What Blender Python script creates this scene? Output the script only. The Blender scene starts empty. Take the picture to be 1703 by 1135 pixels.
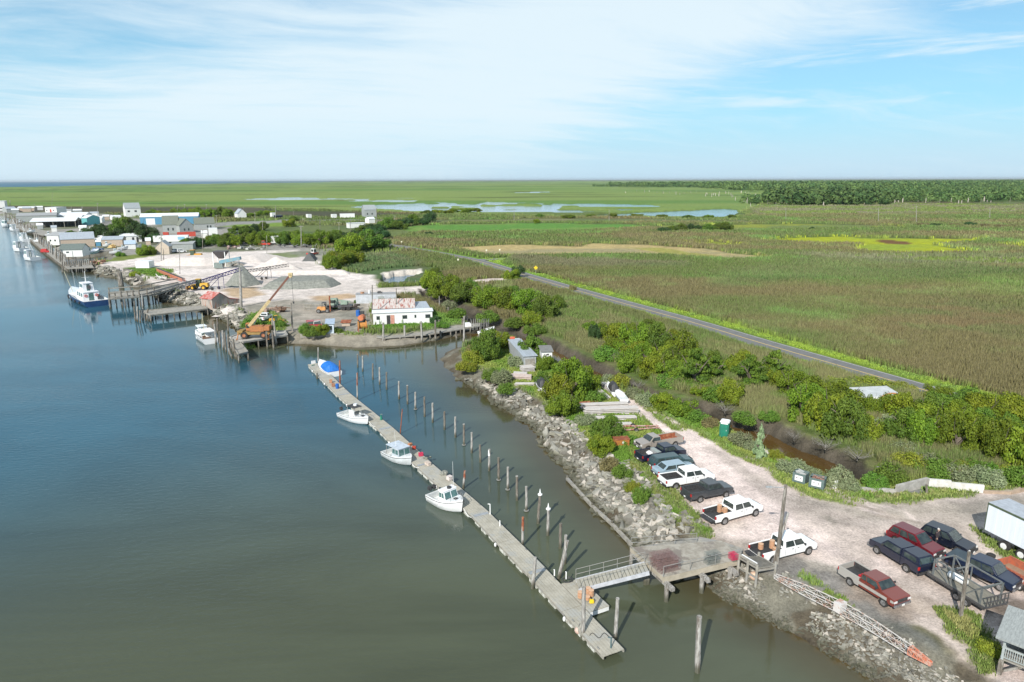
import bpy, bmesh, math, random
import numpy as np
from mathutils import Vector, Matrix
R = math.radians
rng = np.random.default_rng(7)
random.seed(11)
col = bpy.context.scene.collection
sc = bpy.context.scene

# ---------------- camera, sky, sun, exposure ----------------
W0, H0, F0 = 1703, 1135, 1135.0
CAMZ = 35.5
PITCH = math.atan((H0 / 2 - 299.3) / F0)
ROLL = math.atan(5.5 / W0)
cr, sr = math.cos(ROLL), math.sin(ROLL)
cp, sp = math.cos(PITCH), math.sin(PITCH)


def ray(x, y):
 u = (x - W0 / 2) / F0
 v = -(y - H0 / 2) / F0
 u, v = u * cr + v * sr, v * cr - u * sr
 return np.array([u, cp + v * sp, -sp + v * cp])


def P(x, y, z=0.0):
 """where the photo's pixel (x, y) meets the level z"""
 d = ray(x, y)
 t = (z - CAMZ) / min(d[2], -0.0006)
 return Vector((d[0] * t, d[1] * t, z))


cam = bpy.data.objects.new('camera', bpy.data.cameras.new('camera'))
col.objects.link(cam)
right = Vector((cr, -sr * sp, -sr * cp))
up = Vector((sr, cr * sp, cr * cp))
back = right.cross(up)
m = Matrix((right, up, back)).transposed().to_4x4()
m.translation = (0, 0, CAMZ)
cam.matrix_world = m
cam.data.lens = 36 * F0 / W0
cam.data.sensor_width = 36
cam.data.clip_start = 0.5
cam.data.clip_end = 120000
sc.camera = cam

SUN_EL = 35
SUN_DIR = Vector((-0.42 * math.cos(R(SUN_EL)), -0.907 * math.cos(R(SUN_EL)), math.sin(R(SUN_EL)))).normalized()
sun = bpy.data.objects.new('sun', bpy.data.lights.new('sun', 'SUN'))
col.objects.link(sun)
sun.data.energy = 4.7
sun.data.angle = R(0.5)
sun.data.color = (1, 0.955, 0.88)
sun.rotation_euler = SUN_DIR.to_track_quat('Z', 'Y').to_euler()

world = bpy.data.worlds.new('World')
sc.world = world
world.use_nodes = True
nt = world.node_tree
nt.nodes.clear()


def N(nt, typ, ins=None, **kw):
 n = nt.nodes.new(typ)
 for k, v in kw.items():
  setattr(n, k, v)
 for k, v in (ins or {}).items():
  s = n.inputs[k]
  if isinstance(v, bpy.types.NodeSocket):
   nt.links.new(v, s)
  else:
   s.default_value = v
 return n


def MATH(nt, op, a, b=0.0, c=None, clamp=False):
 d = {0: a, 1: b}
 if c is not None:
  d[2] = c
 return N(nt, 'ShaderNodeMath', d, operation=op, use_clamp=clamp).outputs[0]


def SMOOTH(nt, v, lo, hi, a=0.0, b=1.0):
 return N(nt, 'ShaderNodeMapRange', {0: v, 1: lo, 2: hi, 3: a, 4: b}, interpolation_type='SMOOTHSTEP').outputs[0]


def MIX(nt, f, a, b, mode='MIX'):
 n = N(nt, 'ShaderNodeMix', {0: f, 6: a, 7: b}, data_type='RGBA', blend_type=mode)
 return n.outputs[2]


sky = N(nt, 'ShaderNodeTexSky', sky_type='NISHITA', sun_disc=False, sun_elevation=R(SUN_EL),
  sun_rotation=math.atan2(SUN_DIR.x, SUN_DIR.y), altitude=0, air_density=1.0, dust_density=0.6, ozone_density=1.6)
tc = N(nt, 'ShaderNodeTexCoord').outputs['Generated']
sep = N(nt, 'ShaderNodeSeparateXYZ', {0: tc})
zz = MATH(nt, 'MAXIMUM', sep.outputs[2], 0.012)
# high cirrus layer: where the view ray meets a level far above
px = MATH(nt, 'DIVIDE', sep.outputs[0], MATH(nt, 'ADD', zz, 0.10))
py = MATH(nt, 'DIVIDE', sep.outputs[1], MATH(nt, 'ADD', zz, 0.10))
pv = N(nt, 'ShaderNodeCombineXYZ', {0: px, 1: py, 2: 0.0}).outputs[0]
rot = N(nt, 'ShaderNodeMapping', {0: pv, 2: (0, 0, R(-24))}).outputs[0]
warp = N(nt, 'ShaderNodeTexNoise', {'Vector': rot, 'Scale': 0.5, 'Detail': 3.0}).outputs['Color']
rotw = N(nt, 'ShaderNodeVectorMath', {0: rot, 1: N(nt, 'ShaderNodeVectorMath', {0: warp, 3: 1.3}, operation='SCALE').outputs[0]}, operation='ADD').outputs[0]
st = N(nt, 'ShaderNodeMapping', {0: rotw, 3: (0.42, 1.5, 1)}).outputs[0]
n1 = N(nt, 'ShaderNodeTexNoise', {'Vector': st, 'Scale': 1.5, 'Detail': 11.0, 'Roughness': 0.66}).outputs[0]
n2 = N(nt, 'ShaderNodeTexNoise', {'Vector': rot, 'Scale': 0.45, 'Detail': 4.0, 'Roughness': 0.5}).outputs[0]
# broad veil: thick to the upper left, thinning to the right horizon
az = MATH(nt, 'ARCTAN2', sep.outputs[0], sep.outputs[1])
el = MATH(nt, 'ARCSINE', sep.outputs[2])
edge = MATH(nt, 'ADD', MATH(nt, 'MULTIPLY', el, 2.9), MATH(nt, 'MULTIPLY', az, -1.05))
veil = SMOOTH(nt, edge, -0.14, 0.30)
gap = MATH(nt, 'MULTIPLY', SMOOTH(nt, MATH(nt, 'ADD', el, MATH(nt, 'MULTIPLY', az, -0.28)), 0.20, 0.31), SMOOTH(nt, az, 0.35, 0.0))
cov = MATH(nt, 'ADD', MATH(nt, 'MULTIPLY', veil, 0.50), MATH(nt, 'MULTIPLY', MATH(nt, 'SUBTRACT', n2, 0.5), 0.55))
cov = MATH(nt, 'SUBTRACT', cov, MATH(nt, 'MULTIPLY', gap, 0.34))
dens = SMOOTH(nt, MATH(nt, 'ADD', MATH(nt, 'MULTIPLY', n1, 0.95), cov), 0.42, 1.0)
wv = N(nt, 'ShaderNodeMapping', {0: N(nt, 'ShaderNodeCombineXYZ', {0: az, 1: el, 2: 0.0}).outputs[0], 2: (0, 0, R(-11)), 3: (3.2, 34.0, 1)}).outputs[0]
wn = N(nt, 'ShaderNodeTexNoise', {'Vector': wv, 'Scale': 1.0, 'Detail': 8.0, 'Roughness': 0.62, 'Distortion': 0.35}).outputs[0]
wisp = MATH(nt, 'MULTIPLY', SMOOTH(nt, wn, 0.48, 0.68), MATH(nt, 'MULTIPLY', SMOOTH(nt, az, 0.02, 0.42), SMOOTH(nt, el, 0.05, 0.10)))
dens = MATH(nt, 'MAXIMUM', dens, MATH(nt, 'MULTIPLY', wisp, 0.85))
low = SMOOTH(nt, el, 0.0, 0.10)
dens = MATH(nt, 'MULTIPLY', dens, MATH(nt, 'ADD', 0.45, MATH(nt, 'MULTIPLY', low, 0.47)))
skyc = MIX(nt, 1.0, sky.outputs[0], (0.80, 1.06, 1.25, 1), 'MULTIPLY')
hz = SMOOTH(nt, el, 0.42, 0.0)
skyc = MIX(nt, MATH(nt, 'MULTIPLY', hz, 0.7), skyc, (4.1, 8.3, 10.4, 1))
hz2 = SMOOTH(nt, el, 0.10, 0.0)
skyc = MIX(nt, MATH(nt, 'MULTIPLY', hz2, 0.75), skyc, (6.4, 8.1, 9.6, 1))
fin = MIX(nt, dens, skyc, (8.2, 9.5, 10.2, 1))
bg = N(nt, 'ShaderNodeBackground', {0: fin, 1: 0.078})
out = N(nt, 'ShaderNodeOutputWorld', {0: bg.outputs[0]})

sc.view_settings.view_transform = 'Standard'
sc.view_settings.look = 'None'
sc.view_settings.exposure = 0.34
sc.view_settings.gamma = 1.0
sc.view_settings.use_curve_mapping = False
sc.cycles.max_bounces = 6
sc.cycles.diffuse_bounces = 2
sc.cycles.glossy_bounces = 3
sc.cycles.transparent_max_bounces = 8

# ---------------- materials ----------------
MATS = {}


def mat(name, c, rough=0.8, c2=None, scale=2.0, bump=0.0, bscale=None, metal=0.0, spec=0.5, emit=None, detail=5.0, thr=(0.35, 0.65), stretch=None, coat=0.0, c3=None):
 """procedural surface: two (or three) tones mixed by noise, with bump"""
 if name in MATS:
  return MATS[name]
 M = bpy.data.materials.new(name)
 M.use_nodes = True
 t = M.node_tree
 b = t.nodes['Principled BSDF']
 tide = name.startswith(('rock_', 'dark_pile', 'pale_grey_pile'))
 b.inputs['Roughness'].default_value = rough
 b.inputs['Metallic'].default_value = metal
 b.inputs['Specular IOR Level'].default_value = spec
 b.inputs['Coat Weight'].default_value = coat
 co = N(t, 'ShaderNodeTexCoord').outputs['Object']
 if stretch:
  co = N(t, 'ShaderNodeMapping', {0: co, 3: stretch}).outputs[0]
 c = tuple(c) + (1,)
 if c2 is None:
  c2 = tuple(x * 0.78 for x in c[:3])
 c2 = tuple(c2) + (1,)
 n = N(t, 'ShaderNodeTexNoise', {'Vector': co, 'Scale': scale, 'Detail': detail, 'Roughness': 0.65}).outputs[0]
 cc = MIX(t, SMOOTH(t, n, thr[0], thr[1]), c, c2)
 if c3:
  n3 = N(t, 'ShaderNodeTexNoise', {'Vector': co, 'Scale': scale * 0.37, 'Detail': 6.0, 'Roughness': 0.7}).outputs[0]
  cc = MIX(t, SMOOTH(t, n3, 0.5, 0.6), cc, tuple(c3) + (1,))
 if tide:                       # algae and wet mud up to the tide line
  wz = N(t, 'ShaderNodeSeparateXYZ', {0: N(t, 'ShaderNodeNewGeometry').outputs['Position']}).outputs[2]
  wz = MATH(t, 'ADD', wz, MATH(t, 'MULTIPLY', n, 0.5))
  cc = MIX(t, SMOOTH(t, wz, 0.55, 1.15, 0.85, 0.0), cc, (0.055, 0.055, 0.030, 1))
 t.links.new(cc, b.inputs['Base Color'])
 if bump:
  nb = N(t, 'ShaderNodeTexNoise', {'Vector': co, 'Scale': bscale or scale * 4, 'Detail': 4.0}).outputs[0]
  bp = N(t, 'ShaderNodeBump', {'Height': nb, 'Strength': min(1.0, bump), 'Distance': 0.05})
  t.links.new(bp.outputs[0], b.inputs['Normal'])
 if emit:
  b.inputs['Emission Color'].default_value = tuple(emit) + (1,)
 MATS[name] = M
 return M


# ---------------- mesh builder ----------------
def rotz(a):
 return Matrix.Rotation(a, 3, 'Z')


class MB:
 def __init__(s):
  s.v = []
  s.f = []

 def add(s, vs, fs):
  o = len(s.v)
  s.v += [tuple(v) for v in vs]
  s.f += [tuple(i + o for i in f) for f in fs]
  return s

 def box(s, c, d, rz=0, M=None, taper=1.0):
  hx, hy, hz = d[0] / 2, d[1] / 2, d[2] / 2
  vs = []
  for z, k in ((-hz, 1), (hz, taper)):
   for x, y in ((-hx, -hy), (hx, -hy), (hx, hy), (-hx, hy)):
    vs.append(Vector((x * k, y * k, z)))
  if M is None:
   M = rotz(rz)
  c = Vector(c)
  return s.add([M @ v + c for v in vs], [(3, 2, 1, 0), (4, 5, 6, 7), (0, 1, 5, 4), (1, 2, 6, 5), (2, 3, 7, 6), (3, 0, 4, 7)])

 def bar(s, a, b, w, h=None):
  """box beam from a to b"""
  a, b = Vector(a), Vector(b)
  d = b - a
  q = d.to_track_quat('X', 'Z').to_matrix()
  return s.box((a + b) / 2, (d.length, w, h or w), M=q)

 def cyl(s, a, b, r0, r1=None, n=8, caps=True):
  a, b = Vector(a), Vector(b)
  r1 = r0 if r1 is None else r1
  q = (b - a).to_track_quat('Z', 'Y').to_matrix()
  vs = []
  for c, r in ((a, r0), (b, r1)):
   for i in range(n):
    t = 2 * math.pi * i / n
    vs.append(q @ Vector((r * math.cos(t), r * math.sin(t), 0)) + c)
  fs = [(i, (i + 1) % n, n + (i + 1) % n, n + i) for i in range(n)]
  if caps:
   fs += [tuple(range(n - 1, -1, -1)), tuple(range(n, 2 * n))]
  return s.add(vs, fs)

 def tube(s, pts, r, n=5):
  for a, b in zip(pts, pts[1:]):
   s.cyl(a, b, r, r, n)
  return s

 def prism(s, poly, z0, z1, M=None):
  n = len(poly)
  vs = [(x, y, z0) for x, y in poly] + [(x, y, z1) for x, y in poly]
  if M is not None:
   vs = [M @ Vector(v) for v in vs]
  fs = [tuple(range(n - 1, -1, -1)), tuple(range(n, 2 * n))] + [(i, (i + 1) % n, n + (i + 1) % n, n + i) for i in range(n)]
  return s.add(vs, fs)

 def side(s, poly, y0, y1, k=1.0):
  """polygon in the x-z plane extruded along y"""
  n = len(poly)
  vs = [(x, y0, z) for x, z in poly] + [(x, y1, z) for x, z in poly]
  fs = [tuple(range(n)), tuple(range(2 * n - 1, n - 1, -1))] + [((i + 1) % n, i, n + i, n + (i + 1) % n) for i in range(n)]
  return s.add(vs, fs)

 def loft(s, rings, closed=True, cap=True):
  n = len(rings[0])
  vs = [v for r in rings for v in r]
  fs = []
  for k in range(len(rings) - 1):
   for i in range(n if closed else n - 1):
    j = (i + 1) % n
    fs.append((k * n + i, k * n + j, (k + 1) * n + j, (k + 1) * n + i))
  if cap:
   fs += [tuple(range(n - 1, -1, -1)), tuple(range((len(rings) - 1) * n, len(rings) * n))]
  return s.add(vs, fs)

 def ball(s, c, r, n=8, m=5, sq=1.0):
  rings = []
  for j in range(1, m):
   t = math.pi * j / m
   rings.append([(c[0] + r * math.sin(t) * math.cos(2 * math.pi * i / n), c[1] + r * math.sin(t) * math.sin(2 * math.pi * i / n), c[2] - r * sq * math.cos(t)) for i in range(n)])
  return s.loft(rings)

 def mesh(s, name, mt, smooth=False, bevel=0.0):
  me = bpy.data.meshes.new(name)
  me.from_pydata(s.v, [], s.f)
  bm = bmesh.new()
  bm.from_mesh(me)
  if bevel:
   bmesh.ops.remove_doubles(bm, verts=bm.verts, dist=1e-4)
   es = [e for e in bm.edges if len(e.link_faces) == 2 and e.calc_face_angle(0) > R(25)]
   bmesh.ops.bevel(bm, geom=es, offset=bevel, segments=2, affect='EDGES', clamp_overlap=True)
  bmesh.ops.recalc_face_normals(bm, faces=bm.faces)
  bm.to_mesh(me)
  bm.free()
  if smooth:
   me.polygons.foreach_set('use_smooth', [True] * len(me.polygons))
  me.materials.append(mt)
  return me

 def build(s, name, mt, parent=None, smooth=False, bevel=0.0, loc=None, rz=0.0):
  o = bpy.data.objects.new(name, s.mesh(name, mt, smooth, bevel))
  col.objects.link(o)
  if parent is not None:
   o.parent = parent
  if loc is not None:
   o.location = loc
   o.rotation_euler = (0, 0, rz)
  return o


def tag(o, label=None, cat=None, group=None, kind=None):
 if label:
  o['label'] = label
 if cat:
  o['category'] = cat
 if group:
  o['group'] = group
 if kind:
  o['kind'] = kind
 return o


def thing(name, label, cat, loc, rz=0.0, group=None):
 o = bpy.data.objects.new(name, None)
 o.empty_display_size = 0.2
 col.objects.link(o)
 o.location = loc
 o.rotation_euler = (0, 0, rz)
 return tag(o, label, cat, group)


KIDS = {}


def kids(o):
 return [c for c in bpy.data.objects if c.parent == o]


def copy_tree(o, label, loc, rz=None, group=None, scale=None, kl=None):
 if o.name not in KIDS:
  KIDS[o.name] = kids(o)
 c = o.copy()
 col.objects.link(c)
 c.location = loc
 if rz is not None:
  c.rotation_euler = (0, 0, rz)
 c['label'] = label
 if group:
  c['group'] = group
 if scale is not None:
  c.scale = scale if isinstance(scale, (tuple, list)) else (scale,) * 3
 for ch in KIDS[o.name]:
  d = ch.copy()
  col.objects.link(d)
  d.parent = c
  if ch.name not in KIDS:
   KIDS[ch.name] = kids(ch)
  for g in KIDS[ch.name]:
   e = g.copy()
   col.objects.link(e)
   e.parent = d
 return c


ORD = ['first', 'second', 'third', 'fourth', 'fifth', 'sixth', 'seventh', 'eighth', 'ninth', 'tenth', 'eleventh', 'twelfth',
  'thirteenth', 'fourteenth', 'fifteenth', 'sixteenth', 'seventeenth', 'eighteenth', 'nineteenth', 'twentieth']


def ordn(i):
 if i < 20:
  return ORD[i]
 t = ['twenty', 'thirty', 'forty', 'fifty', 'sixty', 'seventy', 'eighty', 'ninety'][(i + 1) // 10 - 2]
 u = (i + 1) % 10
 return t + '-' + ORD[u - 1] if u else {'twenty': 'twentieth'}.get(t, t[:-1] + 'ieth')


def numpy_mesh(name, verts, faces, mt, cols=None, smooth=False, attr='tint'):
 """verts (n,3), faces (m,k) all of one size"""
 me = bpy.data.meshes.new(name)
 k = faces.shape[1]
 me.vertices.add(len(verts))
 me.vertices.foreach_set('co', np.ascontiguousarray(verts, dtype=np.float32).ravel())
 me.loops.add(faces.size)
 me.loops.foreach_set('vertex_index', np.ascontiguousarray(faces, dtype=np.int32).ravel())
 me.polygons.add(len(faces))
 me.polygons.foreach_set('loop_start', np.arange(0, faces.size, k, dtype=np.int32))
 me.update(calc_edges=True)
 if smooth:
  me.polygons.foreach_set('use_smooth', np.ones(len(faces), dtype=bool))
 for nm, arr in (cols or {}).items():
  a = me.attributes.new(nm, 'FLOAT_COLOR', 'POINT')
  full = np.ones((len(verts), 4), dtype=np.float32)
  full[:, :arr.shape[1]] = arr
  a.data.foreach_set('color', full.ravel())
 me.materials.append(mt)
 me.validate()
 return me


def link(name, me, parent=None):
 o = bpy.data.objects.new(name, me)
 col.objects.link(o)
 if parent is not None:
  o.parent = parent
 return o
# ---------------- terrain ----------------
G = 1.8                                    # level of the land; water is 0


def vnoise(x, y, s, seed=0):
 """value noise in [0,1], cell size s metres"""
 x = x / s + seed * 17.3
 y = y / s + seed * 9.1
 xi, yi = np.floor(x), np.floor(y)
 fx, fy = x - xi, y - yi
 fx, fy = fx * fx * (3 - 2 * fx), fy * fy * (3 - 2 * fy)

 def h(a, b):
  n = np.sin(a * 127.1 + b * 311.7 + seed * 74.7) * 43758.5453
  return n - np.floor(n)
 return (h(xi, yi) * (1 - fx) + h(xi + 1, yi) * fx) * (1 - fy) + (h(xi, yi + 1) * (1 - fx) + h(xi + 1, yi + 1) * fx) * fy


def fnoise(x, y, s, seed=0, o=3):
 a, t, w = 0, 0, 1.0
 for i in range(o):
  a = a + w * vnoise(x, y, s / 2 ** i, seed + i)
  t += w
  w *= 0.55
 return a / t


def wpoly(px, z=G):
 return np.array([P(x, y, z)[:2] for x, y in px])


def sdist(X, Y, poly, closed=True, cull=None):
 """signed distance, positive inside"""
 d2 = np.full(X.shape, 1e12)
 ins = np.zeros(X.shape, bool)
 n = len(poly)
 for i in range(n if closed else n - 1):
  ax, ay = poly[i]
  bx, by = poly[(i + 1) % n]
  ex, ey = bx - ax, by - ay
  t = np.clip(((X - ax) * ex + (Y - ay) * ey) / (ex * ex + ey * ey + 1e-9), 0, 1)
  d2 = np.minimum(d2, (X - ax - t * ex) ** 2 + (Y - ay - t * ey) ** 2)
  if closed:
   cnd = ((ay > Y) != (by > Y)) & (X < ex * (Y - ay) / (ey if abs(ey) > 1e-9 else 1e-9) + ax)
   ins ^= cnd
 d = np.sqrt(d2)
 return np.where(ins, d, -d) if closed else d


RIVER = wpoly([(1560, 1400), (1560, 1180), (1480, 1145), (1430, 1120), (1375, 1090), (1340, 1068), (1290, 1042), (1230, 1010), (1190, 985), (1172, 966),
    (1130, 945), (1090, 925), (1052, 905), (1020, 868), (985, 835), (956, 803), (950, 790), (930, 768), (905, 745), (888, 715), (860, 690),
    (822, 668), (795, 648), (760, 628), (740, 610), (733, 598), (742, 588), (765, 579), (790, 573), (812, 565), (832, 558), (822, 552), (800, 553), (770, 557), (720, 567), (660, 575),
    (600, 578), (540, 575), (500, 572), (470, 571), (440, 575), (410, 560), (392, 545), (370, 532), (340, 522), (315, 510), (290, 505),
    (268, 501), (256, 490), (240, 484), (222, 478), (213, 470), (195, 462), (165, 460), (152, 452), (135, 442), (170, 438), (175, 425), (150, 428),
    (120, 430), (100, 422), (85, 408), (70, 395), (50, 381), (30, 371), (15, 363), (0, 358), (-60, 351), (-600, 345), (-2500, 400), (-2500, 1400)], 0)
CREEK = wpoly([(806, 566), (850, 562), (895, 592), (925, 610), (960, 620), (1040, 652), (1100, 673), (1160, 697), (1200, 714), (1250, 742), (1300, 768), (1350, 793),
    (1400, 809), (1440, 811), (1457, 800), (1440, 776), (1400, 755), (1340, 731), (1290, 708), (1230, 697), (1190, 674), (1140, 668), (1090, 655),
    (1060, 640), (1010, 611), (975, 598), (930, 573), (890, 557), (850, 542), (820, 530), (770, 507), (720, 487), (695, 484), (700, 497), (730, 513), (760, 531), (785, 549)], 1.0)
CHAN = wpoly([(830, 560), (870, 570), (885, 588), (905, 600), (940, 606), (1000, 628), (1060, 652), (1110, 671), (1165, 693), (1205, 710), (1250, 733), (1300, 755), (1350, 782), (1400, 803), (1440, 807),
    (1450, 796), (1415, 778), (1380, 767), (1330, 748), (1280, 725), (1230, 711), (1180, 692), (1150, 683), (1090, 657), (1040, 637), (960, 600), (940, 588), (915, 575), (890, 568), (850, 560)], 0)
PONDS = [wpoly(p, 0) for p in (
 [(632, 474), (638, 464), (655, 460), (690, 457), (700, 462), (678, 470), (672, 477), (645, 478)],
 [(400, 331), (480, 328), (560, 330), (620, 331), (690, 329), (700, 332), (690, 338), (600, 337), (540, 335), (470, 334), (410, 334)],
 [(560, 345), (620, 341), (690, 338), (730, 336), (790, 340), (800, 335), (860, 337), (950, 339), (1040, 339), (1100, 342), (1112, 347), (1050, 352), (960, 356), (860, 356), (760, 354), (700, 354), (620, 349)],
 [(975, 359), (1070, 353), (1150, 350), (1205, 347), (1232, 349), (1240, 360), (1200, 363), (1100, 362), (1000, 361)],
 [(850, 320), (915, 319), (920, 321), (860, 322)], [(470, 324.5), (485, 324), (490, 325.5), (475, 326)])]
BAY = wpoly([(-1200, 314), (0, 311.5), (130, 309.5), (250, 307.3), (400, 305.2), (540, 303.6), (545, 302.2), (200, 303.1), (-1200, 307.6)], 0)
BAY[-3:] = BAY[-3:] * 1.0


def height(X, Y):
 r = np.hypot(X, Y)
 wob = (fnoise(X, Y, 3.0, 3) - 0.5) * 1.6 + (fnoise(X, Y, 0.9, 5) - 0.5) * 0.7
 d = -sdist(X, Y, RIVER) + wob                   # positive = land
 z = np.where(d > 0, G * np.clip(d / 4.6, 0, 1) ** 0.8, np.maximum(d * 0.35, -2.0))
 c = sdist(X, Y, CREEK) + wob * 0.8
 ch = sdist(X, Y, CHAN) + wob * 0.5
 zm = 0.42 - np.clip(ch + 1.6, 0, 3.2) * 0.3
 z = np.minimum(z, np.where(c > 0, G + (zm - G) * np.clip(c / 1.6, 0, 1), 9))
 for i, p in enumerate(PONDS):
  big = 1.0 if i == 0 else 14.0
  e = sdist(X, Y, p) + (fnoise(X, Y, big * 3, 8) - 0.5) * big * 1.8
  if i in (1, 2):
   e = np.minimum(e, (0.645 - fnoise(X / 2.5, Y, 34, 21 + i, 4)) * 150)
  z = np.minimum(z, np.where(e > 0, G + (-0.5 - G) * np.clip(e / (0.4 * big), 0, 1), 9))
 e = sdist(X, Y, BAY) + (fnoise(X, Y, 500, 9) - 0.5) * 500
 z = np.minimum(z, np.where(e > 0, -1.0, 9))
 bayfar = (np.arctan2(X, Y) < -0.14) & (r > 26000)
 z = np.where(bayfar, -1.0, z)
 lumps = (fnoise(X, Y, 7, 12) - 0.5) * 0.22 + (fnoise(X, Y, 1.6, 13) - 0.5) * 0.10
 return z + np.where(z > 0.15, lumps * np.clip((z - 0.1) / 0.8, 0.15, 1), 0), d, c, ch


def polar(daz, azlim, deps):
 az = np.arange(-azlim, azlim + daz / 2, daz)
 rr = CAMZ / np.tan(np.radians(deps))
 A, Rr = np.meshgrid(np.radians(az), rr)
 return Rr * np.sin(A), Rr * np.cos(A)


deps = np.concatenate([np.arange(52, 20, -0.12), np.arange(20, 3, -0.075), np.arange(3, 0.6, -0.045), np.arange(0.6, 0.06, -0.02), [0.05, 0.035]])
GX, GY = polar(0.09, 41.5, deps)
# coarse skirts left and right so the ground goes on beyond the frame
GZ, DR, DC, DCH = height(GX, GY)


def grid_faces(h, w):
 i = np.arange((h - 1) * w).reshape(h - 1, w)[:, :-1].ravel()
 return np.stack([i, i + 1, i + w + 1, i + w], 1)


# ---- ground cover: colour per point, laid down from broad to fine ----
COL = np.zeros(GX.shape + (3,))
REED = np.zeros(GX.shape)
TUFT = np.zeros(GX.shape)
RAD = np.hypot(GX, GY)
nA = fnoise(GX, GY, 60, 31, 4)
nB = fnoise(GX, GY, 18, 37, 4)
nC = fnoise(GX / 6, GY, 35, 41, 4)


def lerp(a, b, t):
 return np.array(a) + (np.array(b) - np.array(a)) * t[..., None]


def ss(v, a, b):
 t = np.clip((v - a) / (b - a), 0, 1)
 return t * t * (3 - 2 * t)


reedc = lerp((0.080, 0.116, 0.032), (0.120, 0.108, 0.048), ss(0.5 * nA + 0.5 * nC, 0.42, 0.62))
reedc = reedc + (lerp((0, 0, 0), (0.015, 0.05, 0.01), ss(nB, 0.55, 0.75)))
COL[:] = reedc
REED[:] = 1
# far salt marsh
nF = fnoise(GX / 5, GY, 220, 51, 5)
far = ss(RAD, 800, 840) * 1.0
farc = lerp((0.105, 0.190, 0.040), (0.175, 0.235, 0.060), ss(nF, 0.35, 0.6))
farc = farc * (1 - 0.45 * ss(fnoise(GX / 7, GY, 70, 56, 4), 0.60, 0.72))[..., None]
farb = sdist(GX, GY, wpoly([(-300, 352), (0, 342), (200, 346), (420, 346), (520, 349), (700, 356), (980, 361), (1230, 364), (1245, 352), (1300, 325), (2400, 320), (2600, 297.5), (850, 301.8), (-700, 306)]))
wF = ss(farb + (nB - .5) * 40, -6, 6)
COL = COL * (1 - wF[..., None]) + farc * wF[..., None]
REED *= (1 - wF)


def paint(px, c, soft=1.0, wob=3.0, ws=5.0, c2=None, cs=8.0, reed=0.0, tuft=0.0, z=G, amt=1.0, line=None, st=1.0):
 """lay a cover down inside a traced outline, or along a line of the given half width"""
 global COL, REED, TUFT
 pl = wpoly(px, z)
 if line is None:
  e = sdist(GX, GY, pl)
 else:
  e = line - sdist(GX, GY, pl, closed=False)
 e = e + (fnoise(GX, GY, ws, len(px) * 3 + 1) - 0.5) * wob
 w = ss(e, -soft, soft) * amt
 cc = np.array(c) if c2 is None else lerp(c, c2, ss(fnoise(GX / st, GY, cs, int(px[0][0]) % 97, 4), 0.4, 0.62))
 COL = COL * (1 - w[..., None]) + cc * w[..., None]
 REED = REED * (1 - w) + reed * w
 TUFT = TUFT * (1 - w) + tuft * w


SHELL, SHELL2 = (0.66, 0.55, 0.50), (0.53, 0.445, 0.39)
GRASS, GRASS2 = (0.085, 0.155, 0.022), (0.155, 0.19, 0.045)
GRAV = (0.22, 0.215, 0.195)
DIRT = (0.27, 0.235, 0.185)
MUD = (0.062, 0.054, 0.040)
# dark scrub belt behind the town, and the town's ground
paint([(-300, 350), (0, 341.5), (200, 345), (420, 345), (470, 351), (640, 354), (700, 358), (560, 362), (200, 356), (0, 352), (-300, 362)], (0.062, 0.066, 0.034), 8, 20, 60, (0.085, 0.075, 0.045), 60)
paint([(-400, 356), (0, 352), (150, 353), (260, 365), (340, 372), (420, 372), (440, 392), (560, 418), (300, 425), (165, 436), (60, 415), (-400, 420)], (0.28, 0.265, 0.24), 4, 12, 20, (0.15, 0.16, 0.10), 25, tuft=0.2)
paint([(370, 372), (560, 376), (640, 378), (700, 386), (640, 400), (520, 395), (430, 392)], (0.085, 0.12, 0.04), 4, 12, 20, (0.12, 0.15, 0.05), 25, tuft=0.5)
paint([(360, 372), (480, 369), (500, 375), (440, 378), (370, 377)], (0.16, 0.24, 0.04), 2, 5, 20)
paint([(330, 378), (420, 373), (500, 369), (640, 369), (640, 366), (480, 366), (330, 372)], (0.25, 0.245, 0.23), 2, 5, 20)
# fields beyond the road
paint([(650, 380), (700, 375), (900, 371), (1050, 374), (1100, 377), (1020, 382), (950, 386), (800, 387), (700, 387)], (0.095, 0.215, 0.035), 2, 8, 30, (0.15, 0.235, 0.05), 30, tuft=0.3)
paint([(560, 372), (760, 366), (1000, 364), (1240, 367), (1240, 371), (1000, 369.5), (760, 371), (600, 378)], (0.17, 0.17, 0.075), 3, 14, 30, (0.11, 0.14, 0.05), 30, tuft=0.4)
paint([(749, 412), (850, 407), (965, 410), (985, 405), (1060, 407), (1170, 414), (1290, 431), (1220, 434), (1130, 428), (1060, 425), (900, 427), (840, 428), (790, 424)], (0.40, 0.31, 0.14), 2, 6, 14, (0.28, 0.245, 0.13), 14, tuft=0.5, st=3)
paint([(1040, 412), (1100, 413), (1180, 424), (1240, 431), (1200, 432), (1120, 424)], (0.24, 0.25, 0.04), 1.5, 5, 12, amt=0.7)
paint([(1262, 400), (1320, 396), (1392, 394.5), (1519, 398), (1640, 397), (1600, 405), (1551, 408), (1630, 420), (1600, 423), (1487, 423), (1408, 416), (1440, 408), (1328, 405)], (0.30, 0.33, 0.015), 2, 9, 14, (0.23, 0.29, 0.03), 16, tuft=0.5, st=4)
paint([(1450, 399.5), (1480, 399.5), (1522, 404), (1510, 407), (1470, 405)], (0.14, 0.07, 0.025), 1.0, 3, 8)
paint([(1650, 408), (1720, 404), (1760, 410), (1700, 414)], (0.2, 0.23, 0.03), 2, 6, 14, amt=0.8)
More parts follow.
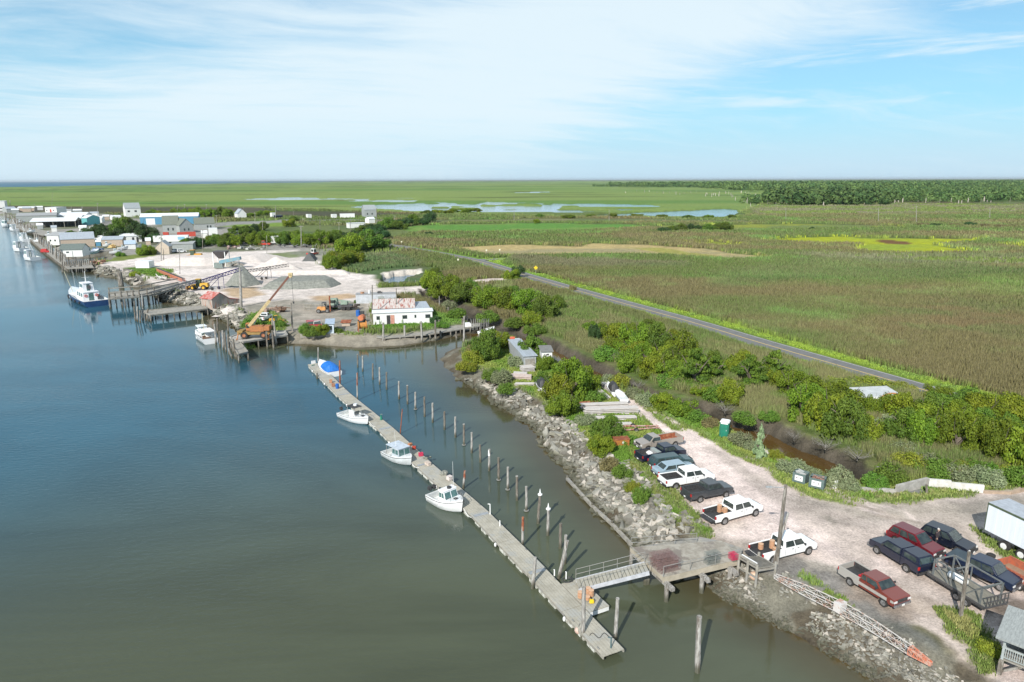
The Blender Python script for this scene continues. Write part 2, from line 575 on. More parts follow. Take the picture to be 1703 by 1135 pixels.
paint([(1060, 377), (1170, 374), (1300, 373), (1487, 375.5), (1500, 379), (1400, 381), (1233, 384), (1130, 383)], (0.21, 0.235, 0.035), 2, 8, 30, (0.14, 0.18, 0.05), 25, tuft=0.4)
paint([(1140, 405), (1190, 402), (1240, 408), (1200, 412)], (0.2, 0.23, 0.03), 2, 6, 14)
# brown-plumed and pale stands of reed
paint([(1320, 425), (1500, 424), (1720, 427), (1760, 445), (1600, 447), (1420, 438)], (0.165, 0.155, 0.105), 4, 16, 20, (0.11, 0.13, 0.055), 14, reed=1, st=3)
paint([(1190, 455), (1290, 438), (1400, 430), (1700, 448), (1760, 460), (1500, 465), (1300, 470), (1180, 478)], (0.06, 0.095, 0.032), 6, 22, 20, (0.09, 0.12, 0.045), 14, reed=1, amt=0.6, st=3)
paint([(1450, 520), (1560, 500), (1680, 515), (1760, 540), (1760, 580), (1640, 570), (1500, 555)], (0.135, 0.100, 0.052), 8, 24, 18, (0.10, 0.115, 0.045), 10, reed=1, amt=0.65)
paint([(1540, 470), (1640, 462), (1760, 470), (1760, 500), (1640, 495)], (0.12, 0.16, 0.045), 6, 24, 20, reed=1, amt=0.45)
paint([(860, 430), (1000, 432), (1150, 440), (1160, 450), (980, 446), (880, 445)], (0.13, 0.115, 0.075), 5, 16, 20, (0.09, 0.11, 0.05), 12, reed=1, amt=0.7, st=3)
paint([(1250, 345), (1500, 340), (1760, 340), (1760, 352), (1500, 358), (1270, 358)], (0.16, 0.14, 0.10), 5, 30, 60, (0.115, 0.13, 0.06), 50, reed=1, amt=0.8, st=4)
# bright low marsh grass around the yard pond and hedge
paint([(520, 440), (560, 425), (640, 420), (700, 440), (720, 470), (690, 500), (640, 470), (600, 455)], (0.075, 0.12, 0.045), 2, 5, 8, (0.10, 0.115, 0.055), 8, reed=1)

ROAD = [(1900, 762), (1700, 697), (1620, 672), (1540, 649), (1449, 624), (1366, 599), (1271, 573), (1170, 541), (1060, 511), (951, 481), (876, 459), (795, 434), (740, 423), (671, 411.5), (640, 407), (600, 402), (560, 399)]
paint([(x, y - 1) for x, y in ROAD[:11]], (0.15, 0.215, 0.03), 0.8, 1.5, 4, (0.11, 0.17, 0.035), 5, tuft=0.8, line=6.6)
paint([(876, 459), (840, 449), (795, 434), (740, 423), (671, 411.5)], (0.13, 0.22, 0.035), 0.8, 1.5, 4, tuft=0.8, line=5.5)
paint([(790, 433), (850, 428), (830, 440), (860, 452), (880, 462)], (0.16, 0.24, 0.035), 0.8, 1.5, 4, tuft=0.7)
# pale spit of shell by the hedge
paint([(755, 470), (800, 465), (850, 463), (880, 466), (850, 471), (790, 473), (760, 474)], SHELL, 0.8, 3, 4)
paint([(632, 454), (660, 450), (702, 447), (703, 454), (670, 457), (640, 461)], (0.55, 0.5, 0.44), 0.5, 1, 4)
# yard
paint([(150, 444), (185, 430), (250, 425), (300, 422), (420, 418), (520, 416), (545, 424), (535, 440), (575, 452), (622, 458), (628, 480), (700, 476), (715, 482), (690, 492), (620, 495), (615, 545), (570, 562), (480, 556), (430, 545), (395, 520), (345, 500), (290, 490), (262, 482), (228, 462), (175, 452)], (0.66, 0.59, 0.545), 1.5, 5, 9, (0.54, 0.48, 0.435), 14)
paint([(400, 505), (480, 498), (560, 498), (618, 505), (615, 560), (540, 570), (440, 562), (410, 540)], (0.30, 0.265, 0.215), 1.5, 7, 7, (0.20, 0.19, 0.15), 6, amt=0.9)
paint([(515, 493), (580, 489), (605, 494), (560, 500), (520, 500)], (0.42, 0.29, 0.17), 1.5, 4, 6, amt=0.9)
paint([(375, 480), (420, 478), (440, 490), (400, 498), (375, 494)], (0.42, 0.30, 0.18), 1.5, 4, 6, amt=0.9)
paint([(205, 446), (240, 442), (280, 448), (292, 462), (262, 464), (228, 455)], GRASS, 1, 3, 6, tuft=1)
paint([(165, 432), (200, 426), (255, 421), (258, 426), (200, 434), (170, 437)], GRASS2, 1, 3, 6, tuft=1)
paint([(380, 428), (440, 422), (560, 414), (600, 412), (560, 420), (480, 430), (400, 433)], (0.13, 0.17, 0.055), 2, 6, 9, DIRT, 12, tuft=0.5, amt=0.9)
paint([(480, 420), (560, 412), (640, 405), (700, 412), (640, 425), (560, 430), (535, 436)], (0.21, 0.21, 0.17), 2, 8, 9, amt=0.8)
paint([(398, 528), (440, 515), (478, 540), (470, 556), (430, 553), (405, 545)], GRASS, 1, 3, 4, GRASS2, 4, tuft=1)
paint([(485, 556), (560, 552), (600, 557), (560, 566), (500, 566)], GRASS, 1, 3, 4, (0.2, 0.18, 0.11), 4, tuft=1)
paint([(612, 542), (700, 538), (725, 534), (780, 535), (785, 545), (700, 550), (640, 553), (612, 552)], (0.075, 0.15, 0.02), 0.8, 2, 4, tuft=1)
paint([(715, 515), (760, 530), (790, 545), (760, 552), (715, 535)], (0.09, 0.16, 0.03), 0.8, 2, 4, tuft=1)
paint([(140, 446), (165, 446), (215, 452), (240, 464), (222, 478), (190, 462), (150, 456)], (0.36, 0.32, 0.27), 1, 3, 4, (0.16, 0.14, 0.11), 4)
# peninsula: rough grass, track, parking lot
paint([(735, 595), (790, 570), (850, 560), (930, 606), (1040, 650), (1160, 693), (1260, 742), (1400, 806), (1500, 800), (1760, 775), (1760, 850), (1500, 860), (1100, 960), (1040, 905), (940, 780), (860, 690), (770, 630)], GRASS, 1, 3, 4, GRASS2, 5, tuft=1)
paint([(1100, 655), (1140, 672), (1240, 712), (1300, 738), (1440, 780), (1500, 800), (1760, 770), (1760, 680), (1560, 665), (1500, 640), (1300, 600), (1150, 560), (1000, 520), (930, 500), (900, 555), (1000, 600)], (0.095, 0.145, 0.036), 1, 3, 4, (0.14, 0.145, 0.06), 6, reed=0.8, amt=0.85)
LOT = [(1098, 735), (1112, 718), (1150, 716), (1200, 742), (1258, 776), (1300, 800), (1345, 822), (1420, 842), (1500, 838), (1600, 825), (1703, 812), (1900, 800), (1900, 1250), (1660, 1180), (1600, 1090), (1530, 1045), (1450, 1020), (1380, 992), (1320, 965), (1285, 955), (1240, 948), (1180, 930), (1172, 885), (1135, 835), (1100, 790), (1085, 755)]
paint(LOT, SHELL, 0.6, 2.2, 3, SHELL2, 7)
paint([(1010, 640), (1050, 672), (1085, 700), (1125, 730), (1180, 765)], SHELL, 0.5, 0.8, 1.5, line=1.1)
paint([(1040, 655), (1075, 678), (1115, 700), (1150, 722), (1200, 760)], SHELL, 0.5, 0.8, 1.5, line=0.7, amt=0.8)
paint([(1330, 828), (1450, 845), (1600, 828), (1900, 802), (1900, 850), (1640, 870), (1560, 862), (1440, 868)], (0.235, 0.215, 0.18), 2, 3, 4, (0.33, 0.29, 0.24), 6, amt=0.85)
paint([(1180, 930), (1190, 915), (1290, 905), (1350, 925), (1400, 945), (1500, 1030), (1560, 1075), (1600, 1135), (1500, 1160), (1400, 1010), (1300, 965)], (0.165, 0.165, 0.15), 1.0, 3, 3, (0.27, 0.25, 0.21), 3, amt=0.85)
paint([(1150, 905), (1200, 890), (1260, 905), (1240, 930), (1170, 930)], (0.25, 0.22, 0.18), 1.0, 2, 2, amt=0.8)
paint([(1365, 860), (1380, 858), (1400, 872), (1385, 876)], (0.17, 0.16, 0.12), 0.5, 1, 1.5, amt=0.8)
paint([(1425, 960), (1500, 990), (1540, 1000), (1560, 1030), (1500, 1030), (1420, 990)], (0.36, 0.29, 0.23), 1.0, 4, 2, (0.26, 0.21, 0.17), 1.6, amt=0.7)
paint([(1560, 1015), (1610, 1030), (1640, 1050), (1655, 1090), (1640, 1115), (1600, 1080), (1570, 1045)], (0.125, 0.16, 0.028), 0.7, 2.4, 2, (0.19, 0.19, 0.07), 2, tuft=1)
paint([(1330, 957), (1350, 960), (1372, 975), (1350, 972)], GRASS, 0.4, 1, 1, tuft=1)
paint([(1380, 990), (1398, 998), (1408, 1010), (1388, 1004)], GRASS, 0.4, 1, 1, tuft=1)
paint([(1640, 1000), (1760, 980), (1760, 1080), (1690, 1060), (1650, 1040)], (0.12, 0.095, 0.075), 0.8, 2, 2, amt=0.9)
paint([(1618, 880), (1640, 905), (1700, 945), (1760, 960), (1760, 940), (1660, 905)], GRASS2, 0.6, 2, 2, tuft=0.8, amt=0.8)
paint([(1385, 825), (1420, 822), (1500, 812), (1600, 808), (1640, 812), (1560, 822), (1480, 832), (1410, 838)], GRASS, 0.5, 1.5, 2, (0.2, 0.18, 0.09), 2, tuft=1)
paint([(1498, 815), (1530, 812), (1545, 822), (1510, 826)], (0.17, 0.17, 0.16), 0.3, 1, 1)
for k_ in range(13):
 y_ = 770 + k_ * 12
 paint([(1210 + k_ * 28, y_ - 20), (1300 + k_ * 34, y_ + 8 + (k_ % 3) * 10), (1400 + k_ * 26, y_ + 50)], (0.34, 0.285, 0.235) if k_ % 2 else (0.62, 0.52, 0.47), .25, .7, 2, line=.24, amt=.8)
paint([(1180, 745), (1260, 800), (1340, 850), (1450, 880), (1600, 870), (1700, 850)], (0.36, 0.31, 0.265), .5, 2.0, 3, line=1.0, amt=.55)
paint([(1075, 760), (1110, 800), (1150, 850), (1175, 880), (1160, 900), (1110, 860), (1060, 800), (1020, 740)], GRASS, 0.7, 2.5, 2, (0.145, 0.155, 0.05), 3, tuft=1)
paint([(1060, 770), (1100, 815), (1130, 850), (1160, 872)], (0.30, 0.27, 0.2), 0.4, 1.2, 1.2, line=0.45, amt=0.75)
paint([(955, 795), (1010, 775), (1045, 830), (1100, 870), (1160, 895), (1052, 912), (985, 840)], (0.17, 0.145, 0.105), .5, 2, 2, (0.24, 0.22, 0.18), 2)
paint([(1165, 962), (1290, 962), (1330, 982), (1400, 1022), (1520, 1092), (1600, 1140), (1600, 1250), (1480, 1160)], (0.15, 0.135, 0.10), .5, 2, 2, (0.23, 0.21, 0.17), 2)
# shores: rock-strewn banks and mud, from height and distance to water
bank = ss(DR, 4.9, 3.4) * ss(GZ, -0.6, -0.3) * (DR > -3)
inpen = ss(-sdist(GX, GY, wpoly([(735, 600), (760, 575), (830, 560), (830, 610), (760, 640)], 0)), -1, 1)
bc = lerp((0.17, 0.16, 0.125), (0.105, 0.088, 0.062), ss(fnoise(GX, GY, 2.2, 71), 0.4, 0.62))
beach = ss(sdist(GX, GY, wpoly([(480, 566), (560, 563), (700, 560), (700, 578), (540, 582), (480, 580)], 0)), 0, 1)
bc = bc * (1 - beach[..., None]) + np.array((0.25, 0.225, 0.18)) * beach[..., None]
bw = bank * (RAD < 420)
COL = COL * (1 - bw[..., None]) + bc * bw[..., None]
REED *= 1 - bw
TUFT *= 1 - bw
cw = ss(DC, -0.3, 0.5)
mc = lerp(MUD, (0.095, 0.082, 0.062), ss(fnoise(GX, GY, 5, 75), 0.4, 0.6))
COL = COL * (1 - cw[..., None]) + mc * cw[..., None]
REED *= 1 - cw
TUFT *= 1 - cw
wet = ss(GZ, 0.55, 0.0)
COL *= (1 - 0.35 * wet * (RAD < 900))[..., None]
REED *= (GZ > 1.2) * (DC < -1.5)
TUFT *= GZ > 0.5
rd = sdist(GX, GY, wpoly(ROAD), closed=False)
REED *= rd > 4.6
REED *= sdist(GX, GY, PONDS[0]) < -9
TUFT *= rd > 3.8

# ground material
GM = bpy.data.materials.new('ground_cover')
GM.use_nodes = True
t = GM.node_tree
b = t.nodes['Principled BSDF']
b.inputs['Roughness'].default_value = 0.95
b.inputs['Specular IOR Level'].default_value = 0.15
at = N(t, 'ShaderNodeAttribute', attribute_name='cover').outputs['Color']
gp = N(t, 'ShaderNodeNewGeometry').outputs['Position']
f1 = N(t, 'ShaderNodeTexNoise', {'Vector': gp, 'Scale': 5.0, 'Detail': 6.0, 'Roughness': 0.75}).outputs[0]
f2 = N(t, 'ShaderNodeTexNoise', {'Vector': gp, 'Scale': 0.35, 'Detail': 8.0, 'Roughness': 0.7}).outputs[0]
f3 = N(t, 'ShaderNodeTexVoronoi', {'Vector': gp, 'Scale': 2.6}, feature='F1').outputs['Color']
k = MATH(t, 'ADD', SMOOTH(t, f1, 0.3, 0.7, 0.72, 1.24), SMOOTH(t, f2, 0.3, 0.7, -0.24, 0.2))
k = MATH(t, 'ADD', k, MATH(t, 'MULTIPLY', MATH(t, 'SUBTRACT', N(t, 'ShaderNodeSeparateColor', {0: f3}).outputs[0], 0.5), 0.16))
kc = N(t, 'ShaderNodeCombineXYZ', {0: k, 1: k, 2: k}).outputs[0]
cc = MIX(t, 1.0, at, kc, 'MULTIPLY')
t.links.new(cc, b.inputs['Base Color'])
bp = N(t, 'ShaderNodeBump', {'Height': f1, 'Strength': 0.6, 'Distance': 0.12})
t.links.new(bp.outputs[0], b.inputs['Normal'])

V = np.stack([GX, GY, GZ], -1).reshape(-1, 3)
Fc = grid_faces(*GX.shape)
me = numpy_mesh('ground', V, Fc, GM, {'cover': COL.reshape(-1, 3)}, smooth=True)
ground = tag(link('ground', me), kind='structure')
# ground beyond the sides of the frame
for sgn in (-1, 1):
 az = np.radians(np.array([41.5, 43, 46, 50, 56, 64])) * sgn
 A, Rr = np.meshgrid(az, CAMZ / np.tan(np.radians(deps[::6])))
 SX, SY = Rr * np.sin(A), Rr * np.cos(A)
 SZ, a_, b_, c_ = height(SX, SY)
 SC = lerp((0.085, 0.12, 0.042), (0.118, 0.10, 0.06), ss(fnoise(SX, SY, 60, 31, 4), 0.4, 0.6))
 o = link('marsh_ground', numpy_mesh('marsh_ground', np.stack([SX, SY, SZ], -1).reshape(-1, 3), grid_faces(*SX.shape), GM, {'cover': SC.reshape(-1, 3)}, smooth=True))
 tag(o, kind='structure')

# ---------------- water ----------------
WM = bpy.data.materials.new('river_water')
WM.use_nodes = True
t = WM.node_tree
b = t.nodes['Principled BSDF']
b.inputs['Roughness'].default_value = 0.04
b.inputs['IOR'].default_value = 1.333
gp = N(t, 'ShaderNodeNewGeometry').outputs['Position']
at = N(t, 'ShaderNodeAttribute', attribute_name='depth').outputs['Color']  # per-point water colour, with the sky's reflected blue painted in
wl = N(t, 'ShaderNodeTexNoise', {'Vector': N(t, 'ShaderNodeMapping', {0: gp, 2: (0, 0, R(-20)), 3: (0.35, 1.0, 1)}).outputs[0], 'Scale': 0.06, 'Detail': 6.0, 'Roughness': 0.6, 'Distortion': 1.0}).outputs[0]
wk = SMOOTH(t, wl, 0.3, 0.7, 0.84, 1.16)
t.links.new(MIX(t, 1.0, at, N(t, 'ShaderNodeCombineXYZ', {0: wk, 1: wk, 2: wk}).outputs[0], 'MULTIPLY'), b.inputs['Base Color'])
w1 = N(t, 'ShaderNodeTexNoise', {'Vector': N(t, 'ShaderNodeMapping', {0: gp, 2: (0, 0, R(-25)), 3: (1.0, 2.3, 1)}).outputs[0], 'Scale': 0.9, 'Detail': 5.0, 'Roughness': 0.6}).outputs[0]
w2 = N(t, 'ShaderNodeTexNoise', {'Vector': gp, 'Scale': 0.045, 'Detail': 2.0}).outputs[0]
cd = N(t, 'ShaderNodeCameraData')
spx = N(t, 'ShaderNodeSeparateXYZ', {0: gp})
# open river is rippled by the breeze, the basin and creek are sheltered
shel = SMOOTH(t, N(t, 'ShaderNodeAttribute', attribute_name='depth').outputs['Alpha'], 0.0, 1.0)
strn = MATH(t, 'MULTIPLY', MATH(t, 'ADD', 0.10, MATH(t, 'MULTIPLY', shel, 0.75)), SMOOTH(t, w2, 0.3, 0.7, 0.45, 1.0))
bp = N(t, 'ShaderNodeBump', {'Height': w1, 'Strength': strn, 'Distance': 0.10})
t.links.new(bp.outputs[0], b.inputs['Normal'])
WX, WY = polar(0.4, 62, np.concatenate([np.arange(54, 4, -0.4), np.arange(4, 0.2, -0.12), [0.15, 0.1, 0.06, 0.04, 0.03]]))
wd = sdist(WX, WY, RIVER)
wc = sdist(WX, WY, CREEK)
wr = np.hypot(WX, WY)
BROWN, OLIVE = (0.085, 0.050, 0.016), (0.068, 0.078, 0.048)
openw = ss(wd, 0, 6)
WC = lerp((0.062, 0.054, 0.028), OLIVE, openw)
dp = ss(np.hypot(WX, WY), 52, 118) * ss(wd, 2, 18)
WC = WC * (1 - dp[..., None]) + np.array((0.024, 0.084, 0.118)) * dp[..., None]  # blue of the reflected sky put into the base colour with distance
WC = WC * (1 - ss(wd, 60, 130)[..., None]) + np.array((0.012, 0.100, 0.165)) * ss(wd, 60, 130)[..., None]  # same painted sky blue, stronger far out from the shore
wcr = ss(wc, -2, 0)
WC = WC * (1 - wcr[..., None]) + np.array(BROWN) * wcr[..., None]
pond = (wd < 0) & (wc < 0)
pond &= wd < -10
WC[(wd < 0) & (wc < 0)] = (0.085, 0.06, 0.025)
WC[pond] = (0.02, 0.10, 0.17)
row = wpoly([(512, 605), (700, 760), (860, 900), (1008, 1095)], 0.0)
dd = sdist(WX, WY, row, closed=False)
leftside = sdist(WX, WY, np.vstack([row, [[60, 20], [-600, 20], [-600, 400]]]))
alpha = np.where((wd > 0), ss(leftside, -14, 30), 0.05)
alpha[pond] = 0.6
alpha = np.where(WY > 180, np.maximum(alpha, ss(WY, 170, 220) * (wd > 0)), alpha)
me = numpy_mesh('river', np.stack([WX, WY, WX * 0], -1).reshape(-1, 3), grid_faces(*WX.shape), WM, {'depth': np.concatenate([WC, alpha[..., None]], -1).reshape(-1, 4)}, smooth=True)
tag(link('river', me), kind='structure')

# open bay on the horizon, roughened by wind
BX, BY = polar(1.0, 46, np.array([1.2, 0.5, 0.3, 0.2, 0.12, 0.06, 0.03]))
bmx = mat('bay_water', (0.035, 0.115, 0.17), 0.6, (0.045, 0.13, 0.19), 0.0004, spec=0.15)
k_ = np.arctan2(BX, BY) < R(-5)
bme = numpy_mesh('bay', np.stack([BX, BY, BX * 0 + 0.25 - 20 * (~k_)], -1).reshape(-1, 3), grid_faces(*BX.shape), bmx)
tag(link('bay', bme), kind='structure')
# ---------------- road ----------------
def ribbon(name, px, hw, z, m, off=0.0):
 pts = [P(x, y, z) for x, y in px]
 # resample
 fine = []
 for a, b_ in zip(pts, pts[1:]):
  n = max(1, int((b_ - a).length / 6))
  fine += [a.lerp(b_, i / n) for i in range(n)]
 fine.append(pts[-1])
 for _ in range(3):
  fine = [fine[0]] + [(fine[i - 1] + fine[i] * 2 + fine[i + 1]) / 4 for i in range(1, len(fine) - 1)] + [fine[-1]]
 vs, fs = [], []
 for i, p in enumerate(fine):
  d = (fine[min(i + 1, len(fine) - 1)] - fine[max(i - 1, 0)]).normalized()
  n = Vector((-d.y, d.x, 0))
  vs += [p + n * (off - hw), p + n * (off + hw)]
  if i:
   fs.append((2 * i - 2, 2 * i - 1, 2 * i + 1, 2 * i))
 mb = MB()
 mb.add(vs, fs)
 return mb.build(name, m)


asph = mat('asphalt', (0.125, 0.125, 0.122), 0.9, (0.16, 0.16, 0.155), 0.5)
tag(ribbon('road', ROAD, 3.3, G + 0.16, asph), kind='structure')
tag(ribbon('road_centre_line', ROAD, 0.16, G + 0.168, mat('line_yellow', (0.55, 0.38, 0.12), 0.8, (0.45, 0.33, 0.15), 3)), kind='structure')
tag(ribbon('road_edge_line', ROAD, 0.09, G + 0.168, mat('line_white', (0.5, 0.5, 0.47), 0.8), off=-2.95), kind='structure')
tag(ribbon('side_road', [(792, 433), (815, 431.5), (840, 430), (870, 429)], 3.0, G + 0.156, asph), kind='structure')

# ---------------- reeds and grass (nobody could count them) ----------------
VM = bpy.data.materials.new('reed_blades')
VM.use_nodes = True
t = VM.node_tree
b = t.nodes['Principled BSDF']
b.inputs['Roughness'].default_value = 0.8
b.inputs['Specular IOR Level'].default_value = 0.2
t.links.new(N(t, 'ShaderNodeAttribute', attribute_name='tint').outputs['Color'], b.inputs['Base Color'])


def sample_cover(field, n, rmin, rmax, power=1.0):
 """random points of the ground grid, chosen with probability field x solid angle"""
 w = field * (RAD > rmin) * (RAD < rmax)
 w = w[:-1, :-1]
 pr = (w / w.sum()).ravel()
 idx = rng.choice(pr.size, size=n, p=pr)
 i, j = np.unravel_index(idx, w.shape)
 a, b_ = rng.random(n), rng.random(n)
 def bil(Q):
  q = (Q[i, j] * (1 - a) + Q[i, j + 1] * a) * (1 - b_) + (Q[i + 1, j] * (1 - a) + Q[i + 1, j + 1] * a) * b_
  return q
 c = COL[i, j].copy()
 bad = c[:, 0] > c[:, 1] * 1.12
 c[bad & (c[:, 0] > .19)] = (0.12, 0.15, 0.04)
 c[c[:, 2] > .085] = (0.105, 0.145, 0.035)
 return bil(GX), bil(GY), bil(GZ), c


def blades(name, x, y, z, c, h, w, nb, lean, tipc=None, tipamt=0.5):
 """nb upright blades at each point, every blade a tall triangle pair"""
 n = len(x)
 X = np.repeat(x, nb); Y = np.repeat(y, nb); Z = np.repeat(z, nb)
 hh = np.repeat(h, nb) * rng.uniform(0.7, 1.15, n * nb)
 ww = np.repeat(w, nb) * rng.uniform(0.6, 1.3, n * nb)
 X = X + rng.normal(0, 1, n * nb) * np.repeat(w, nb) * 1.2
 Y = Y + rng.normal(0, 1, n * nb) * np.repeat(w, nb) * 1.2
 a = rng.uniform(0, 2 * np.pi, n * nb)
 dx, dy = np.cos(a) * ww / 2, np.sin(a) * ww / 2
 la = rng.uniform(0, 2 * np.pi, n * nb)
 lx, ly = np.cos(la) * hh * lean * rng.random(n * nb), np.sin(la) * hh * lean * rng.random(n * nb)
 z0 = Z - 0.1
 v = np.stack([
  np.stack([X - dx * .7, Y - dy * .7, z0], 1), np.stack([X + dx * .7, Y + dy * .7, z0], 1),
  np.stack([X + dx + lx * .6, Y + dy + ly * .6, Z + hh * 0.62], 1), np.stack([X - dx + lx * .6, Y - dy + ly * .6, Z + hh * 0.62], 1),
  np.stack([X + lx, Y + ly, Z + hh], 1)], 1)
 i = np.arange(n * nb)[:, None] * 5
 f = np.concatenate([i + np.array([[0, 1, 2]]), i + np.array([[0, 2, 3]]), i + np.array([[3, 2, 4]])], 0)
 cc = np.repeat(c, nb, 0) * rng.uniform(0.72, 1.4, (n * nb, 1))
 vc = np.repeat(cc[:, None, :], 5, 1)
 if tipc is not None:
  k = (rng.random(n * nb) < tipamt)[:, None] * 0.8
  tip = vc[:, 4] * (1 - k) + np.array(tipc) * rng.uniform(0.7, 1.2, (n * nb, 1)) * k
  vc[:, 4] = tip
  vc[:, 2] = vc[:, 2] * 0.6 + tip * 0.4
  vc[:, 3] = vc[:, 3] * 0.6 + tip * 0.4
 return numpy_mesh(name, v.reshape(-1, 3), f, VM, {'tint': vc.reshape(-1, 3)})


x, y, z, c = sample_cover(REED * (0.35 + 1.1 * ss(fnoise(GX, GY, 4.5, 91), 0.35, 0.6)), 380000, 60, 330)
r = np.hypot(x, y)
lod = np.clip(r / 110, 0.7, 3)
o = link('reed_marsh', blades('reed_marsh', x, y, z, c * 1.4, rng.uniform(0.9, 1.6, len(x)), 0.062 * lod, 3, 0.3, (0.2, 0.17, 0.10), 0.3))
tag(o, 'dense olive and brown reeds covering the marsh beside the road', 'reeds', kind='stuff')
x, y, z, c = sample_cover(REED * (RAD > 300), 130000, 300, 1100)
r = np.hypot(x, y)
o = link('distant_reed_marsh', blades('distant_reed_marsh', x, y, z, c * 1.4, rng.uniform(1.0, 2.0, len(x)), 0.3 * np.clip(r / 300, 1, 4), 2, 0.2, (0.2, 0.17, 0.11), 0.25))
tag(o, 'far brownish reed beds stretching towards the woods', 'reeds', kind='stuff')
x, y, z, c = sample_cover(TUFT * (0.2 + ss(fnoise(GX, GY, 1.5, 93), 0.4, 0.65)), 90000, 40, 300)
r = np.hypot(x, y)
o = link('grass_tufts', blades('grass_tufts', x, y, z, c * 1.45, rng.uniform(0.10, 0.42, len(x)) , 0.07 * np.clip(r / 70, 0.8, 4), 3, 0.5))
tag(o, 'rough green grass on the banks, verges and edges of the lots', 'grass', kind='stuff')
# ---------------- shared materials for built things ----------------
def paint_mat(n, c, r=0.28):
 return mat('paint_' + n, c, r, tuple(x * 0.86 for x in c), 1.3, coat=0.6, thr=(0.45, 0.75))


GLASS = mat('glass_dark', (0.025, 0.035, 0.035), 0.06, (0.05, 0.065, 0.06), 2.0, spec=0.8)
TYRE = mat('rubber', (0.022, 0.021, 0.02), 0.85, (0.035, 0.033, 0.03), 6)
RIM = mat('rim_metal', (0.42, 0.42, 0.42), 0.35, (0.2, 0.2, 0.2), 9, metal=0.6)
BLACK = mat('black_trim', (0.03, 0.03, 0.032), 0.6, (0.05, 0.05, 0.05), 5)
DARKM = mat('dark_steel', (0.055, 0.055, 0.06), 0.5, (0.09, 0.085, 0.08), 4)
CHROME = mat('chrome', (0.5, 0.5, 0.52), 0.25, (0.3, 0.3, 0.3), 5, metal=0.8)
REDL = mat('lamp_red', (0.45, 0.02, 0.02), 0.25, (0.3, 0.02, 0.02), 9)
CLEARL = mat('lamp_clear', (0.75, 0.75, 0.72), 0.2, (0.5, 0.5, 0.5), 9)
WOOD = mat('weathered_wood', (0.33, 0.31, 0.265), 0.9, (0.21, 0.195, 0.165), 1.6, bump=0.5, bscale=9, c3=(0.26, 0.25, 0.23))
WOODD = mat('dark_pile_wood', (0.20, 0.18, 0.15), 0.95, (0.105, 0.088, 0.07), 2.2, bump=0.7, bscale=10, stretch=(3, 3, 0.6), c3=(0.30, 0.28, 0.25))
WOODG = mat('pale_grey_pile', (0.42, 0.405, 0.375), 0.95, (0.2, 0.185, 0.165), 2.5, bump=0.6, bscale=10, stretch=(3, 3, 0.5), c3=(0.15, 0.13, 0.11))
WHITE = mat('white_paint', (0.78, 0.78, 0.76), 0.5, (0.66, 0.66, 0.64), 1.2, thr=(0.45, 0.75))
GEL = mat('white_gelcoat', (0.80, 0.80, 0.80), 0.22, (0.72, 0.73, 0.73), 1.0, coat=0.5, thr=(0.4, 0.8))
RUST = mat('rusty_steel', (0.30, 0.085, 0.035), 0.9, (0.16, 0.05, 0.028), 3.0, c3=(0.36, 0.16, 0.08))
CONC = mat('concrete', (0.40, 0.385, 0.35), 0.95, (0.29, 0.275, 0.25), 1.6, bump=0.4)
GALV = mat('galvanised', (0.45, 0.46, 0.46), 0.5, (0.33, 0.34, 0.34), 3, metal=0.4)
STEEL = mat('grey_rail', (0.24, 0.25, 0.245), 0.55, (0.26, 0.24, 0.21), 4)
PINK = mat('weathered_float_orange', (0.52, 0.25, 0.15), 0.8, (0.42, 0.29, 0.2), 8)


def S(x, y, z=G):
 """metres per photo pixel at that ground point"""
 d = ray(x, y)
 u = (x - W0 / 2) / F0
 return ((z - CAMZ) / d[2]) / F0


# ---------------- trees and shrubs ----------------
LM = bpy.data.materials.new('leaves')
LM.use_nodes = True
t = LM.node_tree
b = t.nodes['Principled BSDF']
b.inputs['Roughness'].default_value = 0.65
b.inputs['Specular IOR Level'].default_value = 0.25
ta = N(t, 'ShaderNodeAttribute', attribute_name='tint').outputs['Color']
rd_ = N(t, 'ShaderNodeObjectInfo').outputs['Random']
hs = N(t, 'ShaderNodeHueSaturation', {'Hue': MATH(t, 'ADD', 0.485, MATH(t, 'MULTIPLY', rd_, 0.035)), 'Value': MATH(t, 'ADD', 1.15, MATH(t, 'MULTIPLY', rd_, 0.6)), 'Color': ta})
t.links.new(hs.outputs[0], b.inputs['Base Color'])
tr = N(t, 'ShaderNodeBsdfTranslucent', {0: hs.outputs[0]})
mx = N(t, 'ShaderNodeMixShader', {0: 0.3, 1: b.outputs[0], 2: tr.outputs[0]})
t.links.new(mx.outputs[0], t.nodes['Material Output'].inputs[0])
BARK = mat('bark', (0.16, 0.13, 0.10), 0.95, (0.09, 0.075, 0.06), 5, bump=0.5)
DEAD = mat('dead_wood', (0.22, 0.205, 0.18), 0.95, (0.15, 0.14, 0.12), 5)


